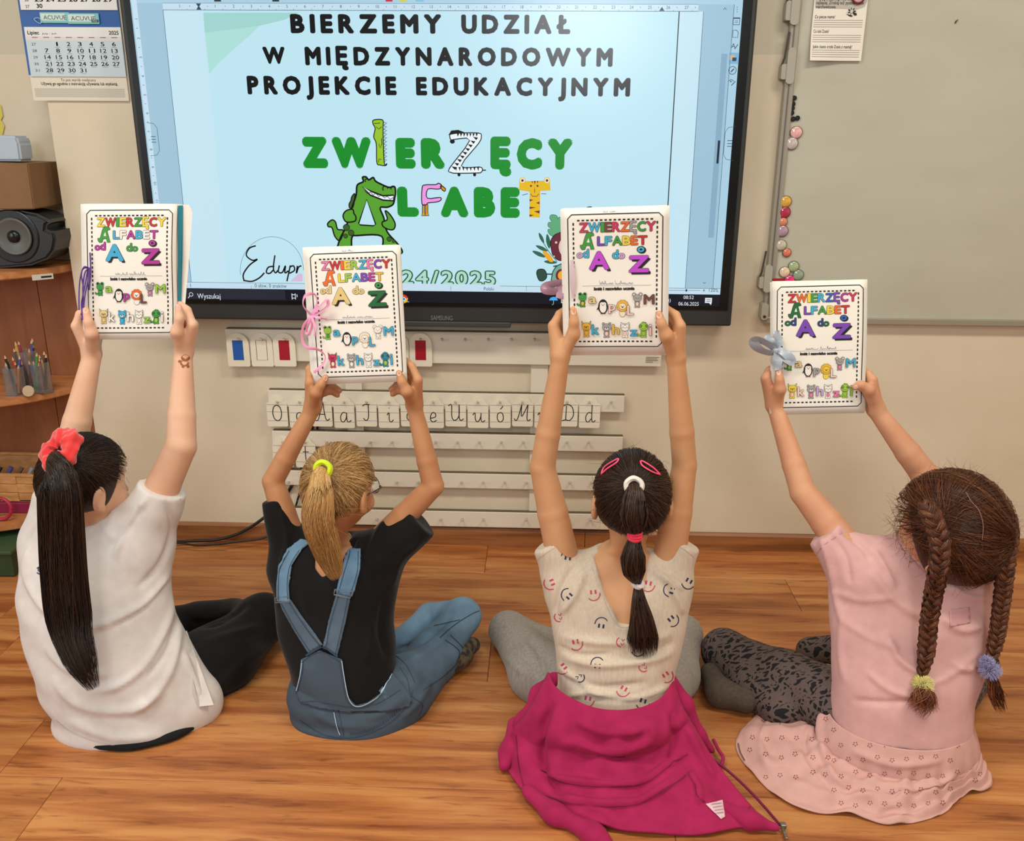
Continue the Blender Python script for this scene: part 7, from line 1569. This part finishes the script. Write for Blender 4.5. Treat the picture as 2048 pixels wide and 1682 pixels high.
# ================= CORNER SHELF AND WHAT STANDS ON IT =================
at = _at
bw = wood('beech_shelf', (166, 104, 60), (186, 122, 74), (202, 138, 88), rough=.45, sx=3, sy=20, sz=20, contrast=1.2)
bwb = wood('beech_back', (140, 84, 50), (156, 96, 58), (168, 108, 68), rough=.5, sx=12, sy=12, sz=1.6, contrast=1.4)
sh_ = empty('corner_shelf', (-1.8, 2.84, 0), 'beech corner shelf with rounded boards, standing left of the display', 'shelf')
MB().box((-2.2, 2.822, 0), (-1.617, 2.840, .91), bev=.001).build('back_panel', bwb, sh_); MB().box((-1.615, 2.822, 0), (XA-.003, 2.840, .91), bev=.001).build('back_panel', bwb, sh_)
for z, nm in ((.9096, 0), (.5334, 1), (.1356, 2)):
    pts = [(-2.2, 2.820), (-2.2, 2.475)]+[(-1.80+.356*math.sin(t), 2.832-.357*math.cos(t)) for t in np.linspace(0, PI/2-.03, 16)]+[(XA-.003, 2.820)]
    b = bmesh.new(); vs0 = [b.verts.new((x, y, z-.022)) for x, y in pts]; fc = b.faces.new(vs0); r = bmesh.ops.extrude_face_region(b, geom=[fc]); bmesh.ops.translate(b, verts=[v for v in r['geom'] if isinstance(v, bmesh.types.BMVert)], vec=(0, 0, .022)); bmesh.ops.recalc_face_normals(b, faces=b.faces); bmesh.ops.bevel(b, geom=[e for e in b.edges if abs(e.verts[0].co.z-e.verts[1].co.z) < .001], offset=.003, segments=2, affect='EDGES')
    MB().bm(b, bw).build('board', bw, sh_)
a = at(66, 561, 2.575); c = at(93, 550, 2.575); q = Plane2D(lambda u, v, d: (u, 2.572+.9*(u-a[0])-d, v)); q.rect(a[0], a[2], c[0], c[2], mat('tag_paper', (206, 204, 192), .5)); q.up(); q.rect(a[0]+.018, a[2]+.005, c[0]-.003, c[2]-.006, inkm); q.build('name_tag', sh_)
# loudspeaker
bkp = mat('speaker_black', (20, 21, 23), .4); bks = mat('speaker_shell', (34, 36, 38), .35); YS = 2.63
spx = [(-95, 452), (-70, 432), (-20, 425), (40, 423), (72, 429), (96, 441), (100, 447), (92, 452), (91, 460), (100, 464), (108, 464), (111, 480), (107, 503), (94, 520), (60, 533), (0, 538), (-70, 534), (-95, 520)]
base = at(10, 535, YS); L_s = empty('loudspeaker', (float(base[0]), 2.70, .9096), 'black rounded loudspeaker with a grey cone on the top shelf board', 'loudspeaker')
P_ = [at(x, y, YS)[[0, 2]] for x, y in spx]; zmin = min(p[1] for p in P_); P_ = [(x, z-zmin+.912) for x, z in P_]; dz_ = -zmin+.912
b = bmesh.new(); v0 = [b.verts.new((x, YS, z)) for x, z in P_]; fc = b.faces.new(v0); r = bmesh.ops.extrude_face_region(b, geom=[fc]); bmesh.ops.translate(b, verts=[v for v in r['geom'] if isinstance(v, bmesh.types.BMVert)], vec=(0, .12, 0)); bmesh.ops.recalc_face_normals(b, faces=b.faces); bmesh.ops.bevel(b, geom=[e for e in b.edges if abs(e.verts[0].co.y-e.verts[1].co.y) < .001], offset=.008, segments=3, affect='EDGES')
MB().bm(b, bks).build('housing', bks, L_s, smooth=False)
c0 = at(30, 474, YS); c0[2] += dz_
MB().lathe([(.001, .004), (.074, .004), (.077, .002), (.077, 0)], (c0[0]-.005, YS, c0[2]), (0, -1, 0), n=40).build('front_baffle', bkp, L_s)
MB().lathe([(.050, .004), (.055, .008), (.050, .010), (.046, .007), (.022, -.004+.008), (.020, .0035)], (c0[0], YS-.001, c0[2]), (0, -1, 0), n=40).build('cone', mat('cone_grey', (92, 92, 90), .4), L_s, smooth=True)
MB().lathe([(.0185, .004), (.0175, .010), (.010, .014), (.001, .015)], (c0[0], YS-.001, c0[2]), (0, -1, 0), n=24).build('dust_cap', mat('cap_black', (16, 16, 18), .25), L_s, smooth=True)
# carton and folded paper above
def pprism(pix, Y0, Y1, m, name, parent=None, dz=0, bev=.003):
    P = [at(x, y, Y0)[[0, 2]] for x, y in pix]; b = bmesh.new(); v0 = [b.verts.new((x, Y0, z+dz)) for x, z in P]; fc = b.faces.new(v0); r = bmesh.ops.extrude_face_region(b, geom=[fc]); bmesh.ops.translate(b, verts=[v for v in r['geom'] if isinstance(v, bmesh.types.BMVert)], vec=(0, Y1-Y0, 0)); bmesh.ops.recalc_face_normals(b, faces=b.faces)
    if bev: bmesh.ops.bevel(b, geom=list(b.edges), offset=bev, segments=2, affect='EDGES')
    return MB().bm(b, m).build(name, m, parent)
ctop = max(p[1] for p in P_)
cb = pprism([(-90, 327), (56, 331), (69, 422), (-80, 424)], 2.62, 2.80, mat('cardboard', (138, 104, 70), .8, noise=((8, 8, 8), (126, 92, 60), .5)), 'cardboard_box', None, 0)
tag(cb, 'brown cardboard box lying on top of the black loudspeaker', 'box')
zc = min(v.co.z for v in cb.data.vertices); dzc = ctop+.001-zc
for v in cb.data.vertices: v.co.z += dzc
pb = pprism([(-60, 272), (32, 276), (38, 290), (43, 326), (-60, 326)], 2.65, 2.72, mat('pale_bag', (176, 190, 204), .5, bump=((30, 30, 30), .4, .003)), 'folded_bag', None, dzc, .006)
tag(pb, 'pale blue-grey folded paper bag on top of the cardboard box', 'bag')
zb_ = min(v.co.z for v in pb.data.vertices); zt_ = max(v.co.z for v in cb.data.vertices)
for v in pb.data.vertices: v.co.z += zt_+.0005-zb_
yl = obj('paper_leaf', [at(x, y, 2.838) for x, y in [(-14, 200), (2, 212), (6, 232), (2, 240), (9, 252), (5, 270), (-14, 276)]], [tuple(range(7))], mat('yellow_paper', (214, 200, 90), .7)); tag(yl, 'yellow paper cut-out on the wall at the left edge of the photo', 'decoration')
# pencil cups on the middle board
acr = mat('clear_acrylic', (236, 240, 240), .05, trans=.92, alpha=1); zb2 = .5339; rp = random.Random(8)
pc = [(210, 60, 50), (60, 140, 60), (90, 80, 160), (40, 60, 120), (226, 140, 50), (30, 30, 34), (150, 150, 156), (200, 170, 60), (170, 60, 110), (110, 70, 50)]
pn = 'red,green,violet,navy,orange,black,grey,mustard,magenta,brown'.split(',')
cups = [(34, 788, 2.60, .033, .085, 'left acrylic cup crammed with pens and pencils on the middle shelf board'), (62, 776, 2.665, .036, .120, 'tall middle acrylic cup of pens and scissors on the middle shelf board'), (88, 783, 2.625, .030, .095, 'right acrylic cup with a green pencil on the middle shelf board')]
for ci, (x, y, Y, r_, h_, lb) in enumerate(cups):
    g = onz(x, y, zb2); g[1] = Y; g[0] = at(x, y, Y)[0]; e = empty('pencil_cup', (float(g[0]), float(g[1]), zb2), lb, 'cup', 'acrylic pencil cups')
    o = MB(); n = 6; 
    for k in range(n):
        t0, t1 = 2*PI*k/n, 2*PI*(k+1)/n; A0, A1 = V(g[0]+r_*math.cos(t0), Y+r_*math.sin(t0), zb2), V(g[0]+r_*math.cos(t1), Y+r_*math.sin(t1), zb2); o.add([A0, A1, A1+V(0, 0, h_), A0+V(0, 0, h_)], [(0, 1, 2, 3)])
    o.add([V(g[0]+r_*math.cos(2*PI*k/n), Y+r_*math.sin(2*PI*k/n), zb2+.001) for k in range(n)], [tuple(range(n))])
    oo = o.build('cup', acr, e); md = oo.modifiers.new('thickness', 'SOLIDIFY'); md.thickness = .0018
    for k in range(9):
        col = pc[(k*3+ci*2) % 10]; a_ = rp.random()*2*PI; rb = rp.random()*r_*.6; tl_ = rp.uniform(.6, .95); b0 = V(g[0]+rb*math.cos(a_), Y+rb*math.sin(a_), zb2+.004); t_ = V(g[0]+r_*tl_*math.cos(a_+.5), Y+r_*tl_*math.sin(a_+.5), zb2+h_+rp.uniform(.005, .035))
        if ci == 2 and k == 0: col = (70, 150, 50); b0 = V(g[0]-.01, Y-.02, zb2+.004); t_ = V(g[0]+.010, Y-.022, zb2+.13)
        d = (t_-b0)/np.linalg.norm(t_-b0); m_ = mat('pencil_%d_%d_%d' % col, col, .4); pm_ = MB(); pm_.tube([b0, t_-d*.012], .0036, m_, n=6); pm_.tube([t_-d*.012, t_-d*.002], [.0036, .0008], mat('pencil_wood', (214, 176, 130), .6), n=6)
        o = pm_.build('pencil', None, None); tag(o, '%s pencil standing in the %s acrylic cup' % (pn[pc.index(col)] if col in pc else 'bright green', ('left', 'middle', 'right')[ci]), 'pencil', 'pencils in the %s cup' % ('left', 'middle', 'right')[ci])
rpn = MB(); a = onz(20, 764, zb2+.03); c = onz(52, 781, zb2+.012); rm = mat('pencil_red', (186, 50, 50), .4); d = (c-a)/np.linalg.norm(c-a); rpn.tube([a+d*.012, c], .0042, rm, n=6); rpn.tube([a+d*.012, a], [.0042, .0008], mat('pencil_wood', (214, 176, 130)), n=6); tag(rpn.build('pencil', None), 'red pencil leaning down in front of the acrylic cups', 'pencil')
c = onz(58, 782, zb2+.016); wd_ = MB().lathe([(.001, 0), (.016, 0), (.017, .002), (.017, .006), (.001, .0065)], c, V(.1, -1, .25), n=24).build('wood_disc', mat('wood_disc', (188, 164, 130), .6)); tag(wd_, 'small pale wooden disc leaning at the foot of the pencil cups', 'disc')
# basket, tray, tape, green crate
zb3 = .1361; bk2 = wood('basket_wood', (176, 124, 72), (192, 140, 86), (206, 156, 100), rough=.6, sx=8, sy=8, sz=30)
e = empty('basket', (-1.72, 2.66, zb3+.036), 'pale wooden slatted basket on the lowest shelf board', 'basket'); Yf = 2.60
za, zt3 = zb3+.037, at(50, 951, Yf)[2]; xr_ = at(71, 970, Yf)[0]; xl_ = xr_-.30; hh = (zt3-za)
for r_i in range(3):
    for s_ in range(5):
        x0 = xl_+s_*.060; yo = .002 if (s_+r_i) % 2 else 0
        MB().box((x0, Yf-yo, za+hh*r_i/3+.001), (x0+.0595, Yf+.004-yo, za+hh*(r_i+1)/3-.0005), bev=.0008, seg=1).build('slat', bk2, e)
for (x0, y0, x1, y1) in ((xl_, Yf, xl_+.005, Yf+.20), (xr_-.005, Yf, xr_, Yf+.20), (xl_, Yf+.195, xr_, Yf+.20)): MB().box((x0, y0, za), (x1, y1, zt3), bev=.001).build('side', bk2, e)
MB().box((xl_, Yf, za), (xr_, Yf+.2, za+.005)).build('base', bk2, e)
for (x0, y0, x1, y1) in ((xl_-.003, Yf-.003, xr_+.003, Yf+.008), (xl_-.003, Yf+.192, xr_+.003, Yf+.203), (xl_-.003, Yf, xl_+.008, Yf+.2), (xr_-.008, Yf, xr_+.003, Yf+.2)): MB().box((x0, y0, zt3-.004), (x1, y1, zt3+.004), bev=.001).build('rim', bk2, e)
for k in range(5):
    x = xr_-.05-.035*k; b = MB(); b.tube([(x, Yf+.05+.02*(k % 2), za+.02), (x+.03, Yf+.09, zt3-.008)], .007, mat('block_%d' % k, pc[(k*3+3) % 10], .5), n=8); tag(b.build('block', None), 'small %s piece lying in the wooden basket' % pn[(k*3+3) % 10], 'toy', 'pieces in the wooden basket')
tr = MB().box((at(10, 1000, 2.59)[0]-.2, 2.59, zb3+.0005), (at(69, 1000, 2.59)[0], 2.79, zb3+.036), bev=.003).build('flat_box', mat('magenta_card', (134, 26, 66), .5)); tag(tr, 'flat magenta box under the wooden basket', 'box')
c = at(-4, 992, 2.535); tp_ = MB(); tp_.tube([V(c[0]+.034*math.cos(t), 2.535+.004*math.sin(t), zb3+.040+.034*math.sin(t)) for t in np.linspace(0, 2*PI, 28)], .0055, n=8, cap=False); tag(tp_.build('ring', mat('raspberry_plastic', (176, 36, 70), .35), smooth=True), 'raspberry coloured plastic ring leaning at the left edge on the lowest board', 'ring')
gr_ = empty('storage_crate', (-1.9, 2.45, 0), 'dark green plastic crate on the floor below the corner shelf, at the left edge', 'crate'); xg = at(20, 1100, 2.42)[0]
MB().box((xg-.35, 2.42, .001), (xg, 2.80, .085), bev=.004).build('crate_body', mat('green_plastic', (44, 66, 40), .5), gr_); MB().box((xg-.355, 2.412, .078), (xg+.006, 2.806, .090), bev=.003).build('crate_rim', mat('green_plastic_rim', (58, 84, 54), .45), gr_)
# cables
cm_ = mat('cable_black', (14, 14, 15), .45)
def cab(pts, r, lb):
    q = spline([at(x, y, Y) for x, y, Y in pts], 8); o = MB().tube(q, r, n=8).build('cable', cm_, smooth=True); tag(o, lb, 'cable', 'display cables')
cab([(335, 1083, 2.64), (385, 1082, 2.66), (430, 1080, 2.68), (470, 1070, 2.695), (500, 1055, 2.695), (527, 1036, 2.695), (560, 1008, 2.7155), (590, 960, 2.7155), (606, 930, 2.7155), (622, 875, 2.7155), (624, 850, 2.7155), (628, 740, 2.7155), (630, 660, 2.7155)], .0052, 'thick black cable curving up from the floor behind the girl in overalls')
cab([(335, 1085, 2.62), (368, 1087, 2.62), (395, 1091, 2.61), (440, 1088, 2.62), (480, 1083, 2.64), (527, 1076, 2.66), (575, 1050, 2.695), (598, 990, 2.7155), (612, 930, 2.7155), (634, 860, 2.7155), (640, 740, 2.7155), (640, 660, 2.7155)], .0034, 'thin black cable lying on the floor in front of the baseboard')
# small bits on the wall: the old screw hole of the lowest rail
